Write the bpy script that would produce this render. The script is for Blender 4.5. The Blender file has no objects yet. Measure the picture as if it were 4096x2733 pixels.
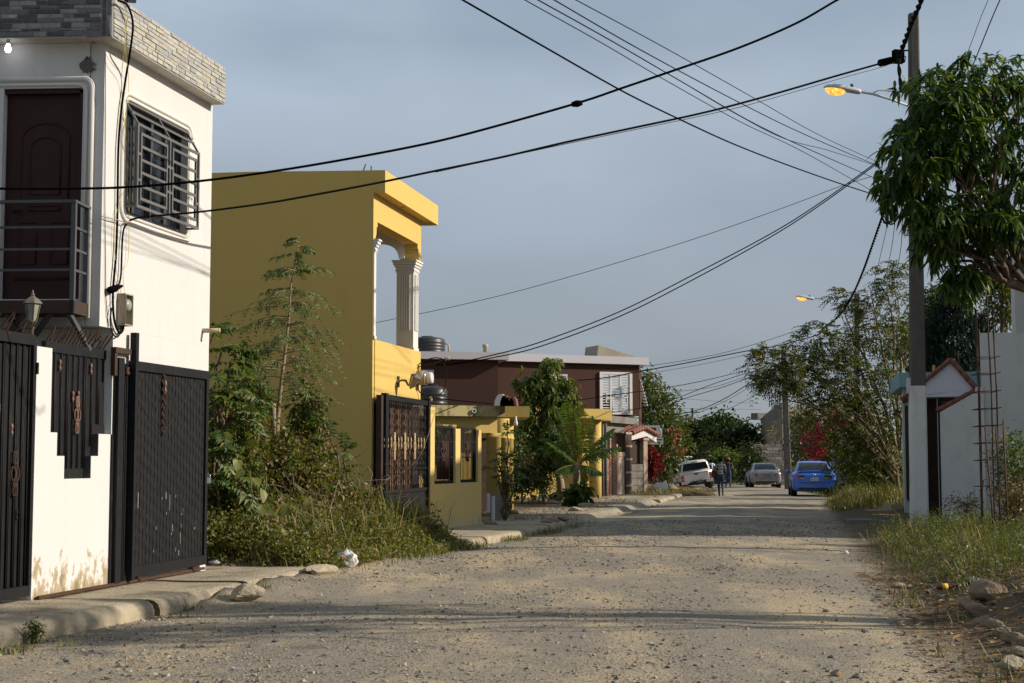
import bpy, bmesh, math, random
import numpy as np
from mathutils import Vector, Matrix
random.seed(7)
rng = np.random.default_rng(11)
S = bpy.context.scene
COL = S.collection
R = math.radians
# ------------------------------------------------------------------ camera
FPX = 52.5 / 36 * 1024          # focal length in pixels of the 1024 wide picture
HOR = 458.0                     # horizon row
CAMZ = 1.5
PITCH = math.atan((HOR - 341.5) / FPX)
cam = bpy.data.cameras.new('camera')
cam.lens = 52.5; cam.sensor_width = 36; cam.clip_start = 0.1; cam.clip_end = 3000
camo = bpy.data.objects.new('camera', cam); COL.objects.link(camo)
camo.location = (0, 0, CAMZ); camo.rotation_euler = (R(90) + PITCH, 0, 0)
S.camera = camo
# ------------------------------------------------------------------ light
SUN_EL, SUN_AZ = R(27), R(-3.0)      # azimuth measured from +X towards +Y
W = bpy.data.worlds.new('World'); S.world = W; W.use_nodes = True
nt = W.node_tree; nt.nodes.clear()
wo = nt.nodes.new('ShaderNodeOutputWorld'); bg = nt.nodes.new('ShaderNodeBackground')
sky = nt.nodes.new('ShaderNodeTexSky'); sky.sky_type = 'NISHITA'; sky.sun_disc = False
sky.sun_elevation = SUN_EL; sky.sun_rotation = R(90) - SUN_AZ; sky.dust_density = 2.0; sky.air_density = 1.0
bg.inputs[1].default_value = 0.085
tc = nt.nodes.new('ShaderNodeTexCoord'); mp = nt.nodes.new('ShaderNodeMapping')
mp.inputs['Scale'].default_value = (1.6, 1.6, 4.2)
n1 = nt.nodes.new('ShaderNodeTexNoise'); n1.inputs['Scale'].default_value = 1.7; n1.inputs['Detail'].default_value = 4; n1.inputs['Roughness'].default_value = 0.42
cr = nt.nodes.new('ShaderNodeMapRange'); cr.inputs[1].default_value = 0.42; cr.inputs[2].default_value = 0.58
cr.inputs[3].default_value = 0.58; cr.inputs[4].default_value = 0.96
# thin cloud veil: pale overhead, greyer low down, the same all round
sx = nt.nodes.new('ShaderNodeSeparateXYZ'); ramp = nt.nodes.new('ShaderNodeValToRGB')
el = ramp.color_ramp.elements
VEIL = [(0.0, (3.5, 3.85, 4.05)), (0.06, (3.3, 3.76, 4.25)), (0.16, (3.5, 4.12, 4.95)), (0.30, (4.5, 5.4, 6.4)), (1.0, (3.6, 4.4, 5.4))]
el[0].position = VEIL[0][0]; el[0].color = (*[c / 6 for c in VEIL[0][1]], 1)
el[1].position = 1.0; el[1].color = (*[c / 6 for c in VEIL[-1][1]], 1)
for p_, c_ in VEIL[1:-1]:
    e_ = el.new(p_); e_.color = (*[c / 6 for c in c_], 1)
vm = nt.nodes.new('ShaderNodeVectorMath'); vm.operation = 'SCALE'; vm.inputs['Scale'].default_value = 6.0
n2 = nt.nodes.new('ShaderNodeTexNoise'); n2.inputs['Scale'].default_value = 2.1; n2.inputs['Detail'].default_value = 6
vr = nt.nodes.new('ShaderNodeMapRange'); vr.inputs[1].default_value = 0.3; vr.inputs[2].default_value = 0.7; vr.inputs[3].default_value = 0.89; vr.inputs[4].default_value = 1.10
vm2 = nt.nodes.new('ShaderNodeVectorMath'); vm2.operation = 'SCALE'
mx = nt.nodes.new('ShaderNodeMix'); mx.data_type = 'RGBA'
L = nt.links.new
L(tc.outputs['Generated'], mp.inputs[0]); L(mp.outputs[0], n1.inputs['Vector']); L(mp.outputs[0], n2.inputs['Vector'])
cm = nt.nodes.new('ShaderNodeMath'); cm.operation = 'MULTIPLY_ADD'; cm.inputs[1].default_value = -1.1; cm.inputs[2].default_value = .28
ca = nt.nodes.new('ShaderNodeMath'); ca.operation = 'ADD'; ch = nt.nodes.new('ShaderNodeMath'); ch.operation = 'MAXIMUM'; ch.inputs[1].default_value = -.02
L(sx.outputs['Z'], cm.inputs[0]); L(cm.outputs[0], ch.inputs[0]); L(ch.outputs[0], ca.inputs[0]); L(n1.outputs['Fac'], ca.inputs[1]); L(ca.outputs[0], cr.inputs[0]); L(tc.outputs['Generated'], sx.inputs[0]); L(sx.outputs['Z'], ramp.inputs[0])
L(ramp.outputs[0], vm.inputs[0]); L(n2.outputs['Fac'], vr.inputs[0]); L(vm.outputs[0], vm2.inputs[0]); L(vr.outputs[0], vm2.inputs['Scale'])
L(cr.outputs[0], mx.inputs[0]); L(sky.outputs[0], mx.inputs[6]); L(vm2.outputs[0], mx.inputs[7]); L(mx.outputs[2], bg.inputs[0]); L(bg.outputs[0], wo.inputs[0])
sl = bpy.data.lights.new('sun', 'SUN'); sl.energy = 5.0; sl.angle = R(0.55); sl.color = (1.0, 0.89, 0.755)
so = bpy.data.objects.new('sun', sl); COL.objects.link(so)
SUND = Vector((math.cos(SUN_EL) * math.cos(SUN_AZ), math.cos(SUN_EL) * math.sin(SUN_AZ), math.sin(SUN_EL)))
so.rotation_euler = SUND.to_track_quat('Z', 'Y').to_euler(); so.location = SUND * 60
S.view_settings.view_transform = 'Standard'; S.view_settings.look = 'None'
S.view_settings.exposure = 0.25; S.view_settings.gamma = 1.0; S.view_settings.use_curve_mapping = False
try:
    S.cycles.max_bounces = 7; S.cycles.diffuse_bounces = 4; S.cycles.transparent_max_bounces = 6; S.cycles.use_denoising = True
except Exception: pass

# ------------------------------------------------------------------ pixel <-> world
_c, _s = math.cos(PITCH), math.sin(PITCH)
def ray(u, v):
    xc, yc = (u - 512) / FPX, (341.5 - v) / FPX
    return xc, _c - yc * _s, _s + yc * _c
def P(u, v, Y):
    x, y, z = ray(u, v); k = Y / y
    return np.array((x * k, Y, CAMZ + z * k))
def PZ(u, v, z):
    x, y, zz = ray(u, v); k = (z - CAMZ) / zz
    return np.array((x * k, y * k, z))
class Plane:
    """vertical plane: s runs along d, off along the normal n that faces the street / camera"""
    def __init__(self, p, d, flip=1):
        self.p = np.array(p[:2], float); d = np.array(d[:2], float); self.d = d / np.linalg.norm(d)
        self.n = np.array((self.d[1], -self.d[0])) * flip
    def at(self, u, v, off=0.0):
        x, y, z = ray(u, v); p = self.p + self.n * off
        k = (p @ self.n) / (x * self.n[0] + y * self.n[1])
        h = np.array((x * k, y * k))
        return float((h - p) @ self.d), CAMZ + z * k
    def pt(self, s, z, off=0.0):
        h = self.p + self.d * s + self.n * off
        return np.array((h[0], h[1], z))
    def box(self, m, s0, s1, z0, z1, o0, o1, mi=0):
        a = [self.pt(s, z, o) for s in (s0, s1) for o in (o0, o1) for z in (z0, z1)]
        m.hexa(a, mi)
    def poly(self, m, pts, o0, o1, mi=0):
        """extrude a polygon given in (s, z) from off o0 to o1"""
        m.prism([self.pt(s, z, o0) for s, z in pts], [self.pt(s, z, o1) for s, z in pts], mi)
    def grid(self, m, s0, s1, z0, z1, o0, o1, holes, mi=0):
        """slab with rectangular holes (s0,s1,z0,z1)"""
        ss = sorted({s0, s1, *[min(max(h[i], s0), s1) for h in holes for i in (0, 1)]})
        zz = sorted({z0, z1, *[min(max(h[i], z0), z1) for h in holes for i in (2, 3)]})
        for a, b in zip(ss, ss[1:]):
            run = None
            for c, d in list(zip(zz, zz[1:])) + [(z1, z1)]:
                ins = c == d or any(h[0] <= (a + b) / 2 <= h[1] and h[2] <= (c + d) / 2 <= h[3] for h in holes)
                if not ins and run is None: run = c
                if ins and run is not None:
                    if c > run: self.box(m, a, b, run, c, o0, o1, mi)
                    run = None

# ------------------------------------------------------------------ mesh builder
class MB:
    def __init__(self): self.v = []; self.f = []; self.n = 0
    def add(self, v, f, mi=0, smooth=False):
        v = np.asarray(v, float).reshape(-1, 3)
        if isinstance(f, np.ndarray): self.f.append((f + self.n, mi, smooth))
        else:
            by = {}
            for q in f: by.setdefault(len(q), []).append(q)
            for q in by.values(): self.f.append((np.array(q, int) + self.n, mi, smooth))
        self.v.append(v); self.n += len(v)
    def hexa(self, a, mi=0):
        a = np.array(a)
        f = [(0, 1, 3, 2), (4, 6, 7, 5), (0, 4, 5, 1), (2, 3, 7, 6), (0, 2, 6, 4), (1, 5, 7, 3)]
        if np.dot(np.cross(a[4] - a[0], a[2] - a[0]), a[1] - a[0]) < 0: f = [q[::-1] for q in f]
        self.add(a, f, mi)
    def box(self, c, size, rz=0.0, mi=0):
        x, y, z = np.array(size) / 2; ca, sa = math.cos(rz), math.sin(rz)
        a = []
        for i in (-x, x):
            for j in (-y, y):
                for k in (-z, z): a.append((c[0] + i * ca - j * sa, c[1] + i * sa + j * ca, c[2] + k))
        self.hexa(a, mi)
    def bb(self, x0, x1, y0, y1, z0, z1, mi=0): self.box(((x0 + x1) / 2, (y0 + y1) / 2, (z0 + z1) / 2), (x1 - x0, y1 - y0, z1 - z0), 0, mi)
    def prism(self, A, B, mi=0):
        A = np.array(A, float); B = np.array(B, float); n = len(A)
        nr = np.zeros(3)
        for i in range(n): nr += np.cross(A[i], A[(i + 1) % n])
        f = [tuple(range(n))[::-1], tuple(range(n, 2 * n))] + [(i, (i + 1) % n, n + (i + 1) % n, n + i) for i in range(n)]
        if np.dot(nr, B[0] - A[0]) < 0: f = [q[::-1] for q in f]
        self.add(np.vstack([A, B]), f, mi)
    def tube(self, pts, r, n=6, mi=0, cap=True, smooth=True):
        pts = np.array(pts, float); k = len(pts)
        r = np.full(k, r, float) if np.isscalar(r) else np.array(r, float)
        t = np.gradient(pts, axis=0); t /= np.linalg.norm(t, axis=1)[:, None] + 1e-12
        up = np.array((0, 0, 1.0)) if abs(t[0][2]) < .9 else np.array((1.0, 0, 0))
        a = np.cross(t[0], up); a /= np.linalg.norm(a); V = []
        for i in range(k):
            a = a - t[i] * (a @ t[i]); a /= np.linalg.norm(a) + 1e-12; b = np.cross(t[i], a)
            for j in range(n):
                w = 2 * math.pi * j / n; V.append(pts[i] + r[i] * (a * math.cos(w) + b * math.sin(w)))
        f = [(i * n + j, i * n + (j + 1) % n, (i + 1) * n + (j + 1) % n, (i + 1) * n + j) for i in range(k - 1) for j in range(n)]
        if cap: f += [tuple(range(n))[::-1], tuple(range((k - 1) * n, k * n))]
        self.add(V, f, mi, smooth)
    def bar(self, p0, p1, w, h=None, mi=0, up=(0, 0, 1)):
        """rectangular bar between two points"""
        p0 = np.array(p0, float); p1 = np.array(p1, float); h = w if h is None else h
        t = p1 - p0; t /= np.linalg.norm(t); u = np.array(up, float)
        if abs(t @ u) > .98: u = np.array((0.98, -.2, 0))
        a = np.cross(t, u); a /= np.linalg.norm(a); b = np.cross(a, t)
        self.hexa([p + a * i * w / 2 + b * j * h / 2 for p in (p0, p1) for i in (-1, 1) for j in (-1, 1)], mi)
    def lathe(self, prof, c, n=16, mi=0, axis=None, smooth=True):
        """prof = [(radius, height)] about the z axis through c, or about axis"""
        c = np.array(c, float)
        M = np.eye(3)
        if axis is not None: M = np.array(Vector(axis).to_track_quat('Z', 'Y').to_matrix())
        V = [c + M @ np.array((r * math.cos(2 * math.pi * j / n), r * math.sin(2 * math.pi * j / n), z)) for r, z in prof for j in range(n)]
        k = len(prof)
        f = [(i * n + j, i * n + (j + 1) % n, (i + 1) * n + (j + 1) % n, (i + 1) * n + j) for i in range(k - 1) for j in range(n)]
        f += [tuple(range(n))[::-1], tuple(range((k - 1) * n, k * n))]
        self.add(V, f, mi, smooth)
    def rock(self, c, size, seed=0, mi=0, sub=1, rz=0.0, flat=0.25):
        r_ = np.random.default_rng(seed)
        b = bmesh.new(); bmesh.ops.create_icosphere(b, subdivisions=sub + 1, radius=1)
        v = np.array([q.co[:] for q in b.verts]); f = [tuple(x.index for x in q.verts) for q in b.faces]; b.free()
        for _ in range(7):
            d = r_.normal(size=3); d /= np.linalg.norm(d); lim = r_.uniform(.55, .9)
            k = v @ d; v -= np.outer(np.maximum(k - lim, 0), d) * .9
        v += r_.normal(size=v.shape) * .03
        v *= np.array(size) / 2; ca, sa = math.cos(rz), math.sin(rz)
        v = np.stack([v[:, 0] * ca - v[:, 1] * sa, v[:, 0] * sa + v[:, 1] * ca, v[:, 2]], 1)
        self.add(v + np.array(c), f, mi, False)
    def xform(self, fn): self.v = [fn(a) for a in self.v]; return self
    def build(self, name, mats, parent=None, local=False, label=None, kind=None, mod=None):
        me = bpy.data.meshes.new(name)
        V = np.vstack(self.v) if self.v else np.zeros((0, 3))
        if parent is not None and not local:
            q = parent
            while q.parent: q = q.parent
            V = V - np.array(q.location)
        me.vertices.add(len(V)); me.vertices.foreach_set('co', V.ravel())
        lv = np.concatenate([f.ravel() for f, _, _ in self.f]); cnt = np.concatenate([np.full(len(f), f.shape[1]) for f, _, _ in self.f])
        mi = np.concatenate([np.full(len(f), m) for f, m, _ in self.f]); sm = np.concatenate([np.full(len(f), s) for f, _, s in self.f])
        me.loops.add(len(lv)); me.loops.foreach_set('vertex_index', lv.astype(np.int32))
        me.polygons.add(len(cnt)); st = np.concatenate([[0], np.cumsum(cnt)[:-1]])
        me.polygons.foreach_set('loop_start', st.astype(np.int32)); me.polygons.foreach_set('loop_total', cnt.astype(np.int32))
        me.polygons.foreach_set('material_index', mi.astype(np.int32)); me.polygons.foreach_set('use_smooth', sm.astype(bool))
        for m in (mats if isinstance(mats, (list, tuple)) else [mats]): me.materials.append(m)
        me.update(calc_edges=True); me.validate()
        o = bpy.data.objects.new(name, me); COL.objects.link(o)
        if parent is not None: o.parent = parent
        if label: o['label'] = label
        if kind: o['kind'] = kind
        return o
def link_copy(o, parent, loc=None, rot=None, scale=None):
    c = o.copy(); COL.objects.link(c); c.parent = parent
    if loc is not None: c.location = loc
    if rot is not None: c.rotation_euler = rot
    if scale is not None: c.scale = scale
    return c
def thing(name, label, cat, loc=(0, 0, 0), group=None, rz=0.0):
    o = bpy.data.objects.new(name, None); COL.objects.link(o); o.location = [float(q) for q in loc]; o.rotation_euler = (0, 0, rz)
    o.empty_display_size = .2
    o['label'] = label; o['category'] = cat
    if group: o['group'] = group
    return o
def tag(o, label, cat, group=None):
    o['label'] = label; o['category'] = cat
    if group: o['group'] = group
    return o
def structure(o): o['kind'] = 'structure'; return o
def copy_tree(o, parent=None):
    c = o.copy(); COL.objects.link(c)
    if parent is not None: c.parent = parent
    for ch in list(o.children): copy_tree(ch, c)
    return c
def text(name, body, size, loc, rot, mat, parent, ext=.002, align='CENTER', local=False):
    cu = bpy.data.curves.new(name, 'FONT'); cu.body = body; cu.size = size; cu.extrude = ext; cu.align_x = align; cu.align_y = 'CENTER'
    q = bpy.data.objects.new(name, cu); COL.objects.link(q)
    me = bpy.data.meshes.new_from_object(q.evaluated_get(bpy.context.evaluated_depsgraph_get())); bpy.data.objects.remove(q); bpy.data.curves.remove(cu)
    me.name = name; me.materials.clear(); me.materials.append(mat); o = bpy.data.objects.new(name, me); COL.objects.link(o)
    l = np.array(loc, float)
    if parent is not None:
        o.parent = parent
        if not local:
            q = parent
            while q.parent: q = q.parent
            l = l - np.array(q.location)
    o.location = l; o.rotation_euler = rot
    return o

# ------------------------------------------------------------------ materials
def _mat(name):
    m = bpy.data.materials.new(name); m.use_nodes = True; t = m.node_tree
    return m, t, t.nodes['Principled BSDF'], t.links.new
def _noise(t, vec, scale, detail=4, rough=.55):
    n = t.nodes.new('ShaderNodeTexNoise'); n.inputs['Scale'].default_value = scale; n.inputs['Detail'].default_value = detail; n.inputs['Roughness'].default_value = rough
    t.links.new(vec, n.inputs['Vector']); return n.outputs['Fac']
def _range(t, x, a, b, c=0.0, d=1.0):
    n = t.nodes.new('ShaderNodeMapRange'); n.inputs[1].default_value = a; n.inputs[2].default_value = b; n.inputs[3].default_value = c; n.inputs[4].default_value = d
    t.links.new(x, n.inputs[0]); return n.outputs[0]
def _math(t, op, a, b):
    n = t.nodes.new('ShaderNodeMath'); n.operation = op
    for i, q in enumerate((a, b)):
        if isinstance(q, (int, float)): n.inputs[i].default_value = q
        else: t.links.new(q, n.inputs[i])
    return n.outputs[0]
def _mix(t, f, a, b, mode='MIX'):
    n = t.nodes.new('ShaderNodeMix'); n.data_type = 'RGBA'; n.blend_type = mode
    for i, q in ((0, f), (6, a), (7, b)):
        if isinstance(q, (int, float)): n.inputs[i].default_value = q
        elif isinstance(q, tuple): n.inputs[i].default_value = (*q, 1)
        else: t.links.new(q, n.inputs[i])
    return n.outputs[2]
def _pos(t, scale=None):
    g = t.nodes.new('ShaderNodeNewGeometry')
    if scale is None: return g.outputs['Position']
    n = t.nodes.new('ShaderNodeMapping'); n.inputs['Scale'].default_value = scale; t.links.new(g.outputs['Position'], n.inputs[0]); return n.outputs[0]
def _bump(t, p, h, s, d=.02):
    b = t.nodes.new('ShaderNodeBump'); b.inputs['Strength'].default_value = s; b.inputs['Distance'].default_value = d
    t.links.new(h, b.inputs['Height']); t.links.new(b.outputs[0], p.inputs['Normal'])
def scl(c, k): return tuple(min(1, q * k) for q in c)
def plain(name, col, rough=.6, var=.25, scale=6, metal=0.0, spec=.4, bump=0.0, dirt=None, dirt_amt=.3):
    """flat paint / stone / plastic with uneven colour"""
    m, t, p, l = _mat(name); v = _pos(t)
    a = _noise(t, v, scale, 5); c = _mix(t, a, scl(col, 1 - var), scl(col, 1 + var))
    if dirt:
        d = _range(t, _noise(t, v, scale * .45, 6, .65), .5, .68, 0, dirt_amt); c = _mix(t, d, c, dirt)
    l(c, p.inputs['Base Color']); p.inputs['Roughness'].default_value = rough; p.inputs['Metallic'].default_value = metal; p.inputs['Specular IOR Level'].default_value = spec
    if bump: _bump(t, p, _noise(t, v, scale * 6, 4), bump)
    return m
def plaster(name, col, dirt=(.25, .2, .13), streak=.25, peel=None, under=(.55, .45, .3), bump=.25, var=.05, blot=0.0):
    """painted render: faint mottling, rain streaks, peeling near a height"""
    m, t, p, l = _mat(name); v = _pos(t)
    c = _mix(t, _noise(t, v, 1.3, 4), scl(col, 1 - var), scl(col, 1 + var))
    st = _range(t, _noise(t, _pos(t, (5, 5, .35)), 1.6, 5, .6), .56, .8, 0, streak); c = _mix(t, st, c, scl(col, .62))
    sp = _range(t, _noise(t, v, 23, 3, .6), .69, .74, 0, .35); c = _mix(t, sp, c, scl(col, .7))
    if blot: c = _mix(t, _range(t, _noise(t, _pos(t, (2.4, 2.4, 1.2)), 1.5, 7, .7), .5, .62, 0, blot), c, dirt)
    if peel:
        z0, z1 = peel; s = t.nodes.new('ShaderNodeSeparateXYZ'); l(v, s.inputs[0])
        h = _range(t, s.outputs[2], z0, z1, .24, -.12); k = _math(t, 'ADD', _noise(t, _pos(t, (1, 1, .55)), 9, 8, .66), h)
        c = _mix(t, _range(t, k, .62, .65), c, under)
        c = _mix(t, _range(t, k, .70, .80, 0, .7), c, dirt)
    l(c, p.inputs['Base Color']); p.inputs['Roughness'].default_value = .85; p.inputs['Specular IOR Level'].default_value = .15
    _bump(t, p, _noise(t, v, 60, 5, .6), bump, .01)
    return m
def paintmetal(name, col, rough=.45, wear=.35, wearcol=(.16, .15, .14), rust=(.16, .07, .03), rustamt=.25):
    m, t, p, l = _mat(name); v = _pos(t)
    c = _mix(t, _noise(t, v, 3, 5), scl(col, .75), scl(col, 1.25))
    c = _mix(t, _range(t, _noise(t, _pos(t, (6, 6, .7)), 2.5, 6, .65), .55, .8, 0, wear), c, wearcol)
    c = _mix(t, _range(t, _noise(t, v, 9, 6, .7), .62, .72, 0, rustamt), c, rust)
    l(c, p.inputs['Base Color']); l(_range(t, _noise(t, v, 7, 4), .3, .7, rough - .12, rough + .18), p.inputs['Roughness']); p.inputs['Specular IOR Level'].default_value = .22
    _bump(t, p, _noise(t, v, 30, 4), .08, .01)
    return m
def leafmat(name, col, trans=.35, var=.35, rough=.5, scale=2.5, yellow=None, yamt=.5):
    m, t, p, l = _mat(name); v = _pos(t)
    c = _mix(t, _noise(t, v, scale, 3), scl(col, 1 - var), scl(col, 1 + var))
    if yellow: c = _mix(t, _range(t, _noise(t, v, scale * 1.7, 3), .55, .7, 0, yamt), c, yellow)
    l(c, p.inputs['Base Color']); p.inputs['Roughness'].default_value = rough; p.inputs['Specular IOR Level'].default_value = .35
    tr = t.nodes.new('ShaderNodeBsdfTranslucent'); tm = t.nodes.new('ShaderNodeMixShader'); tm.inputs[0].default_value = trans
    l(_mix(t, 1.0, c, (1.0, 1.0, .35), 'MULTIPLY'), tr.inputs[0])
    o = t.nodes['Material Output']; l(p.outputs[0], tm.inputs[1]); l(tr.outputs[0], tm.inputs[2]); l(tm.outputs[0], o.inputs[0])
    return m
def emit(name, col, strength):
    m, t, p, l = _mat(name); p.inputs['Base Color'].default_value = (*col, 1); p.inputs['Emission Color'].default_value = (*col, 1); p.inputs['Emission Strength'].default_value = strength; return m
def glow(name, col, s0, s1):
    m, t, p, l = _mat(name); k = _range(t, _noise(t, _pos(t), 14, 3), .35, .65, s0, s1); p.inputs['Base Color'].default_value = (*col, 1); p.inputs['Emission Color'].default_value = (*col, 1); l(k, p.inputs['Emission Strength']); return m
def glass(name, col=(.02, .025, .03), rough=.05):
    m, t, p, l = _mat(name); v = _pos(t)
    l(_mix(t, _noise(t, v, 2, 3), scl(col, .7), scl(col, 1.3)), p.inputs['Base Color']); p.inputs['Roughness'].default_value = rough; p.inputs['Specular IOR Level'].default_value = .3
    return m
M = {}
M['white'] = plaster('white_paint', (.53, .525, .51), streak=.22, blot=.06, dirt=(.38, .34, .26), var=.04, bump=.5)
M['white_peel'] = plaster('white_paint_peeling', (.53, .525, .51), streak=.12, peel=(.16, .80), under=(.36, .29, .19), dirt=(.15, .125, .075), var=.025)
M['white_dirty'] = plaster('white_paint_stained', (.52, .50, .46), streak=.2, blot=.35, dirt=(.36, .31, .23))
M['trim'] = plaster('white_trim', (.58, .565, .53), streak=.15, bump=.1)
M['ochre'] = plaster('ochre_paint', (.55, .388, .118), streak=.2, dirt=(.4, .26, .1), var=.04)
M['pale_yellow'] = plaster('pale_yellow_paint', (.56, .42, .165), streak=.2, peel=(-.25, .75), under=(.42, .41, .36), dirt=(.2, .17, .1), var=.05)
M['stained_yellow'] = plaster('stained_yellow_slab', (.43, .36, .17), streak=.5, blot=.85, dirt=(.10, .095, .07))
M['yellow3'] = plaster('yellow_house_paint', (.53, .385, .12), streak=.2, blot=.15, dirt=(.3, .22, .1))
M['brown'] = plaster('brown_paint', (.062, .031, .023), streak=.15, dirt=(.05, .03, .02))
M['lilac'] = plaster('pale_grey_parapet', (.46, .45, .48), streak=.15, dirt=(.4, .38, .36))
M['grey_white'] = plaster('greyish_white_paint', (.60, .60, .575), streak=.34, blot=.16, dirt=(.3, .28, .24))
M['lilac_white'] = plaster('lilac_white_paint', (.60, .60, .66), streak=.12)
M['turq'] = plaster('turquoise_paint', (.22, .37, .38), streak=.3, blot=.3, dirt=(.12, .17, .16))
M['pale_green'] = plaster('pale_green_paint', (.42, .47, .41), streak=.25, blot=.2, dirt=(.3, .32, .28))
M['concrete'] = plain('concrete', (.30, .265, .205), .9, .2, 2.5, spec=.15, bump=.5, dirt=(.2, .17, .12), dirt_amt=.5)
M['kerb'] = plain('kerb_concrete', (.33, .28, .20), .9, .28, 5, spec=.15, bump=1.0, dirt=(.14, .12, .085), dirt_amt=.75)
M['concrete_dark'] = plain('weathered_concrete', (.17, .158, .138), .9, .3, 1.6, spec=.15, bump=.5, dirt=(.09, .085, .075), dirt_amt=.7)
M['pole'] = plain('pole_concrete', (.105, .095, .085), .9, .25, 4, spec=.15, bump=.5, dirt=(.07, .065, .06), dirt_amt=.5)
M['black'] = paintmetal('black_gate_paint', (.0085, .0085, .0095), .6, .22, (.028, .027, .026))
M['black2'] = paintmetal('black_iron', (.008, .008, .009), .65, .15, (.03, .028, .027), rustamt=.15)
M['grille'] = paintmetal('grey_grille_paint', (.115, .115, .112), .5, .25, (.2, .19, .17), rustamt=.05)
M['rail'] = paintmetal('dark_rail_paint', (.075, .078, .08), .4, .25, (.12, .12, .12), rustamt=.1)
M['rust'] = plain('rusty_steel', (.065, .034, .022), .85, .5, 14, spec=.2, bump=.4)
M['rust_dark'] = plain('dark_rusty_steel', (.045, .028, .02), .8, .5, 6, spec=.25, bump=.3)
M['bronze'] = plain('brown_cast_iron', (.15, .082, .05), .6, .4, 16, spec=.4)
M['gold'] = plain('tan_cast_iron', (.36, .26, .13), .6, .3, 16, spec=.4)
M['door'] = plain('dark_wood_door', (.032, .011, .009), .5, .3, 5, spec=.2)
M['glass'] = glass('dark_glass', (.012, .015, .018), .12)
M['alu'] = plain('dark_window_frame', (.05, .05, .052), .4, .2, 4)
M['cable'] = plain('black_cable', (.0045, .0045, .0045), .9, .3, 5, spec=.0)
M['wire_grey'] = plain('grey_wire', (.022, .021, .020), .9, .3, 5, spec=.0)
M['wire_yellow'] = plain('yellow_wire', (.55, .46, .10), .5, .2, 5)
M['wire_red'] = plain('red_wire', (.20, .035, .03), .5, .2, 5)
M['pvc'] = plain('old_pvc', (.38, .32, .21), .7, .25, 14, dirt=(.25, .2, .12), dirt_amt=.6)
M['boxgrey'] = plain('beige_meter_box', (.30, .265, .20), .6, .2, 5, dirt=(.2, .17, .12))
M['tank'] = plain('black_water_tank', (.020, .021, .023), .4, .25, 3, dirt=(.07, .065, .06), dirt_amt=.4)
M['zinc'] = plain('zinc_tank', (.20, .225, .225), .6, .4, 5, dirt=(.07, .08, .08), dirt_amt=.6)
M['clay'] = plain('clay_tile', (.20, .072, .048), .85, .35, 9, bump=.3, dirt=(.2, .12, .09), dirt_amt=.5)
M['brick'] = plain('red_brick', (.28, .115, .066), .9, .35, 8, bump=.3)
M['mortar'] = plain('pink_mortar', (.32, .235, .18), .9, .2, 8, bump=.3)
M['lamp'] = plain('lamp_housing', (.42, .46, .48), .45, .1, 4)
M['lamp_glow'] = glow('sodium_glow', (1.0, .36, .06), .75, 2.3)
M['bulb'] = emit('white_bulb', (.9, .94, 1.0), 6)
M['teal'] = plain('teal_photocell', (.02, .12, .13), .5, .2, 5)
M['lantern_glass'] = plain('dusty_lantern_glass', (.22, .23, .18), .35, .35, 12)
M['lantern_metal'] = plain('weathered_lantern_metal', (.11, .095, .075), .6, .4, 14)
M['rock'] = plain('limestone_rock', (.23, .175, .115), .95, .3, 5, spec=.15, bump=.6, dirt=(.13, .10, .07), dirt_amt=.6)
M['paper'] = plain('white_plastic', (.55, .545, .53), .5, .1, 8)
M['trunk'] = plain('tree_bark', (.16, .125, .085), .95, .4, 9, spec=.1, bump=.8, dirt=(.06, .05, .04), dirt_amt=.6)
M['trunk_pale'] = plain('pale_bark', (.27, .21, .14), .95, .35, 8, spec=.1, bump=.6, dirt=(.16, .12, .08), dirt_amt=.6)
M['rubber'] = plain('tyre_rubber', (.014, .014, .014), .8, .3, 8)
M['rim'] = plain('alloy_rim', (.30, .30, .31), .35, .2, 6, metal=.6)
M['trim_black'] = plain('black_plastic', (.014, .014, .015), .5, .3, 6)
M['chrome'] = plain('chrome', (.7, .7, .72), .15, .05, 4, metal=1.0)
M['red_lens'] = plain('red_lens', (.42, .018, .016), .2, .2, 8, spec=.6)
M['orange_lens'] = plain('orange_lens', (.60, .12, .02), .2, .2, 8, spec=.6)
M['smoke_lens'] = plain('smoked_lens', (.030, .024, .02), .15, .3, 8, spec=.6)
M['clear_lens'] = plain('clear_lens', (.5, .48, .46), .2, .2, 8, spec=.6)
M['ink'] = plain('black_ink', (.01, .01, .012), .6, .1, 5)
M['blue_ink'] = plain('blue_ink', (.05, .07, .25), .6, .1, 5)
# ------------------------------------------------------------------ terrain
def ip(y, pts):
    a = np.array(pts, float); return np.interp(y, a[:, 0], a[:, 1])
LXP = [(-20, -10.8), (0, -6.65), (12, -4.12), (14.7, -3.36), (19.1, -2.4), (25.8, -1.15), (31.4, .25), (44.7, 3.2), (62, 6.9), (80, 10.2), (100, 13.2), (160, 24), (400, 74)]
RXP = [(-20, -2), (0, 2.0), (9.8, 3.25), (13.9, 3.9), (21.5, 5.3), (33, 7.6), (51, 10.9), (60, 13), (75, 14.9), (90, 17.2), (140, 26), (400, 78)]
RZP = [(-20, 0), (14, 0), (31, -.15), (45, -.15), (62, -.12), (75, -.2), (93, -.28), (140, -.35), (400, -.4)]
def Lx(y): return ip(y, LXP)
def Rx(y): return ip(y, RXP)
def Rz(y): return ip(y, RZP)
def sstep(x): x = np.clip(x, 0, 1); return x * x * (3 - 2 * x)
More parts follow.
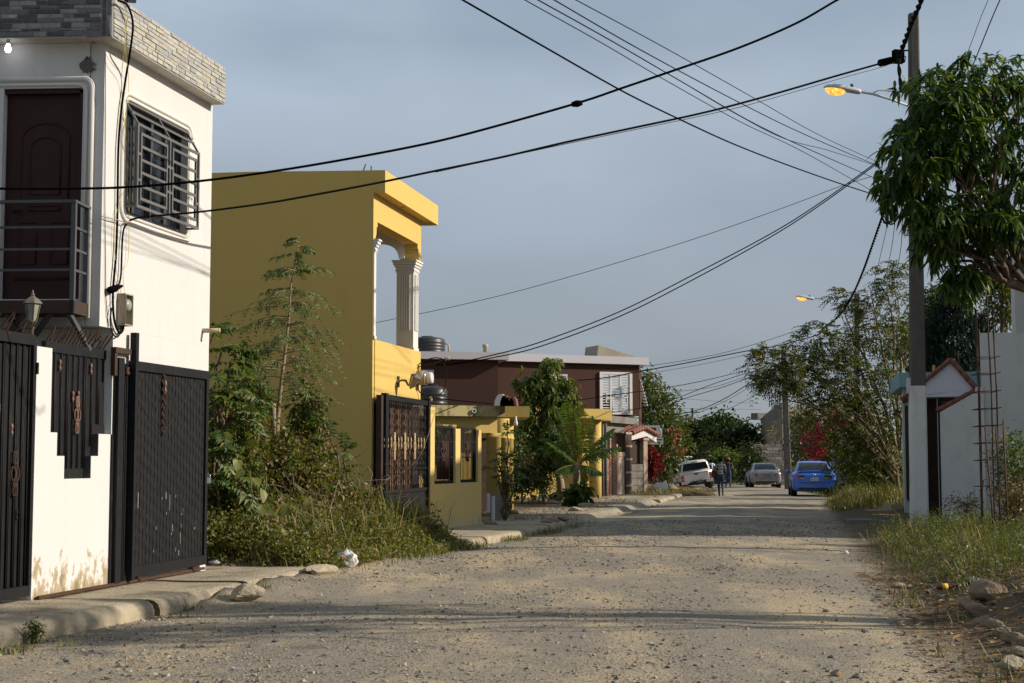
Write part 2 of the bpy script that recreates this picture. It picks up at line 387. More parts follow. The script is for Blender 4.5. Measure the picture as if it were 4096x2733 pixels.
def vnoise(x, y, s, seed):
    """cheap smooth value noise"""
    x = np.asarray(x) / s; y = np.asarray(y) / s; xi = np.floor(x).astype(int); yi = np.floor(y).astype(int); fx = x - xi; fy = y - yi
    def h(a, b):
        q = np.sin(a * 127.1 + b * 311.7 + seed * 74.7) * 43758.5453; return q - np.floor(q)
    fx = fx * fx * (3 - 2 * fx); fy = fy * fy * (3 - 2 * fy)
    return (h(xi, yi) * (1 - fx) + h(xi + 1, yi) * fx) * (1 - fy) + (h(xi, yi + 1) * (1 - fx) + h(xi + 1, yi + 1) * fx) * fy - .5
def gz(x, y):
    x = np.asarray(x, float); y = np.asarray(y, float); l, r, z = Lx(y), Rx(y), Rz(y)
    t = (x - l) / (r - l)
    ruts = sum(.010 * np.exp(-((t - c_) / .045) ** 2) for c_ in (.22, .42, .58, .79))
    road = z - ruts + .05 * (1 - np.clip(2 * t - 1, -1, 1) ** 2) + .016 * vnoise(x, y, 1.7, 1) + .012 * vnoise(x, y, .5, 2) + .02 * vnoise(x, y * .6, 4, 3)
    # dirt that has washed over the kerb past the broken end
    road = road + .15 * sstep((y - 15.0) / .9) * sstep((24.5 - y) / 3) * np.exp(-np.maximum(x - l, 0) / .55)
    road = road + .10 * np.exp(-(((x + 1.9) / .8) ** 2 + ((y - 17.2) / .5) ** 2))
    # left side
    lot = sstep((y - 18.3) / 1.5) * sstep((28 - y) / 1.5)
    yard = sstep((y - 35) / 2)
    dl = l - x
    left = z - .02 + .15 * sstep(dl / .3) * np.maximum(lot, yard) + (.25 * sstep(dl / 3) + .1 * vnoise(x, y, .9, 5)) * lot + .02 * vnoise(x, y, .7, 6)
    # right bank
    dr = x - r
    nearb = sstep((29 - y) / 4)
    right = z + nearb * (.27 * sstep(dr / 1.2) + .22 * sstep((dr - 1) / 3.5)) + (1 - nearb) * .12 * sstep(dr / 1.0) + (.02 + .06 * sstep(dr / .8)) * vnoise(x, y, .6, 8) * 1.6
    out = np.where(x < l, left, np.where(x > r, right, road))
    return out
def pos(x, y, dz=0.0): return np.array((x, y, float(gz(x, y)) + dz))

def ground_mat():
    m, t, p, l = _mat('dusty_gravel_ground'); v = _pos(t)
    at = t.nodes.new('ShaderNodeAttribute'); at.attribute_name = 'road'; rd = at.outputs['Fac']
    big = _noise(t, _pos(t, (.55, .16, 1)), 1.5, 5, .6); mid = _noise(t, v, 2.2, 6, .65); fine = _noise(t, v, 30, 5, .7)
    dust = _mix(t, mid, (.455, .36, .228), (.55, .445, .29))
    gravel = _mix(t, fine, (.15, .14, .118), (.41, .36, .28))
    k = _math(t, 'ADD', _math(t, 'MULTIPLY', big, .9), _math(t, 'MULTIPLY', mid, .35))
    road = _mix(t, _range(t, k, .49, .66), dust, gravel)
    vo = t.nodes.new('ShaderNodeTexVoronoi'); vo.inputs['Scale'].default_value = 24; t.links.new(v, vo.inputs['Vector'])
    road = _mix(t, _range(t, vo.outputs['Distance'], .30, .12, 0, .55), road, (.13, .12, .105))
    sp = _noise(t, v, 75, 3, .6); road = _mix(t, _range(t, sp, .55, .62, 0, .7), road, (.11, .105, .095)); road = _mix(t, _range(t, sp, .43, .36, 0, .6), road, (.47, .405, .30))
    s3 = _noise(t, v, 21, 2, .5); road = _mix(t, _range(t, s3, .60, .66, 0, .45), road, (.16, .15, .135))
    soil = _mix(t, mid, (.095, .07, .042), (.19, .145, .088)); soil = _mix(t, _range(t, fine, .55, .7, 0, .7), soil, (.07, .045, .025))
    soil = _mix(t, _range(t, _noise(t, v, 9, 5), .56, .66, 0, .6), soil, (.20, .10, .045))
    l(_mix(t, rd, soil, road), p.inputs['Base Color']); p.inputs['Roughness'].default_value = .95; p.inputs['Specular IOR Level'].default_value = .1
    ph = _noise(t, _pos(t, (1, .35, 1)), 1.1, 4, .55); road_ = None
    h = _math(t, 'ADD', _math(t, 'MULTIPLY', fine, .5), _math(t, 'ADD', _math(t, 'MULTIPLY', sp, .35), _math(t, 'MULTIPLY', vo.outputs['Distance'], -.15)))
    _bump(t, p, h, 1.0, .05)
    return m
def make_ground():
    ys = np.concatenate([np.arange(-20, 8, 1.0), np.arange(8, 34, .13), np.arange(34, 70, .3), np.arange(70, 130, 1.2), np.geomspace(130, 1500, 26)])
    xs = np.concatenate([-np.geomspace(900, 11, 22), np.arange(-10.5, 12, .12), np.arange(12, 30, .5), np.geomspace(30.5, 900, 24)])
    X, Y = np.meshgrid(xs, ys); Z = gz(X, Y); n, k = X.shape
    m = MB(); i = np.arange(n * k).reshape(n, k)
    m.add(np.stack([X.ravel(), Y.ravel(), Z.ravel()], 1), np.stack([i[:-1, :-1], i[:-1, 1:], i[1:, 1:], i[1:, :-1]], -1).reshape(-1, 4), 0, True)
    o = structure(m.build('ground', ground_mat()))
    l, r = Lx(Y), Rx(Y); jit = .35 * vnoise(X, Y, .5, 12) + .2 * vnoise(X, Y, .17, 13)
    rd = sstep((X - l + .1 + jit * .4) / .25) * sstep((r - X + .1 + jit) / .6)
    yard = sstep((Y - 34) / 3) * sstep((62 - Y) / 3) * sstep((l - X + 2) / 1) * sstep((X - l + 3.2 + jit) / 1.2)
    rd = np.maximum(rd, yard); rd = np.maximum(rd, sstep((Y - 70) / 8) * sstep((l - X + 1) / 2) * sstep((X - l + 12) / 3) * .8)
    lotf = sstep((Y - 17.8) / .6) * sstep((20.2 - Y + jit * 2) / 1.2) * sstep((l - X + .5) / .3) * .9
    rd = np.maximum(rd, lotf)
    a = o.data.attributes.new('road', 'FLOAT', 'POINT'); a.data.foreach_set('value', rd.ravel().astype(np.float32))
    return o
make_ground()

def sidewalk(name, y0, y1, inner, top, front=None, seed=1, step=.22, face=None):
    """rounded concrete kerb and pavement swept along the street; inner(y) = x of the far edge"""
    ys = np.arange(y0, y1 + .01, step); m = MB(); rows = []
    for i, y in enumerate(ys):
        l = float(Lx(y)) + .03 * float(vnoise(y, 0, .6, seed)); zt = top(y); zr = float(Rz(y)) - .25; xi = inner(y)
        w = .025 * float(vnoise(y, 3, .35, seed)); h = .012 * float(vnoise(y, 9, .3, seed))
        pr = [(l + .035 + w, zr), (l + .03 + w, zt - .10 + h), (l + .01 + w, zt - .05 + h), (l - .035 + w, zt - .014 + h), (l - .10, zt), (l - .12, zt - .006), (l - .14, zt)]
        for t in np.linspace(.08, 1, 8): pr.append((l - .14 + (xi - l + .14) * t, zt + .01 * t + .012 * float(vnoise(y * 1.3, t * 5, .8, seed + 3))))
        pr.append((xi, zr)); rows.append([(a, y, b) for a, b in pr])
    k = len(rows[0]); V = np.array(rows).reshape(-1, 3); n = len(rows)
    f = [(i * k + j, i * k + j + 1, (i + 1) * k + j + 1, (i + 1) * k + j) for i in range(n - 1) for j in range(k - 1)]
    f += [tuple(range(k)), tuple(range((n - 1) * k, n * k))[::-1]]
    m.add(V, f, 0, True)
    return structure(m.build(name, M['kerb']))
# white house / yellow house street planes (used by everything on the left)
WP = Plane((-4.54, 14.1), (.2, 1)); YP = Plane((-2.56, 28.1), (.2, 1))
def wx(y): return WP.p[0] + .2 * (y - WP.p[1])
def yx(y): return YP.p[0] + .2 * (y - YP.p[1])
for k_, (a_, b_) in enumerate(((6, 9.292), (9.3, 11.992), (12, 14.492), (14.5, 16.692), (16.7, 19.0))): sidewalk('pavement', a_, b_, lambda y: wx(y) - .6, lambda y, k_=k_: .155 - .004 * max(0, y - 14) - .006 * (k_ % 2), seed=2, step=.16)
for a_, b_ in ((25.2, 28.41), (28.42, 31.51), (31.52, 34.01), (34.02, 36.2)): sidewalk('pavement', a_, b_, lambda y: min(yx(y) - .3, Lx(y) - 1), lambda y: float(Rz(y)) + .15, seed=5)
sidewalk('pavement', 55, 66, lambda y: Lx(y) - 2.2, lambda y: float(Rz(y)) + .12, seed=9, step=.4)

# ------------------------------------------------------------------ loose stones
def unit(a): return a / (np.linalg.norm(a, axis=-1, keepdims=True) + 1e-9)
def gravel():
    m = MB(); n = 120000
    u = rng.random(n); a = .55
    y = 9.0 + 30 * u ** 2.0
    l, r = Lx(y), Rx(y); t = rng.random(n) * 1.26 - .04; x = l + t * (r - l)
    dens = .12 + 1.2 * sstep((vnoise(x * 1.0, y * .35, 1.1, 21) + .5) * 1.4 - .25) * (.5 + vnoise(x, y, .4, 22))
    keep = rng.random(n) < dens; x, y = x[keep], y[keep]; n = len(x)
    sz = np.minimum(.0030 * rng.pareto(2.0, n) + .0050, .024) * (.85 + y / 60)
    z = gz(x, y)
    base = np.array([(1, 0, 0), (0, 1, 0), (-1, 0, 0), (0, -1, 0), (0, 0, 1), (0, 0, -1)], float)
    V = base[None] * (rng.uniform(.55, 1.25, (n, 6, 1))) + rng.normal(0, .18, (n, 6, 3))
    ax = unit(rng.normal(size=(n, 3))); bx = unit(np.cross(ax, rng.normal(size=(n, 3)))); cx = np.cross(ax, bx)
    V = V[..., :1] * ax[:, None] + V[..., 1:2] * bx[:, None] + V[..., 2:] * cx[:, None]; V[..., 2] *= .62; V *= sz[:, None, None]
    V += np.stack([x, y, z + sz * .25], 1)[:, None]
    F = np.array([(0, 1, 4), (1, 2, 4), (2, 3, 4), (3, 0, 4), (1, 0, 5), (2, 1, 5), (3, 2, 5), (0, 3, 5)])
    mi = rng.choice(3, n, p=[.34, .46, .20])
    for q in range(3):
        ii = np.where(mi == q)[0]; m.add(V[ii].reshape(-1, 3), (F[None] + 6 * np.arange(len(ii))[:, None, None]).reshape(-1, 3), q)
    st = [plain('grey_chip', (.13, .126, .12), .9, .4, 30, spec=.2), plain('tan_chip', (.29, .235, .155), .95, .3, 30, spec=.15), plain('pale_chip', (.34, .31, .265), .95, .3, 30, spec=.15)]
    o = m.build('gravel', st, kind='stuff'); return o
gravel()

# ------------------------------------------------------------------ foliage tools
UPV = np.array((0, 0, 1.0))
def unit(a): return a / (np.linalg.norm(a, axis=-1, keepdims=True) + 1e-9)
def leaves(m, p, d, up, Ln, Wd, mi=0, droop=.0, kind='kite', mis=None):
    """many leaves at once: p start, d direction, up = facing"""
    n = len(p); d = unit(d); sd = unit(np.cross(d, up)); nn = np.cross(sd, d)
    Ln = np.broadcast_to(Ln, n)[:, None]; Wd = np.broadcast_to(Wd, n)[:, None]
    dr = np.array((0, 0, -1.0))
    if kind == 'kite':
        V = np.stack([p, p + d * Ln * .45 + sd * Wd / 2 + nn * Wd * .14, p + d * Ln + dr * droop * Ln, p + d * Ln * .45 - sd * Wd / 2 + nn * Wd * .14], 1)
        F = np.array([(0, 1, 2), (0, 2, 3)])
    elif kind == 'long':
        a, b = p + d * Ln * .3, p + d * Ln * .68 + dr * droop * Ln * .4; e = p + d * Ln + dr * droop * Ln
        V = np.stack([p, a + sd * Wd / 2 + nn * Wd * .12, a, a - sd * Wd / 2 + nn * Wd * .12, b + sd * Wd * .4 + nn * Wd * .1, b, b - sd * Wd * .4 + nn * Wd * .1, e], 1)
        F = np.array([(0, 1, 2), (0, 2, 3), (1, 4, 5), (1, 5, 2), (2, 5, 6), (2, 6, 3), (4, 7, 5), (5, 7, 6)])
    elif kind == 'heart':
        a = p + d * Ln * .25; b = p + d * Ln * .62 + dr * droop * Ln * .4; e = p + d * Ln + dr * droop * Ln
        V = np.stack([p, p - d * Ln * .12 + sd * Wd * .28, a + sd * Wd / 2 + nn * Wd * .08, b + sd * Wd * .34, e, b - sd * Wd * .34, a - sd * Wd / 2 + nn * Wd * .08, p - d * Ln * .12 - sd * Wd * .28], 1)
        F = np.array([(0, 1, 2), (0, 2, 3), (0, 3, 4), (0, 4, 5), (0, 5, 6), (0, 6, 7)])
    k = V.shape[1]
    if mis is None: mis = [mi]
    ch = rng.integers(0, len(mis), n)
    for q, mm in enumerate(mis):
        ii = np.where(ch == q)[0]
        if len(ii): m.add(V[ii].reshape(-1, 3), (F[None] + k * np.arange(len(ii))[:, None, None]).reshape(-1, 3), mm)
def rdir(n): return unit(rng.normal(size=(n, 3)))
def shell(c, r, n, fill=.75):
    d = rdir(n); return d, np.array(c) + d * np.array(r) * (1 - fill * rng.random(n) ** 1.6)[:, None]
def clumps(m, cc, dd, k, spread, Ln, Wd, mis, kind='kite', droop=.3, out=.8, up=.35):
    """k leaves round each clump centre cc (outward direction dd)"""
    n = len(cc); p = np.repeat(cc, k, 0) + rng.normal(size=(n * k, 3)) * spread
    d = np.repeat(dd, k, 0) * out + rdir(n * k) * .9 + UPV * up * rng.normal(.3, .6, (n * k, 1))
    L_ = Ln * rng.uniform(.65, 1.25, n * k); leaves(m, p, d, unit(UPV + rdir(n * k) * .7), L_, L_ * (Wd / Ln), droop=droop, kind=kind, mis=mis)
def whorls(m, cc, dd, k, Ln, Wd, mis, droop=.35):
    """leaves radiating from twig tips and hanging (mango)"""
    n = len(cc); ax = unit(dd + rdir(n) * .3); ref = unit(np.cross(ax, rdir(n))); bi = np.cross(ax, ref)
    an = rng.random((n, k)) * 6.28; rad = ref[:, None] * np.cos(an)[..., None] + bi[:, None] * np.sin(an)[..., None]
    d = rad * rng.uniform(.6, 1.1, (n, k, 1)) + ax[:, None] * rng.uniform(.0, .8, (n, k, 1)) + np.array((0, 0, -.45))
    p = np.repeat(cc, k, 0) - np.repeat(ax, k, 0) * rng.random((n * k, 1)) * .12
    L_ = Ln * rng.uniform(.6, 1.15, n * k); leaves(m, p, d.reshape(-1, 3), unit(UPV + rdir(n * k) * .5), L_, Wd * rng.uniform(.8, 1.2, n * k), droop=droop, kind='long', mis=mis)
def pinnate(m, p, d, Lr, pairs, Ll, Wl, mis, droop=.35, stem=None, tip=True):
    """compound leaves: one rachis per row of p, leaflets in pairs"""
    n = len(p); d = unit(d); Lr = np.broadcast_to(Lr, n); t = np.linspace(.18, 1, pairs)
    tt = t[None, :, None]; q = p[:, None] + d[:, None] * tt * Lr[:, None, None] + np.array((0, 0, -1.0)) * droop * tt ** 2 * Lr[:, None, None]
    tg = unit(d[:, None] + np.array((0, 0, -1.0)) * 2 * droop * tt)
    sd = unit(np.cross(tg, UPV + 0 * tg)); up = np.cross(sd, tg)
    for s in (-1, 1):
        dr = sd * s + tg * .45 + np.array((0, 0, -.28)) + rng.normal(0, .16, q.shape)
        sc = (.7 + .5 * np.sin(np.pi * np.clip(t, .1, .95)))[None, :, None] * np.ones(q.shape[:2] + (1,))
        LL = (Ll * sc[..., 0] * rng.uniform(.8, 1.15, q.shape[:2])).ravel()
        leaves(m, q.reshape(-1, 3), dr.reshape(-1, 3), (up + rng.normal(0, .25, up.shape)).reshape(-1, 3), LL, LL * (Wl / Ll), droop=.2, mis=mis)
    if stem is not None:
        a = p; e = q[:, -1]; mdl = q[:, pairs // 2]
        for A, B in ((a, mdl), (mdl, e)):
            w = unit(np.cross(B - A, UPV)) * .006
            V = np.stack([A - w, A + w, B + w * .5, B - w * .5], 1).reshape(-1, 3)
            m.add(V, np.arange(len(V)).reshape(-1, 4), stem)
def curve_pts(a, b, n=6, sag=0.0, wob=0.0):
    a, b = np.array(a, float), np.array(b, float); t = np.linspace(0, 1, n)[:, None]
    q = a + (b - a) * t; q[:, 2] += -sag * 4 * (t * (1 - t))[:, 0]
    if wob: q[1:-1] += rng.normal(size=(n - 2, 3)) * wob
    return q
def limb(m, a, b, r0, r1, wob=.05, lift=0.0, n=6, seg=5, mi=0):
    q = curve_pts(a, b, n, -lift, wob); m.tube(q, np.linspace(r0, r1, n), seg, mi); return q
LF = {}
LF['mango'] = [leafmat('mango_leaf', (.058, .112, .020), .35, .4, .40, 3), leafmat('mango_leaf_dark', (.030, .068, .014), .28, .4, .38, 3), leafmat('mango_leaf_light', (.13, .185, .038), .45, .3, .42, 3)]
LF['green'] = [leafmat('green_leaf', (.070, .125, .022), .4, .4), leafmat('deep_green_leaf', (.042, .085, .017), .35, .4), leafmat('yellow_green_leaf', (.18, .20, .034), .45, .35)]
LF['olive'] = [leafmat('olive_leaf', (.10, .115, .028), .35, .4), leafmat('dry_leaf', (.13, .085, .03), .3, .4), leafmat('dull_leaf', (.13, .145, .042), .35, .35)]
LF['vine'] = [leafmat('vine_leaf', (.165, .18, .042), .45, .4), leafmat('vine_leaf_pale', (.22, .22, .075), .45, .3), leafmat('vine_leaf_brown', (.17, .105, .042), .3, .5), leafmat('vine_leaf_deep', (.085, .12, .024), .4, .4)]
LF['sapling'] = [leafmat('sapling_leaf', (.085, .125, .04), .3, .3), leafmat('sapling_leaf_light', (.13, .175, .045), .4, .3)]
LF['far'] = [leafmat('far_leaf', (.042, .072, .016), .3, .4, scale=1), leafmat('far_leaf_dark', (.022, .044, .011), .3, .4, scale=1), leafmat('far_leaf_light', (.095, .125, .026), .35, .35, scale=1)]
LF['neem'] = [leafmat('feather_leaf', (.075, .10, .018), .45, .35), leafmat('feather_leaf_yellow', (.16, .15, .026), .5, .35), leafmat('feather_leaf_dark', (.040, .068, .013), .35, .4)]
LF['grass'] = [leafmat('grass_green', (.062, .095, .018), .35, .45, scale=1.2), leafmat('grass_straw', (.26, .20, .07), .3, .4, scale=1.2), leafmat('grass_lime', (.16, .175, .03), .4, .4, scale=1.2), leafmat('grass_dry', (.13, .065, .032), .3, .4, scale=1.2)]
LF['palm'] = [leafmat('palm_leaf', (.070, .125, .022), .4, .35), leafmat('palm_leaf_yellow', (.20, .17, .03), .4, .3)]
LF['cypress'] = [leafmat('cypress_leaf', (.014, .030, .013), .1, .4), leafmat('cypress_leaf_dark', (.009, .020, .009), .1, .4)]
LF['red'] = [leafmat('red_leaf', (.20, .016, .022), .35, .35), leafmat('dark_red_leaf', (.16, .012, .02), .3, .35)]
LF['flower'] = [leafmat('magenta_bract', (.42, .010, .07), .35, .3)]
TM, TP = M['trunk'], M['trunk_pale']
def blades(m, x, y, h, w, lean, mis, zoff=0.0, probs=None):
    """grass blades: bent two-segment strips"""
    n = len(x); z = gz(x, y) + zoff; an = rng.random(n) * 6.283; ld = np.stack([np.cos(an), np.sin(an), 0 * an], 1)
    wd = np.stack([-np.sin(an + rng.normal(0, .8, n)), np.cos(an), 0 * an], 1) * w[:, None] / 2
    b = np.stack([x, y, z - .02], 1); k = lean * rng.uniform(.2, 1.6, n)
    mid = b + ld * (k * h * .35)[:, None] + UPV * (h * .6)[:, None]; tip = b + ld * (k * h * 1.1)[:, None] + UPV * (h * np.maximum(.35, 1 - .3 * k))[:, None]
    V = np.stack([b - wd, b + wd, mid + wd * .75, mid - wd * .75, tip], 1); ch = rng.choice(len(mis), n, p=probs)
    for q, mm in enumerate(mis):
        ii = np.where(ch == q)[0]
        if not len(ii): continue
        o = 5 * np.arange(len(ii))[:, None]; v = V[ii].reshape(-1, 3)
        m.add(v, np.array([(0, 1, 2, 3)]) + o, mm)
        m.f.append((np.array([(3, 2, 4)]) + o + m.n - len(v), mm, False))
# ------------------------------------------------------------------ white house on the left
def Z(k, x, y):
    """measured photo crops -> 1024 wide picture coordinates"""
    a = {1: (0, 0, .1116), 2: (0, 175, .1116), 3: (0, 325, .1116), 4: (0, 500, .12766), 5: (200, 150, .12755), 6: (200, 325, .12755), 7: (400, 325, .12755), 8: (550, 325, .12755), 9: (825, 350, .12757), 10: (850, 225, .11162), 11: (775, 0, .14353)}[k]
    return a[0] + a[2] * x, a[1] + a[2] * y
def wp(k, x, y, off=0.0): return WP.at(*Z(k, x, y), off)
OV = .17
sK, zsof = WP.at(112, 36.8, OV); sE2 = WP.at(224.5, 101, OV)[0]
s_c = WP.at(101, 250)[0]; s_e = WP.at(210.5, 250)[0]; zlow = WP.at(99.5, 326)[1]; s_l = WP.at(113, 345)[0]; ztopp = zsof + .46
WF = Plane(WP.pt(s_c, 0), (-1, .06), -1); PF = Plane(WP.pt(sK, 0, OV), (-1, .06), -1)
house = thing('white_house', 'two storey white house with stone clad parapet and grilled upper window beside the black gate', 'house', (*WP.pt(s_c, 0)[:2], .15))
win = (WP.at(125, 150)[0], WP.at(187.8, 180)[0], WP.at(187.5, 235)[1], WP.at(188.6, 132.8)[1])
m = MB(); WP.grid(m, s_c, s_e, zlow, zsof, -.16, 0, [win]); WP.box(m, s_l, s_e, -.1, zlow, -.16, -.001)
d_s0, d_s1 = WF.at(82, 150)[0], WF.at(2.4, 150)[0]; d_z1 = WF.at(82, 87.6)[1]; d_z0 = WF.at(60, 299)[1]
WF.grid(m, .165, 6, zlow, zsof, -.16, 0, [(d_s0, d_s1, d_z0, d_z1)])
WF2 = Plane(WP.pt(s_l, 0), (-1, .06), -1); WF2.box(m, .165, 6, -.1, zlow, -.16, 0)
WE = Plane(WP.pt(s_e, 0), (-1, .06), 1); WE.box(m, .165, 6, -.1, zsof, -.16, 0)
WF.box(m, .17, 6, zlow + .003, zlow + .15, -2.9, -.17)
m.build('wall', M['white_dirty'] if False else M['white'], house)
m = MB(); WP.box(m, s_c - .02, s_e + .02, zsof + .004, zsof + .09, -6, -.05); m.build('roof', M['concrete'], house)
# parapet with individual stones
m = MB(); WP.box(m, sK, sE2, zsof, ztopp, -.1, OV); PF.box(m, .27, 6.2, zsof + .003, ztopp - .003, -.25, 0)
WEp = Plane(WP.pt(sE2, 0, OV), (-1, .06), 1); WEp.box(m, .27, 6.2, zsof + .003, ztopp - .003, -.2, -.002)
par = m.build('parapet', M['white_dirty'], house)
m = MB(); PF.box(m, .004, 6.1, zsof + .008, ztopp - .006, .0005, .005); WP.box(m, sK + .008, sE2 - .004, zsof + .008, ztopp - .006, OV + .0005, OV + .005); m.build('mortar_bed', plain('stone_joint', (.20, .195, .185), .9, .3, 14), par)
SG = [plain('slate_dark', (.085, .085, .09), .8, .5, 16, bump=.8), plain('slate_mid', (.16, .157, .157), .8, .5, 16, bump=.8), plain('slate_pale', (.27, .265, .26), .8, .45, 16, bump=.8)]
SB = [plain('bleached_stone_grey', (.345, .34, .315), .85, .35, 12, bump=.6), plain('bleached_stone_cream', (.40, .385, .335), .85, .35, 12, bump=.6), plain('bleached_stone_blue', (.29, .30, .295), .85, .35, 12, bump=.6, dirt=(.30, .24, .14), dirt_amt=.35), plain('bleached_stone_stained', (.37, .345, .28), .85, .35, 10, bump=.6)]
def clad(pl, s0, s1, z0, z1, rows, wmin, wmax, mats, off, seed):
    r_ = np.random.default_rng(seed); zz = np.linspace(z0, z1, rows + 1) + np.concatenate([[0], r_.normal(0, .004, rows - 1), [0]])
    for i in range(rows):
        s = s0
        while s < s1 - .01:
            e = min(s1, s + r_.uniform(wmin, wmax));
            if s1 - e < wmin * .5: e = s1
            d = r_.uniform(.006, .017); g = .0024; a, b = zz[i] + g, zz[i + 1] - g
            mm = MB(); q = [pl.pt(x, z, o) for x, z, o in ((s + g, a, off), (s + g, b, off), (s + g + .004, a + .003, off + d), (s + g + .004, b - .003, off + d * r_.uniform(.8, 1.1)), (e - g, a, off), (e - g, b, off), (e - g - .004, a + .003, off + d * r_.uniform(.8, 1.1)), (e - g - .004, b - .003, off + d))]
            mm.hexa(q); mm.build('stone', mats[r_.integers(len(mats))], par); s = e
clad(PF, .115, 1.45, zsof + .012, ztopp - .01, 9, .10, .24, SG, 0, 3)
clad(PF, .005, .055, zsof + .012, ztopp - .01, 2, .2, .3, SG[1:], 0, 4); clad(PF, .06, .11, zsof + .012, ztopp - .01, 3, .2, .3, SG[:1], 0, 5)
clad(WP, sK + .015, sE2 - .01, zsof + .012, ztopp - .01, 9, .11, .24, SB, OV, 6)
# upper door, its moulding, the window
m = MB(); WF.box(m, d_s0, d_s1, d_z0, d_z1, -.13, -.10)
dr = m.build('door', M['door'], house); w_ = d_s1 - d_s0
m = MB()
def archpanel(c, hw, z0, z1, arch, d0):
    pts = [(c - hw, z0), (c + hw, z0), (c + hw, z1)] + [(c + hw * math.cos(a), z1 + arch * math.sin(a)) for a in np.linspace(.15, math.pi - .15, 9)] + [(c - hw, z1)]
    q = [WF.pt(s, z, d0) for s, z in pts]; m.tube(q + [q[0]], .012, 5)
cm = (d_s0 + d_s1) / 2
archpanel(cm, w_ * .30, d_z0 + 1.05, d_z1 - .52, .17, -.098); archpanel(cm, w_ * .19, d_z0 + 1.12, d_z1 - .62, .12, -.098)
for c in (cm - .17, cm + .17): archpanel(c, .09, d_z0 + .38, d_z0 + .82, .0, -.098)
archpanel(cm, w_ * .36, d_z0 + .22, d_z0 + .24, .0, -.098); archpanel(cm, w_ * .20, d_z0 + .95, d_z0 + 1.0, 0, -.098)
m.build('door_panel', M['door'], dr)
m = MB(); k = WF.pt(*WF.at(11, 210), -.09); m.tube([k, k + np.array((0, -.05, 0)), k + np.array((.1, -.06, 0))], .012, 6); m.build('handle', M['black2'], dr)
m = MB()
WF.box(m, d_s0 - .001, d_s0 + .045, d_z0, d_z1 - .05, -.10, -.03); WF.box(m, d_s0 + .046, d_s1, d_z1 - .05, d_z1, -.10, -.03); m.build('door_frame', M['door'], house)
def roundrect(pl, s0, s1, z0, z1, r, off, closed=True, n=5):
    pts = []
    for cx, cz, a0 in ((s1 - r, z1 - r, 0), (s0 + r, z1 - r, 90), (s0 + r, z0 + r, 180), (s1 - r, z0 + r, 270)):
        for a in np.linspace(a0, a0 + 90, n): pts.append(pl.pt(cx + r * math.cos(R(a)), cz + r * math.sin(R(a)), off))
    return pts + [pts[0]] if closed else pts
m = MB()
for o, r in ((.035, .020), (.095, .030)):
    s0 = d_s0 - o
    pts = [WF.pt(s0, d_z0 - .2, 0)] + [WF.pt(s0, d_z1 + o - .12, 0)] + [WF.pt(s0 + .1 - .1 * math.cos(a), d_z1 + o - .1 + .1 * math.sin(a), 0) for a in np.linspace(.2, 1.57, 6)] + [WF.pt(d_s1 + .4, d_z1 + o, 0)]
    m.tube(pts, r, 8)
m.build('door_moulding', M['trim'], house)
m = MB()
for o, r in ((.03, .022), (.085, .026)): m.tube(roundrect(WP, win[0] - o, win[1] + o, win[2] - o, win[3] + o, .07 + o, .004), r, 8)
m.build('window_moulding', M['trim'], house)
wn = MB(); WP.box(wn, win[0], win[1], win[2], win[3], -.13, -.12); wn = wn.build('window', M['glass'], house)
m = MB(); n_ = 4
for i in range(n_ + 1):
    s = win[0] + (win[1] - win[0]) * i / n_; WP.box(m, max(win[0], s - .03), min(win[1], s + .03), win[2], win[3], -.118, -.075 - .02 * (i % 2))
WP.box(m, win[0], win[1], win[2], win[2] + .05, -.117, -.065); WP.box(m, win[0], win[1], win[3] - .05, win[3], -.117, -.065)
m.build('frame', M['alu'], wn)
# grey window grille standing off the wall
GO = .165
g0, gzt = WP.at(138.4, 122.3, GO); g1 = WP.at(200.2, 152.5, GO)[0]; gzb = WP.at(138.4, 207.3, GO)[1]; gm = WP.at(170.7, 150, GO)[0]
gr = thing('window_grille', 'grey steel bay grille of nested rectangles over the upper window of the white house', 'window grille', WP.pt(g0, gzb, 0))
def gb(m, s0, s1, z0, z1): WP.box(m, s0, s1, z0, z1, GO - .022, GO)
b_ = .030
for s in (g0, gm - b_ / 2, g1 - b_):
    m = MB(); gb(m, s, s + b_, gzb, gzt); m.build('post', M['grille'], gr)
for z in (gzb, gzt - b_):
    m = MB()
    for a, b in ((g0 + b_, gm - b_ / 2), (gm + b_ / 2, g1 - b_)): gb(m, a, b, z, z + b_)
    m.build('rail', M['grille'], gr)
hgt = gzt - gzb; unit_h = hgt / 3.24
for a, b in ((g0 + b_, gm - b_ / 2), (gm + b_ / 2, g1 - b_)):
    for i in range(3):
        zc = gzt - hgt * (.19 + .31 * i); h2 = hgt * .092; m = MB(); ia, ib = a + .05, b - .05
        gb(m, ia, ib, zc + h2 - b_, zc + h2); gb(m, ia, ib, zc - h2, zc - h2 + b_); gb(m, ia, ia + b_, zc - h2 + b_, zc + h2 - b_); gb(m, ib - b_, ib, zc - h2 + b_, zc + h2 - b_)
        m.build('rectangle', M['grille'], gr)
        if i < 2:
            zz = zc - hgt * .155
            for p_, q_, r_, t_ in ((a, ia + b_, ia, ia + b_), (ib - b_, b, ib - b_, ib)): m = MB(); gb(m, p_, q_, zz - b_, zz); gb(m, r_, t_, zz, zc - h2); gb(m, r_, t_, zz - hgt * .063, zz - b_); m.build('link', M['grille'], gr)
zw = WP.at(125.5, 101.5)[1]
for s in (g0, gm - b_ / 2, g1 - b_):
    m = MB(); m.bar(WP.pt(s + b_ / 2, zw, .005), WP.pt(s + b_ / 2, gzt - .01, GO - .011), b_, .02); m.build('bracket', M['grille'], gr); m = MB(); m.bar(WP.pt(s + b_ / 2, gzb + .012, .005), WP.pt(s + b_ / 2, gzb + .012, GO - .023), b_, .02); m.build('bracket', M['grille'], gr)
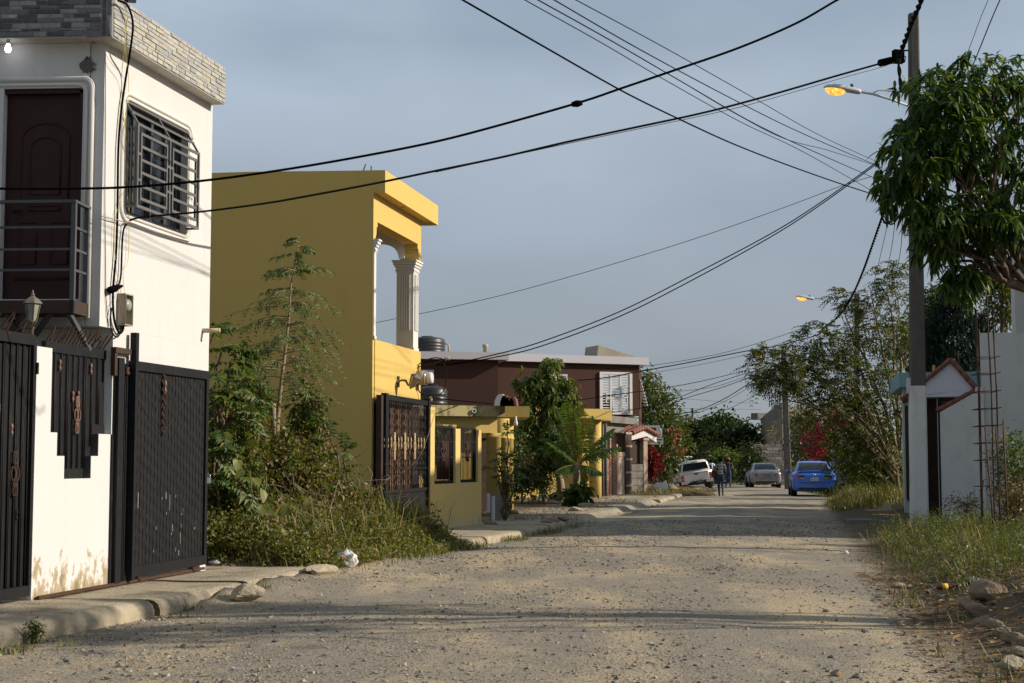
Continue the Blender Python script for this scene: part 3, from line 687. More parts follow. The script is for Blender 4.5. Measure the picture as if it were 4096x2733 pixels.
for t in (0.02, .52):
    m = MB(); o = .01 + (GO - .03) * t; z = zw + (gzt - zw) * t + .006; m.bar(WP.pt(g0, z, o), WP.pt(g1, z, o), .022, .022); m.build('rail', M['grille'], gr)
m = MB()
for i in range(3):
    WP.box(m, g0 + .002, g0 + .02, gzb + .03, gzt - .03, .03 + i * .045, .045 + i * .045)
m.build('side_bar', M['grille'], gr)
# balcony
BO = .46
bs, bzt = WF.at(75.9, 202.5, BO); bzf = WF.at(60, 300, BO)[1]; bzb = WF.at(60, 313, BO)[1]
bal = thing('balcony', 'shallow steel balcony with dark rails below the dark upper door of the white house', 'balcony', WF.pt(bs, bzb, 0))
m = MB(); WF.box(m, bs, 4.2, bzb, bzf, .03, BO); WF.box(m, bs + .04, 4.2, bzb + .012, bzf - .015, .005, .03); m.build('platform', M['rust_dark'], bal)
m = MB(); WF.box(m, bs - .005, 4.2, bzt, bzt + .03, BO - .05, BO + .012); WF.box(m, bs - .005, bs + .05, bzt + .002, bzt + .028, .01, BO - .052); m.build('handrail', M['rail'], bal)
for o in (BO - .045, .03):
    m = MB(); WF.box(m, bs, bs + .045, bzb + .005, bzt, o, o + .045); m.build('post', M['rail'], bal)
m = MB(); WF.box(m, 2.6, 2.645, bzb, bzt, BO - .045, BO); m.build('post', M['rail'], bal)
for y in (465, 663, 848):
    z = WF.at(*Z(2, 300, y), BO)[1]
    m = MB(); WF.box(m, bs + .046, 2.6, z - .012, z + .012, BO - .035, BO - .015); WF.box(m, bs + .012, bs + .034, z - .012, z + .012, .076, BO - .046); m.build('crossbar', M['rail'], bal)
for a, b in (((620, 1225), (800, 1568)), ((60, 1235), (235, 1500)), ((215, 1215), (50, 1450)), ((450, 1225), (320, 1430))):
    m = MB(); p0 = WF.pt(*WF.at(*Z(2, *a), BO - .05), BO - .05); p1 = WF.pt(*WF.at(*Z(2, *b), .02), .02); p0[2] = bzb; m.bar(p0, p1, .045, .045); m.build('brace', M['rail'], bal)
# bulb, cement patch
c = WF.pt(*WF.at(8.2, 42, .16), .16)
bl = thing('light_bulb', 'lit white bulb hanging in its socket under the stone parapet over the dark upper door', 'light bulb', c)
m = MB(); m.lathe([(.03, .055), (.035, .05), (.02, .045), (.018, 0), (.02, -.02)], c, 12); m.lathe([(.06, .075), (.06, .06)], c, 12); m.build('socket', M['pvc'], bl)
m = MB(); m.lathe([(.017, -.02), (.022, -.04), (.032, -.065), (.033, -.085), (.022, -.108), (.004, -.114)], c, 14); m.build('bulb', M['bulb'], bl)
m = MB(); c = WF.pt(*WF.at(*Z(1, 785, 590)), .002); r_ = np.random.default_rng(4); k = 26
pts = [(math.cos(a) * (.078 + .012 * r_.normal()), math.sin(a) * (.082 + .012 * r_.normal())) for a in np.linspace(0, 2 * math.pi, k, False)]
m.prism([c + np.array((x, 0, z)) for x, z in pts], [c + np.array((x * .92, -.014, z * .92)) for x, z in pts]); m.build('cement_patch', plain('dark_cement', (.065, .062, .058), .95, .5, 20, bump=.8), house)
# drain spout
c = WP.pt(*wp(2, 1815, 1395), 0); m = MB(); e = c + np.array((*WP.n, 0)) * .22; m.tube([c, e], .028, 10)
m.tube([e - np.array((*WP.n, 0)) * .002, e + np.array((*WP.n, 0)) * .002], .031, 10)
tag(m.build('drain_spout', M['pvc']), 'short stained plastic pipe poking out of the far end of the white wall', 'drain pipe')
# floodlight on the parapet
c = WP.pt(WP.at(126, 8, .1)[0], ztopp, .1)
fl = thing('floodlight', 'black box light sitting on the stone parapet with wires hanging from it', 'floodlight', c)
m = MB(); m.box(c + np.array((.02, 0, .15)), (.17, .15, .17), .3); m.build('housing', M['trim_black'], fl)
m = MB(); m.bar(c + np.array((0, 0, 0)), c + np.array((.0, 0, .07)), .03); m.build('bracket', M['trim_black'], fl)
# meter box and wiring on the facade
b0 = wp(2, 1043, 1345); b1 = wp(2, 1150, 1085)
bx = thing('meter_box', 'beige electric meter box with loose wires on the white wall by the corner', 'meter box', WP.pt(b0[0], b0[1], 0))
m = MB(); WP.box(m, b0[0], b0[0] + .19, b0[1], b1[1], .0, .02)
s0, s1 = b0[0], b0[0] + .19
for a in ((s0, s0 + .012), (s1 - .012, s1)): WP.box(m, a[0], a[1], b0[1], b1[1], .021, .10)
for a in ((b0[1], b0[1] + .012), (b1[1] - .012, b1[1])): WP.box(m, s0 + .013, s1 - .013, a[0], a[1], .021, .10)
m.build('case', M['boxgrey'], bx)
m = MB(); WP.box(m, s0 - .004, s0 - .001, b0[1] + .02, b1[1] - .02, .02, .11); m.build('cover', M['boxgrey'], bx)
m = MB(); c = WP.pt((s0 + s1) / 2, (b0[1] + b1[1]) / 2 + .05, .03); m.lathe([(.07, 0), (.07, .05), (.055, .07), (.03, .08)], c, 14, axis=(*WP.n, 0)); m.build('meter', M['lantern_glass'], bx)
def facade_wire(name, label, cat, k, pts, r, mat, off=.03, group=None):
    q = [WP.pt(*WP.at(*Z(*p[:3]), p[3] if len(p) > 3 else off), p[3] if len(p) > 3 else off) for p in pts]
    q = np.array(q); t = np.linspace(0, 1, len(q)); tt = np.linspace(0, 1, len(q) * 4)
    # smooth through the points
    Q = []
    for i in range(len(q) - 1):
        p0, p1, p2, p3 = q[max(i - 1, 0)], q[i], q[i + 1], q[min(i + 2, len(q) - 1)]
        for s in np.linspace(0, 1, 6, False): Q.append(.5 * (2 * p1 + (p2 - p0) * s + (2 * p0 - 5 * p1 + 4 * p2 - p3) * s * s + (3 * p1 - p0 - 3 * p2 + p3) * s ** 3))
    Q.append(q[-1]); m = MB(); m.tube(Q, r, 6); return tag(m.build(name, mat), label, cat, group)
facade_wire('service_cable', 'thick black cable running down the white wall from the parapet to the meter box', 'cable', 1,
    [(1, 1060, 5, .24), (1, 1140, 45, .26), (1, 1190, 200, .25), (1, 1175, 400, .22), (1, 1130, 680, .05), (1, 1085, 1000), (1, 1060, 1350), (2, 1053, 300), (2, 1040, 700), (2, 1015, 1000), (2, 1013, 1180), (2, 1030, 1330), (2, 1070, 1415), (2, 1100, 1390), (2, 1108, 1345)], .0125, M['cable'])
facade_wire('service_cable', 'black cable looping from the wire tie down into the clamp on the white wall', 'cable', 2,
    [(2, 1135, 432, .06), (2, 1108, 490), (2, 1095, 600), (2, 1090, 740), (2, 1083, 900), (2, 1060, 985), (2, 1005, 1003)], .010, M['cable'])
facade_wire('service_cable', 'dark cable hanging in a loop below the meter box', 'cable', 2,
    [(2, 1000, 1190), (2, 988, 1300), (2, 1005, 1410), (2, 1045, 1452), (2, 1075, 1420), (2, 1090, 1350)], .009, M['wire_grey'])
facade_wire('hanging_wire', 'thin yellow wire dangling down the white wall beside the window grille', 'wire', 1,
    [(1, 1085, 5, .24), (1, 1140, 130, .23), (1, 1110, 470, .19), (1, 1088, 740), (1, 1110, 1050), (1, 1145, 1450), (2, 1130, 110), (2, 1155, 300), (2, 1155, 560), (2, 1145, 780), (2, 1105, 870), (2, 1115, 1060), (2, 1130, 1200)], .0035, M['wire_yellow'])
facade_wire('hanging_wire', 'thin yellow wire crossing behind the thick cable by the window grille', 'wire', 1,
    [(1, 1130, 60, .24), (1, 1120, 400, .2), (1, 1152, 700, .04), (1, 1145, 950), (1, 1115, 1100), (1, 1105, 1300), (1, 1130, 1500), (2, 1110, 130), (2, 1055, 280), (2, 1025, 480), (2, 1035, 800), (2, 1075, 1020), (2, 1110, 1250)], .003, M['wire_yellow'])
facade_wire('hanging_wire', 'thin grey wire down the corner edge of the white wall', 'wire', 1,
    [(1, 945, 460, .02), (1, 945, 1000, .012), (2, 940, 200, .012), (2, 945, 700, .012), (2, 950, 1100, .012), (2, 975, 1360, .012)], .004, M['wire_grey'])
facade_wire('hanging_wire', 'thin reddish wire down the meter box on the white wall', 'wire', 2, [(2, 1045, 950), (2, 1065, 1060), (2, 1075, 1150, .15), (2, 1095, 1250, .15), (2, 1115, 1330, .15)], .003, M['wire_red'])
facade_wire('tie_wire', 'pale tie wire from the balcony post to the thick black cable', 'wire', 2, [(2, 903, 368, .02), (2, 980, 385, .05), (2, 1070, 408, .05), (2, 1135, 432, .06)], .006, M['boxgrey'])
m = MB(); c = WP.pt(*wp(2, 975, 1020), .0)
a_, b_2 = WP.pt(*wp(2, 940, 1035), .05), WP.pt(*wp(2, 1055, 995), .05); m.tube([a_, (a_ * .6 + b_2 * .4), b_2], [.03, .034, .014], 8)
for i in range(5):
    q = a_ + (b_2 - a_) * (.05 + .1 * i); m.lathe([(.036, -.007), (.039, 0), (.036, .007)], q, 10, axis=b_2 - a_)
tag(m.build('cable_clamp', M['cable']), 'ribbed black cable clamp fixed at the corner of the white wall above the meter box', 'cable clamp')

# ------------------------------------------------------------------ white fence wall with stepped opening
fw = thing('fence_wall', 'low white wall with peeling base and stepped opening filled by a black iron panel', 'fence wall', WP.pt(*WP.at(31, 599), 0))
wq = lambda x, y: wp(3, x, y, T_ + .09)
OUT = [(315, 190), (470, 205), (455, 962), (513, 966), (513, 1172), (577, 1177), (577, 1380), (812, 1378), (812, 1175), (880, 1170), (880, 975), (972, 978)]
pts = [wp(3, *p) for p in OUT]; T_ = -.17
s_b0, s_b1 = WP.at(31, 597)[0], WP.at(107.4, 584)[0]; zb = .02
# built as butting boxes so that the stepped opening stays clean
sx = [s_b0, pts[1][0], pts[3][0], pts[5][0], pts[7][0], pts[9][0], s_b1]
za, zbm, zc_, zd = (pts[0][1] + pts[1][1]) / 2, (pts[2][1] + pts[11][1]) / 2, (pts[4][1] + pts[8][1]) / 2, pts[6][1]
m = MB()
for a, b, z in ((sx[0], sx[1], za), (sx[1], sx[2], zbm), (sx[2], sx[3], zc_), (sx[3], sx[4], zd), (sx[4], sx[5], zc_), (sx[5], sx[6], zbm)): WP.box(m, a, b, zb, z, T_, 0)
m.build('wall', M['white_peel'], fw)
pan = MB(); pz = wp(3, 700, 265)[1]
top_l, top_r = sx[1] + .0, WP.at(105.5, 357, T_ + .09)[0]
for a, b, z in ((sx[1], sx[2], zbm), (sx[2], sx[3], zc_), (sx[3], sx[4], zd), (sx[4], sx[5], zc_), (sx[5], top_r, zbm)): WP.box(pan, a + .002, b - .002 if b != top_r else b, z + .003, pz, T_ + .06, T_ + .08)
WP.box(pan, sx[1] + .002, top_r, pz, pz + .10, T_ + .05, T_ + .10)
for a, b, z in ((sx[1], sx[2], zbm), (sx[2], sx[3], zc_), (sx[3], sx[4], zd), (sx[4], sx[5], zc_), (sx[5], top_r, zbm)): WP.box(pan, a + .003, b - .003, z + .004, z + .10, T_ + .0805, T_ + .092)
panel = pan.build('iron_panel', M['black'], fw)
def lowz(s):
    for a, b, z in ((sx[1], sx[2], zbm), (sx[2], sx[3], zc_), (sx[3], sx[4], zd), (sx[4], sx[5], zc_), (sx[5], 99, zbm)):
        if a <= s < b: return z + .10
    return zbm + .1
for x in (480, 540, 592, 605, 650, 700, 748, 762, 815, 868, 880):
    s = wq(x, 700)[0]; m = MB(); m.tube([WP.pt(s, lowz(s) + .003, T_ + .095), WP.pt(s, pz - .003, T_ + .095)], .0085, 6); m.build('bar', M['black2'], panel)
def spindle(m, pl, s, z0, h, off, r=.016):
    pr = [(.35, 0), (.5, .03), (.35, .07), (.8, .14), (1, .24), (.75, .36), (.4, .44), (.75, .48), (.4, .52), (.8, .6), (1, .74), (.7, .88), (.4, .95), (.5, .98), (.3, 1)]
    m.lathe([(a * r, b * h) for a, b in pr], pl.pt(s, z0, off), 10)
def scroll(m, pl, s, z, w, h, off, r=.007):
    """cast scroll-work: stacked pairs of curls"""
    for k, (dz, ww) in enumerate(((.36, .55), (.0, 1.0), (-.36, .55))):
        for sd in (-1, 1):
            q = []
            for a in np.linspace(-2.6, 2.9, 14):
                rr = (1 - .12 * (a + 2.6) / 5.5); q.append(pl.pt(s + sd * (w * .25 * ww + w * .23 * ww * math.cos(a) * rr), z + dz * h + h * .17 * math.sin(a) * rr, off))
            m.tube(q, r, 5)
    for sd in (-1, 1): m.tube([pl.pt(s + sd * w * .04, z - h * .52, off), pl.pt(s + sd * w * .12, z - h * .2, off + .004), pl.pt(s + sd * w * .03, z, off + .004), pl.pt(s + sd * w * .12, z + h * .2, off + .004), pl.pt(s + sd * w * .04, z + h * .5, off)], r, 5)
for x, y0, y1 in ((536, 415, 305), (815, 445, 342), (652, 690, 590), (701, 665, 590)):
    s, z0 = wp(3, x, y0, T_ + .1); z1 = wp(3, x, y1, T_ + .1)[1]; m = MB(); spindle(m, WP, s, z0, z1 - z0, T_ + .10, .017); m.build('spindle', M['bronze'], panel)
m = MB(); s, z = wp(3, 690, 805, T_ + .11); scroll(m, WP, s, z, .13, .36, T_ + .115); m.build('scroll_ornament', M['bronze'], panel)
# rusty spikes leaning on top
def spikes(parent, s0, s1, n, z0, off, seed):
    r_ = np.random.default_rng(seed)
    for i in range(n):
        s = s0 + (s1 - s0) * (i + .5) / n; m = MB(); h = .17 + .03 * r_.normal()
        p0 = WP.pt(s, z0, off); p1 = WP.pt(s - .01, z0 + h * .75, off) + np.array((.10 + .02 * r_.normal(), -.02, 0)); m.bar(p0, p1, .012, .012); e = p1 - p0; e /= np.linalg.norm(e); m.bar(p1, p1 + e * .03, .014, .006); m.build('spike', M['rust'], parent)
spikes(fw, sx[1] + .02, top_r, 17, pz + .095, T_ + .07, 2)
# concrete jamb and black post between fence and sliding gate
jb = MB(); a, b = WP.at(105.8, 440)[0], WP.at(112.2, 440)[0]; WP.box(jb, top_r + .003, WP.at(112.6, 440, -.2)[0], .05, wp(3, 960, 325)[1], -.26, -.20)
jb.build('jamb', M['alu'], fw)
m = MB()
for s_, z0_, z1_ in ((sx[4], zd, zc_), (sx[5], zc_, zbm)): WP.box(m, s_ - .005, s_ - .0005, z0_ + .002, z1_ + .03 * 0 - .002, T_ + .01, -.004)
m.build('reveal_liner', M['alu'], fw)  # thin dark strips lining the right-hand sides of the steps
# wall lantern on the pillar
c = WP.pt(*WP.at(31.5, 343, -.1), -.1)
def lantern(name, label, c, scale, tilt=None, hang=False):
    L0 = thing(name, label, 'lantern', c); k = scale
    def tr(a):
        a = a * k
        if tilt is not None: a = a @ np.array(tilt).T
        return a + np.array(c)
    def mk(nm, fn, mat):
        m = MB(); fn(m); m.xform(tr); return m.build(nm, mat, L0)
    mk('post', lambda m: m.lathe([(.022, -.12), (.022, .02), (.035, .03), (.02, .05), (.03, .07), (.055, .10), (.06, .115)], (0, 0, 0), 12), M['lantern_metal'])
    mk('glass', lambda m: m.lathe([(.05, .116), (.088, .31)], (0, 0, 0), 6, smooth=False), M['lantern_glass'])
    def ribs(m):
        for i in range(6):
            a = 2 * math.pi * i / 6; m.bar((.053 * math.cos(a), .053 * math.sin(a), .115), (.092 * math.cos(a), .092 * math.sin(a), .31), .012, .012)
    mk('frame', ribs, M['lantern_metal'])
    mk('cap', lambda m: m.lathe([(.085, .309), (.118, .315), (.11, .33), (.075, .37), (.035, .395), (.022, .41), (.028, .42), (.012, .44), (.014, .45), (.003, .48)], (0, 0, 0), 6, smooth=False), M['lantern_metal'])
    return L0
lantern('pillar_lantern', 'weathered grey lantern standing above the white fence pillar under the balcony', c + np.array((0, 0, .12)), .82)
# ------------------------------------------------------------------ left black gate (runs out of the picture)
s1 = WP.at(32.2, 480)[0]; s0 = s1 - 2.6; zt = wp(3, 150, 160)[1]; zb_ = WP.at(20, 598, .02)[1]
lg = thing('iron_gate', 'black sheet iron gate with vertical bars at the left edge of the picture', 'gate', WP.pt(s1, .15, 0))
m = MB(); WP.box(m, s0, s1, zb_ + .03, zt, -.06, -.04); m.build('sheet', M['black'], lg)
m = MB(); WP.box(m, s0, s1, zt, zt + .10, -.08, 0); WP.box(m, s0, s1, zb_, zb_ + .10, -.039, 0); WP.box(m, s1 - .045, s1, zb_ + .101, zt - .001, -.039, .012); m.build('frame', M['black'], lg)
for i, x in enumerate((45, 60, 110, 120, 165, 178, 222, 234, 278, 285, -10, -60, -110, -160)):
    s = wp(3, x, 800)[0]; m = MB(); m.tube([WP.pt(s, zb_ + .103, -.028), WP.pt(s, zt - .003, -.028)], .0085, 6); m.build('bar', M['black2'], lg)
for s in (s1 - .18, s1 - .34): pass
m = MB(); s, z0 = wp(3, 104, 995, -.02); spindle(m, WP, s, z0, wp(3, 104, 880, -.02)[1] - z0, -.02, .018); m.build('spindle', M['bronze'], lg)
m = MB(); s, z0 = wp(4, 127, 165, -.02); spindle(m, WP, s, z0, .11, -.02, .018); m.build('spindle', M['black2'], lg)
m = MB(); s, z = wp(3, 135, 1330, -.015); scroll(m, WP, s, z, .15, .40, -.012); m.build('scroll_ornament', M['rust_dark'], lg)
m = MB(); WP.box(m, s1 - .012, s1 + .012, wp(3, 300, 440)[1], wp(3, 300, 335)[1], .013, .035); m.build('hinge', M['black2'], lg)
for s in (s0 + .4,): pass
spikes(lg, s1 - 1.2, s1, 9, zt + .095, -.04, 5)
a = wp(3, 7, 585); b = wp(3, 29, 518); m = MB(); WP.box(m, a[0], b[0], a[1], b[1], -.039, -.036); stk = m.build('sticker', M['paper'], lg)
rw = (R(90), 0, math.atan2(WP.d[1], WP.d[0]))
text('lettering', 'G', .06, WP.pt((a[0] + b[0]) / 2, (a[1] + b[1]) / 2, -.035), (R(90), R(90), rw[2]), M['ink'], stk)
m = MB(); cs, cz = wp(3, 20, 740); pts = [(cs + dx, cz + dz) for dx, dz in ((-.02, .03), (.0, .012), (.02, .035), (.022, -.02), (.018, -.055), (-.005, -.04), (-.03, -.01))]; WP.poly(m, pts, -.039, -.036); m.build('paint_splash', M['paper'], lg)
# ------------------------------------------------------------------ sliding gate
GO2 = .07
ga, gat = WP.at(133, 360.5, GO2); gb_, _ = WP.at(208.8, 369, GO2); gzb0 = WP.at(133, 577, GO2)[1]
sg = thing('sliding_gate', 'wide black sliding gate of ribbed sheet metal under the white house wall', 'gate', WP.pt(ga, .17, 0))
m = MB(); WP.box(m, ga, gb_, gzb0 + .03, gat, GO2 - .045, GO2 - .02); m.build('sheet', M['black'], sg)
m = MB(); WP.box(m, ga + .06, gb_, gat - .10, gat, GO2 - .019, GO2 + .012); WP.box(m, ga + .06, gb_, gzb0, gzb0 + .11, GO2 - .019, GO2 + .012); WP.box(m, gb_ - .07, gb_, gzb0 + .111, gat - .101, GO2 - .019, GO2 + .008); m.build('frame', M['black'], sg)
m = MB(); WP.box(m, ga - .01, ga + .059, gzb0 - .03, gat + .30, GO2 - .03, GO2 + .04); m.build('end_post', M['black'], sg)
nrib = 22
for i in range(nrib):
    s = ga + .10 + (gb_ - .12 - ga - .10) * i / (nrib - 1); m = MB()
    q = np.array([WP.pt(s + .0022 * math.cos(t * 2.1 + i * 1.7), z, GO2 - .016 + .0022 * math.sin(t * 2.1 + i * 1.7)) for t, z in enumerate(np.linspace(gzb0 + .112, gat - .102, 44))]); m.tube(q, .0055, 4, smooth=False); m.build('twisted_bar', M['black'], sg)
s, zc = wp(3, 1462, 700, GO2); zt_, zb2 = wp(3, 1468, 410, GO2)[1], wp(3, 1450, 990, GO2)[1]
m = MB()
for sd in (-1, 1):
    q = np.array([WP.pt(s + sd * .018 + .008 * math.cos(t * 1.2 + sd), z, GO2 + .005 + .008 * math.sin(t * 1.2 + sd)) for t, z in enumerate(np.linspace(zb2, zt_, 44))]); m.tube(q, .009, 5, smooth=False)
m.build('twisted_ornament', M['rust_dark'], sg)
m = MB(); spindle(m, WP, s, wp(3, 1465, 620, GO2)[1], .16, GO2 + .02, .022); m.build('spindle', M['bronze'], sg)
for x, y in ((1100, 625), (1527, 535)):
    c = WP.pt(WP.at(*Z(4, x, y), GO2)[0], .215, GO2 - .02); m = MB(); n3 = (*WP.n, 0); m.lathe([(.045, -.015), (.045, .015)], c, 14, axis=n3); m.build('wheel', M['rust'], sg)
m = MB(); p0 = WP.pt(WP.at(31, 602)[0] + .05, .185, GO2 - .03); p1 = WP.pt(gb_ + .02, .18, GO2 - .03); m.bar(p0, p1, .03, .03); m.build('track', M['rust'], sg)
m = MB(); c = WP.pt(gb_ + .01, wp(3, 1865, 1390)[1], GO2 + .02); m.box(c, (.05, .03, .07), .2); m.tube([c + np.array((-.015, 0, .03)), c + np.array((-.015, 0, .07)), c + np.array((.015, 0, .07)), c + np.array((.015, 0, .03))], .006, 6); m.build('padlock', M['chrome'], sg)
# paint drips
r_ = np.random.default_rng(8); m = MB()
for i in range(18):
    s = ga + .12 + (gb_ - ga - .25) * r_.beta(2, 2.4); z = gzb0 + .14 + .75 * r_.random(); h = .02 + .16 * r_.random() ** 2; WP.box(m, s, s + .003 + .003 * r_.random(), z, z + h, GO2 - .0195, GO2 - .0172)
m.build('paint_drip', M['paper'], sg)
m = MB()
for A_, B_ in (((1192, 565), (1438, 968)), ((1765, 520), (1480, 958))): m.bar(WP.pt(*wp(3, *A_, GO2), GO2 - .011), WP.pt(*wp(3, *B_, GO2), GO2 - .011), .004, .003, up=(*WP.n, 0))
m.build('scratch', M['alu'], sg)
# black post left of the gate with pulley box on top
a, b = WP.at(115.5, 420, -.05)[0], WP.at(121.2, 420, -.05)[0]
a, b = WP.at(115.5, 420, .03)[0], WP.at(121.2, 420, .03)[0]
pg = thing('gate_post', 'black metal post with rusty roller bracket between the fence panel and the sliding gate', 'gate post', WP.pt(a, .17, -.05))
m = MB(); WP.box(m, a, b, .19, wp(3, 1090, 300)[1], .0215, .06); m.build('post', M['black'], pg)
m = MB(); WP.box(m, s_b1 + .004, WP.at(112.8, 440)[0], .19, zbm, .004, .018); WP.box(m, WP.at(112.8, 440)[0] + .002, a - .012, .19, wp(3, 1090, 315)[1] - .05, .004, .018); WP.box(m, a - .01, ga - .012, .19, wp(3, 1090, 300)[1] - .05, .004, .02)
for k_ in (.25, .5, .75): WP.box(m, b + (ga - b) * k_ - .01, b + (ga - b) * k_ + .01, .2, wp(3, 1090, 300)[1] - .06, .0205, .032)
m.build('back_plate', M['black'], pg)
m = MB(); zt2 = wp(3, 1110, 215)[1]; WP.box(m, a - .08, ga - .012, zt2 - .06, zt2, .002, .06); WP.box(m, a - .08, a - .02, zt2 - .30, zt2 - .061, .002, .05); m.build('bracket', M['rust_dark'], pg)
m = MB(); m.lathe([(.03, 0), (.035, .02), (.02, .05), (.03, .08)], WP.pt(ga - .1, zt2 - .28, .05), 10); m.build('roller', M['rust'], pg)
# ------------------------------------------------------------------ ochre house with the open balcony
def yp(k, x, y, off=0.0): return YP.at(*Z(k, x, y), off)
YO = .215
y_c = YP.at(372, 420)[0]; y_e = YP.at(420.6, 370)[0]
zr = yp(6, 1370, 113)[1]                       # top of the balcony wall
zpt = YP.at(385.2, 170, YO)[1]; zpb = YP.at(385.2, 192.4, YO)[1]     # parapet top, bottom
sp0, sp1 = YP.at(385.2, 180, YO)[0], YP.at(438.2, 208, YO)[0]
YS = Plane(YP.pt(y_c, 0), (-1, .104), -1); YE = Plane(YP.pt(y_e, 0), (-1, .104), 1)
yh = thing('ochre_house', 'two storey ochre yellow house with an open corner balcony and white fluted column', 'house', (*YP.pt(y_c, 0)[:2], 0))
zfl = zr - .95; zbeam = yp(5, 1700, 620)[1]; zcap = yp(5, 1600, 705)[1]
m = MB(); zg_ = 2.60
YS.box(m, -.0, 7, -.4, zpb, -.16, 0)                                   # blind side wall
YP.box(m, y_c + .165, y_e, zg_, zr, -.15, -.0)                          # street wall up to the balcony parapet
YE.box(m, .155, 1.9, zfl - .2, zr, -.15, 0)                             # far balcony parapet
YP.box(m, y_c + .165, y_e + .05, zg_, zr, -1.9, -1.75)
m.build('wall', M['ochre'], yh)
# frieze with bracketed corners (street side and far side)
def frieze(pl, s0, s1, z0, z1, o0, o1, rr, ends=(1, 1)):
    pts = [(s0, z1), (s0, z0 - rr * 1.6)] if ends[0] else [(s0, z1), (s0, z0)]
    if ends[0]:
        w = rr * .9; pts = [(s0, z1), (s0, z0 - .34), (s0 + .10, z0 - .34)] + [(s0 + .10 + .12 * math.sin(a), z0 - .34 + .20 * (1 - math.cos(a))) for a in np.linspace(.3, 1.57, 5)] + [(s0 + .22, z0 - .10), (s0 + .28, z0 - .10), (s0 + .28, z0)]
    if ends[1]: pts += [(s1 - .28, z0), (s1 - .28, z0 - .10), (s1 - .22, z0 - .10)] + [(s1 - .10 - .12 * math.sin(a), z0 - .34 + .20 * (1 - math.cos(a))) for a in np.linspace(1.57, .3, 5)] + [(s1 - .10, z0 - .34), (s1, z0 - .34), (s1, z1)]
    else: pts += [(s1, z0), (s1, z1)]
    m = MB(); pl.poly(m, pts, o0, o1); return m
zf0 = zpb - .52
frieze(YP, y_c + .003, y_e, zf0, zpb - .001, -.30, -.002, .2).build('frieze', M['ochre'], yh)
def farbeam():
    s0, s1 = .31, 1.9; zz = zpb - .34
    pts = [(s0, zpb - .002), (s0, zf0 - .30)] + [(s0 + .12 + .42 * (1 - math.cos(a)), zf0 - .30 + .34 * math.sin(a)) for a in np.linspace(0, 1.57, 8)] + [(s1, zf0 + .05), (s1, zpb - .002)]
    m = MB(); YE.poly(m, pts, -.28, -.003); return m
farbeam().build('far_frieze', M['grey_white'], yh)
m = MB(); YP.box(m, y_c + .17, y_e - .01, zpb - .012, zpb - .003, -1.8, -.31); m.build('ceiling', M['grey_white'], yh)
m = MB(); YP.box(m, y_c + .17, y_e - .02, zfl - .15, zfl, -1.74, -.16); m.build('balcony_floor', M['concrete'], yh)
# roof parapet, a little crooked like the real one
m = MB(); a = [YP.pt(sp0, zpb, YO), YP.pt(sp0, zpt, YO), YP.pt(sp1, zpb, YO), YP.pt(sp1, YP.at(438.2, 197.5, YO)[1], YO)]
YPs = Plane(YP.pt(sp0, 0, YO), (-1, .104), -1); far = YPs.at(200, 174)[1]
pts = [(0, zpb - .0), (0, zpt), (2.6, zpt + .02), (7.2, zpt - .03), (7.2, zpb)]
zt_r = YP.at(438.2, 196.5, YO)[1]
m.prism([YP.pt(sp0, zpb, YO), YP.pt(sp0, zpt, YO), YP.pt(sp1, zpt, YO), YP.pt(sp1, zpb, YO)], [YPs.pt(.33, zpb), YPs.pt(.33, zpt), YP.pt(sp1, zpt, -.1), YP.pt(sp1, zpb, -.1)])
YPs.poly(m, [(.33, zpb), (.33, zpt), (2.6, zpt + .02), (7.4, zpt - .03), (7.4, zpb)], -.16, 0)
YEs = Plane(YP.pt(sp1, 0, YO), (-1, .104), 1); YEs.box(m, .32, 7.4, zpb, zpt - .004, -.16, -.002)
m.build('parapet', M['ochre'], yh)
m = MB(); YP.box(m, sp0 + .1, sp1 - .1, zpb + .003, zpb + .12, -7, -.11); m.build('roof', M['concrete'], yh)
m = MB(); YP.box(m, sp0 + 1.6, sp0 + 1.7, zpb - .006, zpb - .001, .08, .14); m.build('light_socket', M['trim_black'], yh)
for (k, x, y, h, tl) in ((5, 1268, 155, .14, .06), (5, 1335, 150, .10, 0)):
    s, z = YPs.at(*Z(k, x, y)); m = MB(); q = YPs.pt(s, zpt - .02, -.08); m.tube([q, q + np.array((tl, 0, h + .02))], .012, 5); m.build('rebar_stub', M['rust_dark'], yh)
for x, y in ((1680, 275), (1703, 285), (1722, 290)):
    s = YP.at(*Z(5, x, y), .1)[0]; m = MB(); q = YP.pt(s, zpt - .05, .1); m.tube([q, q + np.array((0, 0, .13))], .008, 5); m.build('rebar_stub', M['rust_dark'], yh)
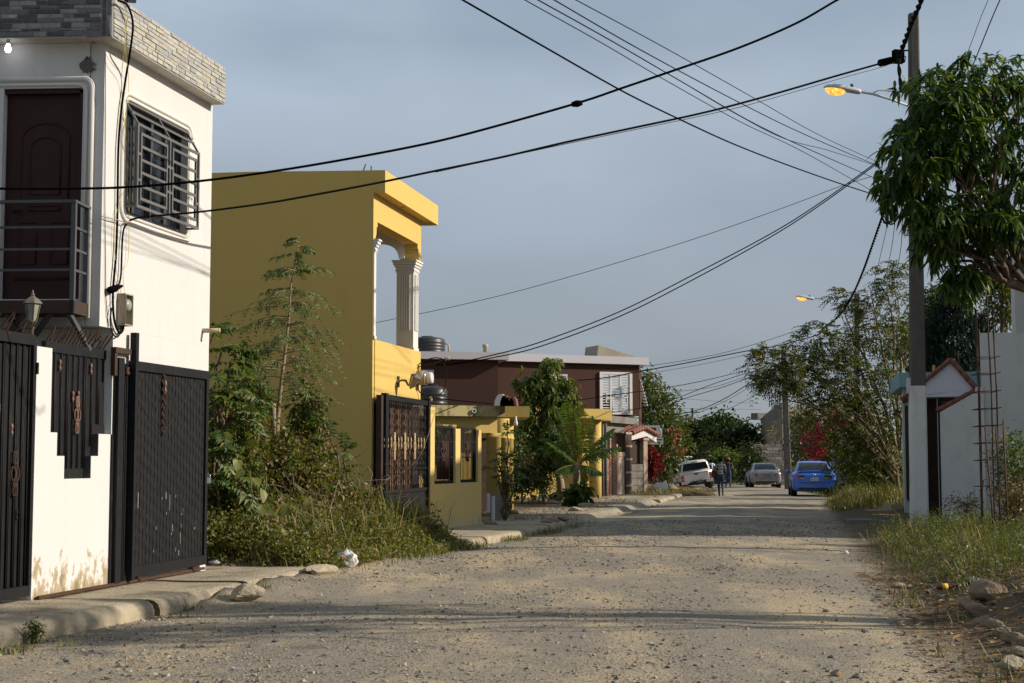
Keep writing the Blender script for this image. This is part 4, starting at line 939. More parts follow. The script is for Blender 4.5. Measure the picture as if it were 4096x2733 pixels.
# fluted corner column and the half pilaster
cs0, cs1 = y_e - .47, y_e - .02
def column(name, s0, s1, o0, o1, flutes=True, eL=1):
    c = MB(); zc0 = zr + .002; zc1 = zf0 - .36
    h = zc1 - zc0; ch = .26
    YP.box(c, s0 + .03, s1 - .03, zc0, zc1 - ch, o0 + .03, o1 - .03)
    b = c.build(name, M['trim'], yh)
    if flutes:
        f = MB(); o_ = o0 + .03; wdt = (o1 - o0) - .06; ex = YP.d
        for i in range(5):
            t0 = o_ + wdt * (.16 + .68 * (i + .12) / 5); t1 = o_ + wdt * (.16 + .68 * (i + .72) / 5)
            YP.box(f, s0 + .002, s0 + .0295, zc0 + .42, zc1 - ch - .04, t0, t1)
            q0 = s0 + .03 + (s1 - s0 - .06) * (.16 + .68 * (i + .12) / 5); q1 = s0 + .03 + (s1 - s0 - .06) * (.16 + .68 * (i + .72) / 5)
            YP.box(f, q0, q1, zc0 + .42, zc1 - ch - .04, o1 - .0295, o1 - .002)
        f.build('flute', M['trim'], b)
    f = MB()
    for z0, z1, e in ((0, .03, .01), (.035, .06, .025), (.065, .11, .015), (.115, .16, .04), (.165, .22, .065), (.225, .26, .085)):
        YP.box(f, s0 + .03 - e * eL, s1 - .03 + e, zc1 - ch + z0, zc1 - ch + z1, o0 + .03 - e, o1 - .03 + e)
    f.build('capital', M['trim'], b)
    g = MB(); YP.box(g, s0 + (.02 if eL else .03), s1 - .02, zc0 + .001, zc0 + .06, o0 + .015, o1 - .015); g.build('plinth', M['trim'], b)
column('column', cs0, cs1, -.44, -.015)
column('pilaster', y_c - .02, y_c + .17, -.15, .05, False, 0)
# broken street lantern, electricity meter on the ochre wall
c = YP.pt(*yp(6, 1545, 445), .02)
wl = thing('wall_lantern', 'broken tan wall lantern tilted on its bracket on the sunlit ochre wall', 'lantern', c)
n3 = np.array((*YP.n, 0)); d3 = np.array((*YP.d, 0))
m = MB(); m.lathe([(.05, 0), (.06, .01), (.03, .03)], c - n3 * .02, 12, axis=n3); m.box(c, (.03, .06, .22), math.atan2(YP.d[1], YP.d[0])); m.build('back_plate', M['lantern_metal'], wl)
m = MB(); q = [c, c + n3 * .08 + UPV * .03, c + n3 * .16 + UPV * .02, c + n3 * .20 - UPV * .06, c + n3 * .26 - UPV * .10]; m.tube(q, [.012, .02, .025, .02, .014], 8); m.build('bracket', M['lantern_metal'], wl)
e = c + n3 * .27 - UPV * .10; ax = unit(n3 * .45 + UPV * .9)
m = MB(); m.lathe([(.012, -.05), (.03, -.02), (.055, .01), (.095, .20)], e, 6, axis=ax, smooth=False); m.build('glass', M['pvc'], wl)
m = MB(); m.lathe([(.10, .20), (.125, .21), (.10, .24), (.05, .27), (.02, .28)], e, 6, axis=ax, smooth=False)
for i in range(6):
    a = 2 * math.pi * i / 6; Mq = np.array(Vector(ax).to_track_quat('Z', 'Y').to_matrix()); m.bar(e + Mq @ np.array((.057 * math.cos(a), .057 * math.sin(a), .01)), e + Mq @ np.array((.10 * math.cos(a), .10 * math.sin(a), .20)), .012)
m.build('frame', M['lantern_metal'], wl)
c = YP.pt(YP.at(*Z(6, 1715, 415))[0] - .12, yp(6, 1700, 415)[1], 0)
em = thing('electric_meter', 'round beige electricity meter on the ochre wall edge above the black gate', 'electric meter', c)
m = MB(); m.lathe([(.15, 0), (.15, .17), (.13, .18)], c, 18, axis=n3); m.build('socket', M['boxgrey'], em)
m = MB(); m.lathe([(.15, .181), (.155, .20), (.14, .21)], c, 18, axis=n3); m.build('ring', M['chrome'], em)
m = MB(); m.lathe([(.12, .211), (.12, .31), (.10, .33), (.05, .335)], c, 18, axis=n3); m.build('cover', M['paper'], em)
for i, (pts, r) in enumerate((([(0, -.14, .02), (.05, -.3, .05), (.25, -.36, .3), (.45, -.25, .45), (.5, .1, .5), (.35, .42, .45)], .014), ([(-.02, .15, .03), (0, .3, .05), (.1, .42, .3), (.3, .42, .45)], .012), ([(0, .16, .03), (.02, .24, .04), (.15, .30, .3), (.32, .38, .45)], .012))):
    m = MB(); q = np.array([c + d3 * a + UPV * b + n3 * o for a, b, o in pts])
    from mathutils import geometry as _g
    Q = []
    for j in range(len(q) - 1):
        p0, p1, p2, p3 = q[max(j - 1, 0)], q[j], q[j + 1], q[min(j + 2, len(q) - 1)]
        for s in np.linspace(0, 1, 5, False): Q.append(.5 * (2 * p1 + (p2 - p0) * s + (2 * p0 - 5 * p1 + 4 * p2 - p3) * s * s + (3 * p1 - p0 - 3 * p2 + p3) * s ** 3))
    Q.append(q[-1]); m.tube(Q, r, 6); m.build('lead', M['wire_grey'], em)
ANCH_Y = c + d3 * .36 + UPV * .42 + n3 * .5
m = MB(); m.lathe([(.03, 0), (.05, .02), (.03, .05), (.05, .08), (.03, .10)], ANCH_Y, 10, axis=(1, .2, .1)); m.build('insulator', M['pvc'], em)
# ------------------------------------------------------------------ black and brown gate of the ochre house
GP = Plane((*P(384, 500, 28.0)[:2],), P(425.5, 500, 31.3)[:2] - P(384, 500, 28.0)[:2])
g0, gt = GP.at(383.7, 394); g1 = GP.at(426, 401)[0]; gbm = .10
yg = thing('barred_gate', 'tall black gate with twisted bars and tan ornaments in front of the ochre house', 'gate', GP.pt(g0, 0))
zmid = GP.at(*Z(6, 1600, 1310))[1]
m = MB(); GP.box(m, g0 + .17, g1, gt - .10, gt, -.04, .04); GP.box(m, g0 + .17, g1, zmid, zmid + .06, -.04, .04); GP.box(m, g0, g0 + .169, gbm, gt + .02, -.05, .05); GP.box(m, g1 + .002, g1 + .22, gbm, gt + .05, -.06, .06); m.build('frame', M['black'], yg)
m = MB(); GP.box(m, g0 - .16, g0 - .02, gbm, gt - .02, -.10, .0); m.build('side_panel', M['rust_dark'], yg)
nb = 24
for i in range(nb):
    s = g0 + .22 + (g1 - .05 - g0 - .22) * i / (nb - 1); m = MB()
    q = [GP.pt(s + .008 * math.cos(t * 2.2), z, .008 * math.sin(t * 2.2)) for t, z in enumerate(np.linspace(zmid + .062, gt - .102, 26))]; m.tube(q, .010, 4, smooth=False); m.build('twisted_bar', M['black2'], yg)
for zc in (gt - .75, zmid + .45):
    m = MB(); GP.box(m, g0 + .171, g1 - .001, zc, zc + .022, .012, .03); m.build('crossbar', M['black2'], yg)
bm = plain('brown_door_metal', (.125, .062, .032), .6, .2, 6)
s0, s1 = GP.at(*Z(6, 1556, 900))[0], GP.at(*Z(6, 1712, 900))[0]
m = MB(); GP.box(m, s0 + .02, s1 + .12, .2, gt - .10, -.25, -.20)
for i in range(9): GP.box(m, s0 + .04 + (s1 - s0 + .06) * i / 9, s0 + .04 + (s1 - s0 + .06) * (i + .5) / 9, .22, gt - .12, -.199, -.18)
d_ = m.build('metal_door', bm); m = MB(); q0 = YP.at(377, 450)[0]; YP.box(m, y_c + .17, y_e + .9, -.1, zg_ - .004, -.62, -.58); YP.box(m, y_e + .01, y_e + .9, -.1, zg_, -.30, -.26); m.build('carport_shade_sheet', M['rust_dark'], yh)  # dark sheets stand in for the shade inside the open carport
tag(d_, 'brown ribbed metal door seen through the bars of the tall black gate', 'door')
for i in range(5):
    s = g0 + .19 + (g1 - g0 - .2) * i / 5; m = MB(); GP.box(m, s, s + (g1 - g0 - .2) / 5 - .03, gbm + .03, zmid - .002, -.02, .012); m.build('lower_panel', M['black'], yg)
for x in (1522, 1603, 1680):
    s, z = GP.at(*Z(6, x, 950), .02); m = MB(); scroll(m, GP, s, z, .16, .50, .03, .012); m.build('scroll_ornament', M['gold'], yg)
for x in (1447, 1473, 1499, 1556, 1580, 1630, 1655, 1712, 1735, 1757):
    s, z = GP.at(*Z(6, x, 965), .02); m = MB(); spindle(m, GP, s, z - .02, .24, .015, .022); m.build('spindle', M['gold'], yg)
m = MB(); a_ = GP.pt(g1 + .11, gt - .01, .075); m.lathe([(.035, 0), (.035, .1)], a_, 10); m.build('gate_light', M['pvc'], yg)
# ------------------------------------------------------------------ pale yellow low wall with two barred windows
LP0 = P(430.3, 500, 31.35); LP1 = P(481.5, 500, 34.2); LP = Plane(LP0[:2], LP1[:2] - LP0[:2])
def lp(x, y, off=0): return LP.at(*Z(7, x, y), off)
lw = thing('barred_wall', 'pale yellow front wall with two barred openings beside the tall black gate', 'wall', (*LP0[:2], -.05))
le = LP.at(481.5, 500)[0]; w1 = (lp(272, 1000)[0], lp(436, 1000)[0], lp(350, 1245)[1], lp(350, 790)[1]); w2 = (lp(474, 1000)[0], lp(612, 1000)[0], lp(540, 1235)[1], lp(540, 802)[1])
zlt = lp(640, 822)[1]
m = MB(); LP.grid(m, 0, le, -.4, zlt, -.16, 0, [(w1[0], w1[1], w1[2], 9), (w2[0], w2[1], w2[2], 9)]); s_ = lp(274, 900)[0]; LP.box(m, 0, s_ - .002, zlt + .002, lp(255, 645)[1], -.16, 0)
m.build('wall', M['pale_yellow'], lw)
for w, nbar in ((w1, 15), (w2, 13)):
    f = MB(); zt_ = w[3]
    LP.box(f, w[0] + .004, w[1] - .004, w[2] + .004, w[2] + .07, -.10, -.05); LP.box(f, w[0] + .004, w[1] - .004, zt_ - .05, zt_, -.10, -.05)
    for a in (w[0] + .004, w[1] - .044): LP.box(f, a, a + .04, w[2] + .072, zt_ - .052, -.10, -.05)
    f = f.build('window_grille', M['black'], lw)
    for i in range(nbar):
        s = w[0] + .06 + (w[1] - w[0] - .12) * i / (nbar - 1); m = MB(); m.tube([LP.pt(s, w[2] + .072, -.075), LP.pt(s, zt_ - .052, -.075)], .011, 5); m.build('bar', M['black2'], f)
    for zc in (w[2] + (zt_ - w[2]) * .45, w[2] + (zt_ - w[2]) * .72):
        m = MB(); LP.box(m, w[0] + .045, w[1] - .045, zc, zc + .02, -.062, -.05); m.build('crossbar', M['black2'], f)
    m = MB(); scroll(m, LP, (w[0] + w[1]) / 2, w[2] + (zt_ - w[2]) * .56, .3, .4, -.05, .014); m.build('scroll_ornament', M['rust_dark'], f)
# ------------------------------------------------------------------ low yellow house behind it: slab roof, columns
SLf = Plane(P(430, 405, 38.0)[:2], P(505, 405, 38.9)[:2] - P(430, 405, 38.0)[:2])
s0, zst = SLf.at(429, 404.9); s1 = SLf.at(505, 405.5)[0]; zsb = SLf.at(470, 416.2)[1]
lh = thing('low_house', 'single storey yellow house with a mould stained slab roof behind the barred wall', 'house', (*SLf.pt(s0, 0)[:2], 0))
m = MB(); SLf.box(m, s0 - 1.5, s1, zsb, zst, -5.5, 0); m.build('slab_roof', M['stained_yellow'], lh)
SL2 = Plane(P(511, 405, 41.0)[:2], (1, .02)); a, zt2 = SL2.at(511, 406.2); b = SL2.at(521.5, 406)[0]; zb2 = SL2.at(515, 417)[1]
m = MB(); SL2.box(m, a - .6, b + .22, zb2, zt2, -3.2, 0); m.build('slab_step', M['yellow3'], lh)
zcol = SLf.at(480, 432)[1]
m = MB(); a = SLf.at(440, 420)[0]; b = SLf.at(500.5, 420)[0]; SLf.box(m, a, b, zcol - .02, zsb - .002, -.45, -.20); m.build('beam', M['yellow3'], lh)
for x, dy in ((735, -.32), (803, -1.6), (838, -3.0)):
    s = SLf.at(*Z(7, x, 1000), dy)[0]; q = SLf.pt(s, 0, dy); m = MB(); m.lathe([(.19, -.3), (.19, zcol - .15), (.21, zcol - .14), (.21, zcol - .1), (.19, zcol - .09), (.19, zsb - .003 if dy < -1 else zcol - .022)], q, 16); m.build('column', M['yellow3'], lh)
m = MB(); SLf.box(m, s0 - 1.5, s1 - .6, -.3, zsb - .003, -4.0, -3.8); m.build('wall', M['yellow3'], lh)
dk = MB(); a = SLf.at(*Z(7, 690, 950), -3.79)[0]; SLf.box(dk, a - .5, a + .35, -.2, zcol - .1, -3.797, -3.77); dk.build('door', M['rust_dark'], lh)
m = MB(); s, z = SLf.at(*Z(7, 575, 675)); m.lathe([(.06, -.1), (.06, .06), (.045, .06), (.045, -.05)], SLf.pt(s, z, 0), 12, axis=(*SLf.n, 0)); m.build('drain_spout', M['paper'], lh)
c = P(*Z(7, 908, 735), 40.5); c[2] = zb2 - .11
hb = thing('porch_bulb', 'unlit porch bulb hanging under the stepped yellow slab', 'light bulb', c)
m = MB(); m.lathe([(.03, .11), (.03, .02), (.05, -.04), (.06, -.09), (.04, -.14), (.005, -.16)], c, 12); m.build('bulb', M['paper'], hb)
for i, (x, w, h, cl) in enumerate(((790, .34, .34, 'paper'), (822, .26, .30, 'clay'), (855, .26, .26, 'clay'), (884, .2, .26, 'clay'))):
    c = P(*Z(7, x, 630), 38.6); c[2] = zst; m = MB(); A = [c + np.array((w / 2 * math.cos(t), -.12, h * math.sin(t) * .9)) for t in np.linspace(0, math.pi, 8)]; B = [p + np.array((.05, .45, .0)) for p in A]
    m.prism(A, B); tag(m.build('roof_tile', M[cl]), ['pale curved roof tile left standing on the stained slab', 'first curved clay tile beside the pale one on the slab', 'middle curved clay tile on the stained slab', 'last small clay tile at the end of the row on the slab'][i], 'roof tile', 'spare tiles on the slab roof')
# water tanks
def tank(name, label, c, r, h, mat=None):
    m = MB(); pr = [(r * .96, 0), (r, .03)]
    for i in range(4): z = h * (.08 + .17 * i); pr += [(r, z), (r * 1.025, z + .02), (r * 1.025, z + .05), (r, z + .07)]
    pr += [(r, h * .78), (r * .93, h * .86), (r * .6, h * .93), (r * .34, h * .95), (r * .34, h), (.02, h * 1.005)]
    m.lathe(pr, c, 26); return tag(m.build(name, mat or M['tank']), label, 'water tank')
c = P(*Z(7, 255, 628), 43.5); c[2] = zst; tank('water_tank', 'black plastic water tank standing on the low slab roof behind the ochre house', c, .36 * 43.5 / 38 * 1.06 * .98, P(432, 385, 43.5)[2] - zst)
# ------------------------------------------------------------------ long brown house
def fr(u0, u1, Y0, Y1=None): Y1 = Y1 or Y0; a = P(u0, 400, Y0); b = P(u1, 400, Y1); return Plane(a[:2], b[:2] - a[:2])
B1 = fr(421, 498, 65, 65.6); B2 = fr(503, 640, 68.2, 71)
bh = thing('brown_house', 'long dark brown two storey house with pale grey parapet and white grilled windows', 'house', (*B1.pt(0, 0)[:2], 0))
e1 = B1.at(498, 380)[0]; zb1 = B1.at(460, 359.7)[1]; zt1 = B1.at(460, 352.4)[1]; e2 = B2.at(639, 390)[0]; zb2_, zt2_ = B2.at(560, 362.8)[1], B2.at(560, 355.2)[1]
wv = (B1.at(*Z(7, 163, 400))[0], B1.at(*Z(7, 264, 400))[0], B1.at(*Z(7, 200, 456))[1], B1.at(*Z(7, 200, 352))[1])
m = MB(); B1.grid(m, -3, e1, -.3, zb1 - .002, -.2, 0, [wv]); B1.box(m, e1 - .2, e1, -.3, zb1 - .002, -3.4, -.201)
gw = (B2.at(600, 390)[0], B2.at(630.5, 390)[0], B2.at(615, 414.5)[1], B2.at(615, 372.2)[1])
cw = (B2.at(*Z(7, 1175, 400))[0], B2.at(*Z(7, 1310, 400))[0], B2.at(*Z(7, 1240, 572))[1], B2.at(*Z(7, 1240, 385))[1])
B2.grid(m, -.5, e2, -.3, zb2_ - .002, -.2, 0, [gw, cw]); BS = Plane(B2.pt(e2, 0), (.112, 1)); sg_ = (.35, 1.5, B2.at(640, 405)[1], B2.at(640, 380)[1])
BS.grid(m, .2, 5, -.3, zb2_ - .003, -.2, 0, [sg_]); m.build('wall', M['brown'], bh)
m = MB(); B1.box(m, -3, e1 + .42, zb1, zt1, -3.5, .38); m.build('parapet', M['lilac'], bh)
m = MB(); B2.box(m, -.4, e2 + .40, zb2_, zt2_, -5.5, .25); m.build('parapet', M['lilac'], bh)
def far_window(pl, w, nh, nv, mat, parent, off=.03, back=True, t=.05):
    wnd = MB(); pl.box(wnd, w[0], w[1], w[2], w[3], -.16, -.14); wnd = wnd.build('window', M['glass'], parent)
    m = MB()
    for a in (w[0], w[1] - t * 1.6): pl.box(m, a, a + t * 1.6, w[2], w[3], .002, off + .03)
    for z in (w[2], w[3] - t * 1.6): pl.box(m, w[0] + t * 1.6 + .001, w[1] - t * 1.6 - .001, z, z + t * 1.6, .002, off + .03)
    m.build('frame', mat, wnd)
    for i in range(1, nh): z = w[2] + (w[3] - w[2]) * i / nh; m = MB(); pl.box(m, w[0] + t * 1.6, w[1] - t * 1.6, z - t / 2, z + t / 2, off - .02, off + .012); m.build('crossbar', mat, wnd)
    for i in range(1, nv): s = w[0] + (w[1] - w[0]) * i / nv; m = MB(); pl.box(m, s - t / 2, s + t / 2, w[2] + t * 1.6, w[3] - t * 1.6, off + .013, off + .024); m.build('upright', mat, wnd)
    return wnd
far_window(B1, wv, 5, 3, M['lilac'], bh, t=.07); far_window(B2, cw, 6, 3, M['lilac'], bh, t=.06)
# big white grille: a deep veranda is behind it
gt_ = .065; big = MB()
for a in (gw[0] - .05, gw[1] - .09): B2.box(big, a, a + .14, gw[2], gw[3], .003, .10)
for z in (gw[2], gw[3] - .1): B2.box(big, gw[0] + .095, gw[1] - .095, z, z + .1, .003, .10)
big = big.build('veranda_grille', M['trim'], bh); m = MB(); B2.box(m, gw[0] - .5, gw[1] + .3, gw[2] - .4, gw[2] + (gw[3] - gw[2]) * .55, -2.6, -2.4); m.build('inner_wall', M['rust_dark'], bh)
r_ = np.random.default_rng(3)
for i in range(14):
    z = gw[2] + .1 + (gw[3] - gw[2] - .25) * (i + .5) / 14; m = MB(); B2.box(m, gw[0] + .1, gw[1] - .1, z, z + .05, .03, .06); m.build('crossbar', M['trim'], big)
for t in (.30, .62):
    s = gw[0] + (gw[1] - gw[0]) * t; m = MB(); B2.box(m, s, s + .09, gw[2] + .101, gw[3] - .101, .061, .09); m.build('upright', M['trim'], big)
for i in range(6):
    s = gw[0] + .2 + (gw[1] - gw[0] - .9) * r_.random(); z = gw[2] + .2 + (gw[3] - gw[2] - .6) * r_.random(); m = MB(); h_ = .2; w_ = .3 + .3 * r_.random()
    for a in (s, s + w_): B2.box(m, a, a + .05, z, z + h_, .031, .085)
    B2.box(m, s, s + w_ + .05, z + h_, z + h_ + .05, .031, .085); m.build('rectangle', M['trim'], big)
m = MB()
for i in range(9): z = sg_[2] + (sg_[3] - sg_[2]) * i / 8; BS.box(m, sg_[0], sg_[1], z, z + .05, .02 + .02 * (8 - i), .07 + .04 * (8 - i))
for s in (sg_[0], (sg_[0] + sg_[1]) / 2, sg_[1]): m.bar(BS.pt(s, sg_[2], .36), BS.pt(s, sg_[3], .05), .05)
m.build('side_grille', M['trim'], bh)
# wedge shaped stair head on the roof
q = [(597, 361.5), (598.5, 345.2), (604, 347), (645, 361.5)]; WS = fr(590, 645, 71.5, 72.5)
m = MB(); pts = [WS.at(*a) for a in q]; WS.poly(m, [(pts[0][0], zt2_ + .003), pts[1], pts[2], (pts[3][0], zt2_ + .003)], -1.6, 0); m.build('stair_head', M['concrete'], bh)
m = MB(); c = B1.pt(B1.at(*Z(7, 672, 205))[0], zt1, -.1); m.lathe([(.1, 0), (.1, .22), (.13, .24), (.13, .36), (.02, .4)], c, 10); m.build('vent_pipe', M['pvc'], bh)
m = MB(); c = B1.pt(B1.at(*Z(7, 385, 205))[0], zt1, -.1); m.tube([c, c + UPV * .3, c + np.array((-.12, 0, .4)), c + np.array((-.25, 0, .3))], .05, 6); m.build('vent_pipe', M['pvc'], bh)
c = B1.pt(B1.at(*Z(7, 248, 205))[0], zt1, -1.6); tank('water_tank', 'black plastic water tank on the grey parapet roof of the brown house', c, .62 * .62 * 2.05, P(432, 336.4, 66.7)[2] - zt1)
# ------------------------------------------------------------------ yellow house between the trees
C1 = fr(565, 603, 56.5, 57.2); zt3, zb3 = C1.at(590, 408.8)[1], C1.at(590, 419.2)[1]
y3 = thing('yellow_bungalow', 'small yellow house with flat slab eave behind the palm', 'house', (*C1.pt(0, 0)[:2], 0))
a = C1.at(572, 410)[0]; b = C1.at(603, 410)[0]
m = MB(); C1.box(m, a - 6.5, b + .35, zb3, zt3, -6, 0); m.build('slab_roof', M['yellow3'], y3)
m = MB(); C1.box(m, b + .3, b + .95, zb3 - .01, zt3 - .03, -5, -1.0); m.build('slab_step', M['yellow3'], y3)
c0 = C1.at(597, 440, -.6)[0]
m = MB(); C1.box(m, a - 6, c0 - .3, -.4, zb3 - .002, -1.4, -1.2); C1.box(m, c0 - .299, c0 + .2, -.4, zb3 - .002, -5, -1.2); m.build('wall', M['yellow3'], y3)
m = MB(); m.lathe([(.24, -.4), (.24, zb3 - .003)], C1.pt(c0, 0, -.75), 16); m.build('column', M['yellow3'], y3)
# ------------------------------------------------------------------ brick and stone gateway, with pieces
D1 = fr(605, 633, 59.5, 64)
bg_ = thing('brick_gateway', 'grey concrete gateway with red brick pillars and dark iron doors past the yellow bungalow', 'gateway', (*D1.pt(0, 0)[:2], -.1))
def dp(x, y, o=0): return D1.at(*Z(8, x, y), o)
zt_, zb_ = dp(500, 760)[1], -.2
xs = [dp(x, 1000)[0] for x in (432, 472, 482, 520, 582, 640)]
m = MB(); D1.box(m, xs[0] - .1, xs[5], zt_ - .05, zt_ + .22, -.5, .25); D1.box(m, xs[0], xs[4] + .1, zt_ - .42, zt_ - .051, -.3, -.02); m.build('lintel', M['concrete_dark'], bg_)
def brickpillar(s0, s1, z0, z1, o0, o1):
    m = MB(); D1.box(m, s0 + .01, s1 - .01, z0, z1, o0, o1 - .012); pil = m.build('pillar', M['mortar'], bg_); n = int((z1 - z0) / .17)
    for i in range(n):
        za = z0 + (z1 - z0) * i / n; w = (s1 - s0)
        cuts = [0, .5, 1] if i % 2 else [0, .28, .72, 1]
        for c0_, c1_ in zip(cuts, cuts[1:]):
            m = MB(); D1.box(m, s0 + w * c0_ + .012, s0 + w * c1_ - .012, za + .012, za + (z1 - z0) / n - .012, o1 - .012, o1); m.build('brick', M['brick'], pil)
brickpillar(xs[0] + .15, xs[1], zb_, zt_ - 1.1, -.3, 0.0); brickpillar(xs[2] + .25, xs[3], zb_, zt_ - 1.1, -.3, .0)
m = MB(); D1.box(m, xs[1] - .12, xs[1] + .05, zb_, zt_ - .43, -.28, .03); D1.box(m, xs[3] - .06, xs[3] + .15, zb_, zt_ - .9, -.28, .03); D1.box(m, xs[0] + .02, xs[0] + .14, zb_, zt_ - .43, -.28, .02); m.build('post', M['mortar'], bg_)
m = MB(); D1.box(m, xs[3] + .2, xs[4], zb_, dp(550, 1000)[1], -.3, .0); D1.box(m, xs[3] + .18, xs[4] + .03, dp(550, 1030)[1], dp(550, 1003)[1] + .03, -.32, .03); m.build('low_wall', M['mortar'], bg_)
m = MB(); D1.box(m, xs[3] + .2, xs[4], dp(550, 1000)[1] + .05, zt_ - .43, -2.5, -2.4); m.build('back_wall', M['concrete_dark'], bg_)
m = MB(); D1.box(m, xs[1] + .06, xs[2] + .22, zb_, zt_ - 1.2, -.2, -.17); D1.box(m, xs[4] + .15, xs[5] - .1, zb_, zt_ - .5, -.1, .02); D1.box(m, xs[0] - 1.2, xs[0] - .15, zb_, zt_ - .2, -.2, -.1); m.build('iron_door', M['rust_dark'], bg_)
for i in range(5):
    z = zb_ + .5 + i * .55; m = MB(); D1.box(m, xs[4] + .15, xs[5] - .1, z, z + .09, .021, .05); m.build('door_rail', M['mortar'], bg_)
for dx in (-.95, -.45):
    m = MB(); q = D1.pt(xs[0] + dx + .2, 0, .1); m.tube([q + UPV * zb_, q + UPV * (zt_ - .1)], .05, 8); m.build('pipe', M['grille'], bg_)
# zinc tank above it
c = P(*Z(8, 648, 795), 66.5); zc0 = c[2]; m = MB(); h = P(632, 416.3, 66.5)[2] - zc0; m.lathe([(.24, 0), (.27, .04), (.27, h * .5), (.28, h * .52), (.27, h * .54), (.27, h - .06), (.285, h), (.26, h), (.25, h - .3)], c, 22)
tag(m.build('zinc_tank', M['zinc']), 'round galvanised water tank on a frame above the brick gateway', 'water tank')
m = MB(); q = c.copy()
for dx, dy in ((-.2, -.2), (.2, -.2), (-.2, .2), (.2, .2)): m.bar(q + np.array((dx, dy, -zc0 - .2)), q + np.array((dx, dy, -.09)), .08)
m.box(q + np.array((0, 0, -.045)), (.62, .6, .09)); tag(m.build('tank_stand', M['concrete_dark']), 'concrete stand carrying the galvanised tank behind the brick gateway', 'stand')
# ------------------------------------------------------------------ small gabled house with clay tiles
E1 = fr(632, 661, 65, 66.4)
def e1p(x, y, o=0): return E1.at(*Z(8, x, y), o)
gh = thing('gabled_house', 'small white house with a clay tiled gable and a bare block wall below', 'house', (*E1.pt(0, 0)[:2], -.2))
ap = e1p(742, 815); lf = e1p(640, 858); rt = e1p(835, 868)
m = MB(); E1.poly(m, [(lf[0], lf[1] - .25), (lf[0], lf[1]), ap, rt, (rt[0], rt[1] - .3), (e1p(760, 880)[0], e1p(760, 872)[1])], -.3, 0); m.build('gable', M['trim'], gh)
for A, B, n in ((lf, ap, 5), (ap, rt, 5)):
    for i in range(n):
        a = np.array(A) + (np.array(B) - np.array(A)) * i / n; b = np.array(A) + (np.array(B) - np.array(A)) * (i + 1.12) / n; m = MB()
        for o in (.02, -.28, -.58, -.88): m.tube([E1.pt(a[0], a[1] + .05, o), E1.pt(b[0], b[1] + .07, o)], .11, 7)
        m.build('roof_tile', M['clay'], gh)
c0, c1 = e1p(737, 1000)[0], e1p(768, 1000)[0]
m = MB(); E1.box(m, c0, c1, -.3, e1p(750, 905)[1], -.3, -.02); E1.box(m, c0 - .05, c1 + .05, e1p(750, 905)[1] + .001, e1p(750, 885)[1], -.33, .03); m.build('pillar', M['mortar'], gh)
m = MB(); E1.box(m, e1p(640, 900)[0], c0 - .002, e1p(700, 1085)[1], lf[1] - .2, -.28, -.24); m.build('screen', M['rust_dark'], gh)
bw0, bw1 = e1p(640, 1000)[0], c0 - .004; zbt = e1p(690, 1090)[1]; nr = 5
for i in range(nr):
    for j in range(2):
        a = bw0 + (bw1 - bw0) * (j + (.0 if i % 2 else 0)) / 2; m = MB(); E1.box(m, a + .01, a + (bw1 - bw0) / 2 - .01, -.3 + (zbt + .3) * i / nr + .01, -.3 + (zbt + .3) * (i + 1) / nr - .01, -.27, -.05); m.build('concrete_block', M['concrete_dark'], gh)
for k_, (x, y, w, h) in enumerate(((780, 808, 1.9, .55), (815, 830, 1.4, .55))):
    c = P(*Z(8, x, y + 15), 68 + .3 * k_); m = MB(); m.box(c, (w * .5, .4, h * .75)); b_ = m.build('air_conditioner', M['paper']); tag(b_, ['white air conditioner box left of two behind the clay gable', 'white air conditioner box lower of two behind the clay gable'][k_], 'air conditioner', 'boxes behind the gable')
    m = MB(); m.box(c + np.array((.1, -.21, .0)), (.35, .03, .2)); m.build('vent', M['trim_black'], b_)
c = P(*Z(8, 800, 910), 66.5); sgn = MB(); sgn.box(c, (1.0, .05, .3)); sgn = tag(sgn.build('wall_sign', M['paper']), 'small white board with a grey line hanging under the tiled gable', 'sign')
m = MB(); m.box(c + np.array((.2, -.028, .06)), (.5, .006, .05)); m.box(c + np.array((.3, -.028, -.07)), (.12, .006, .06)); m.build('marking', M['wire_grey'], sgn)
# ------------------------------------------------------------------ utility poles and street lamps
def pole(name, label, base, top, w0, w1, group='concrete utility poles along the right side'):
    b, t = np.array(base, float), np.array(top, float); T = thing(name, label, 'utility pole', b, group)
    m = MB(); q = []; n = 9
    for i in range(n):
        k = i / (n - 1); c = b + (t - b) * k - (UPV * .4 if i == 0 else 0); w = (w0 + (w1 - w0) * k) / 2; ch = w * .3
        q.append([c + np.array(a) for a in ((-w + ch, -w, 0), (w - ch, -w, 0), (w, -w + ch, 0), (w, w - ch, 0), (w - ch, w, 0), (-w + ch, w, 0), (-w, w - ch, 0), (-w, -w + ch, 0))])
    V = np.array(q).reshape(-1, 3); f = [(i * 8 + j, i * 8 + (j + 1) % 8, (i + 1) * 8 + (j + 1) % 8, (i + 1) * 8 + j) for i in range(n - 1) for j in range(8)] + [tuple(range((n - 1) * 8, n * 8))]
    m.add(V, f); m.build('shaft', M['pole'], T); return T
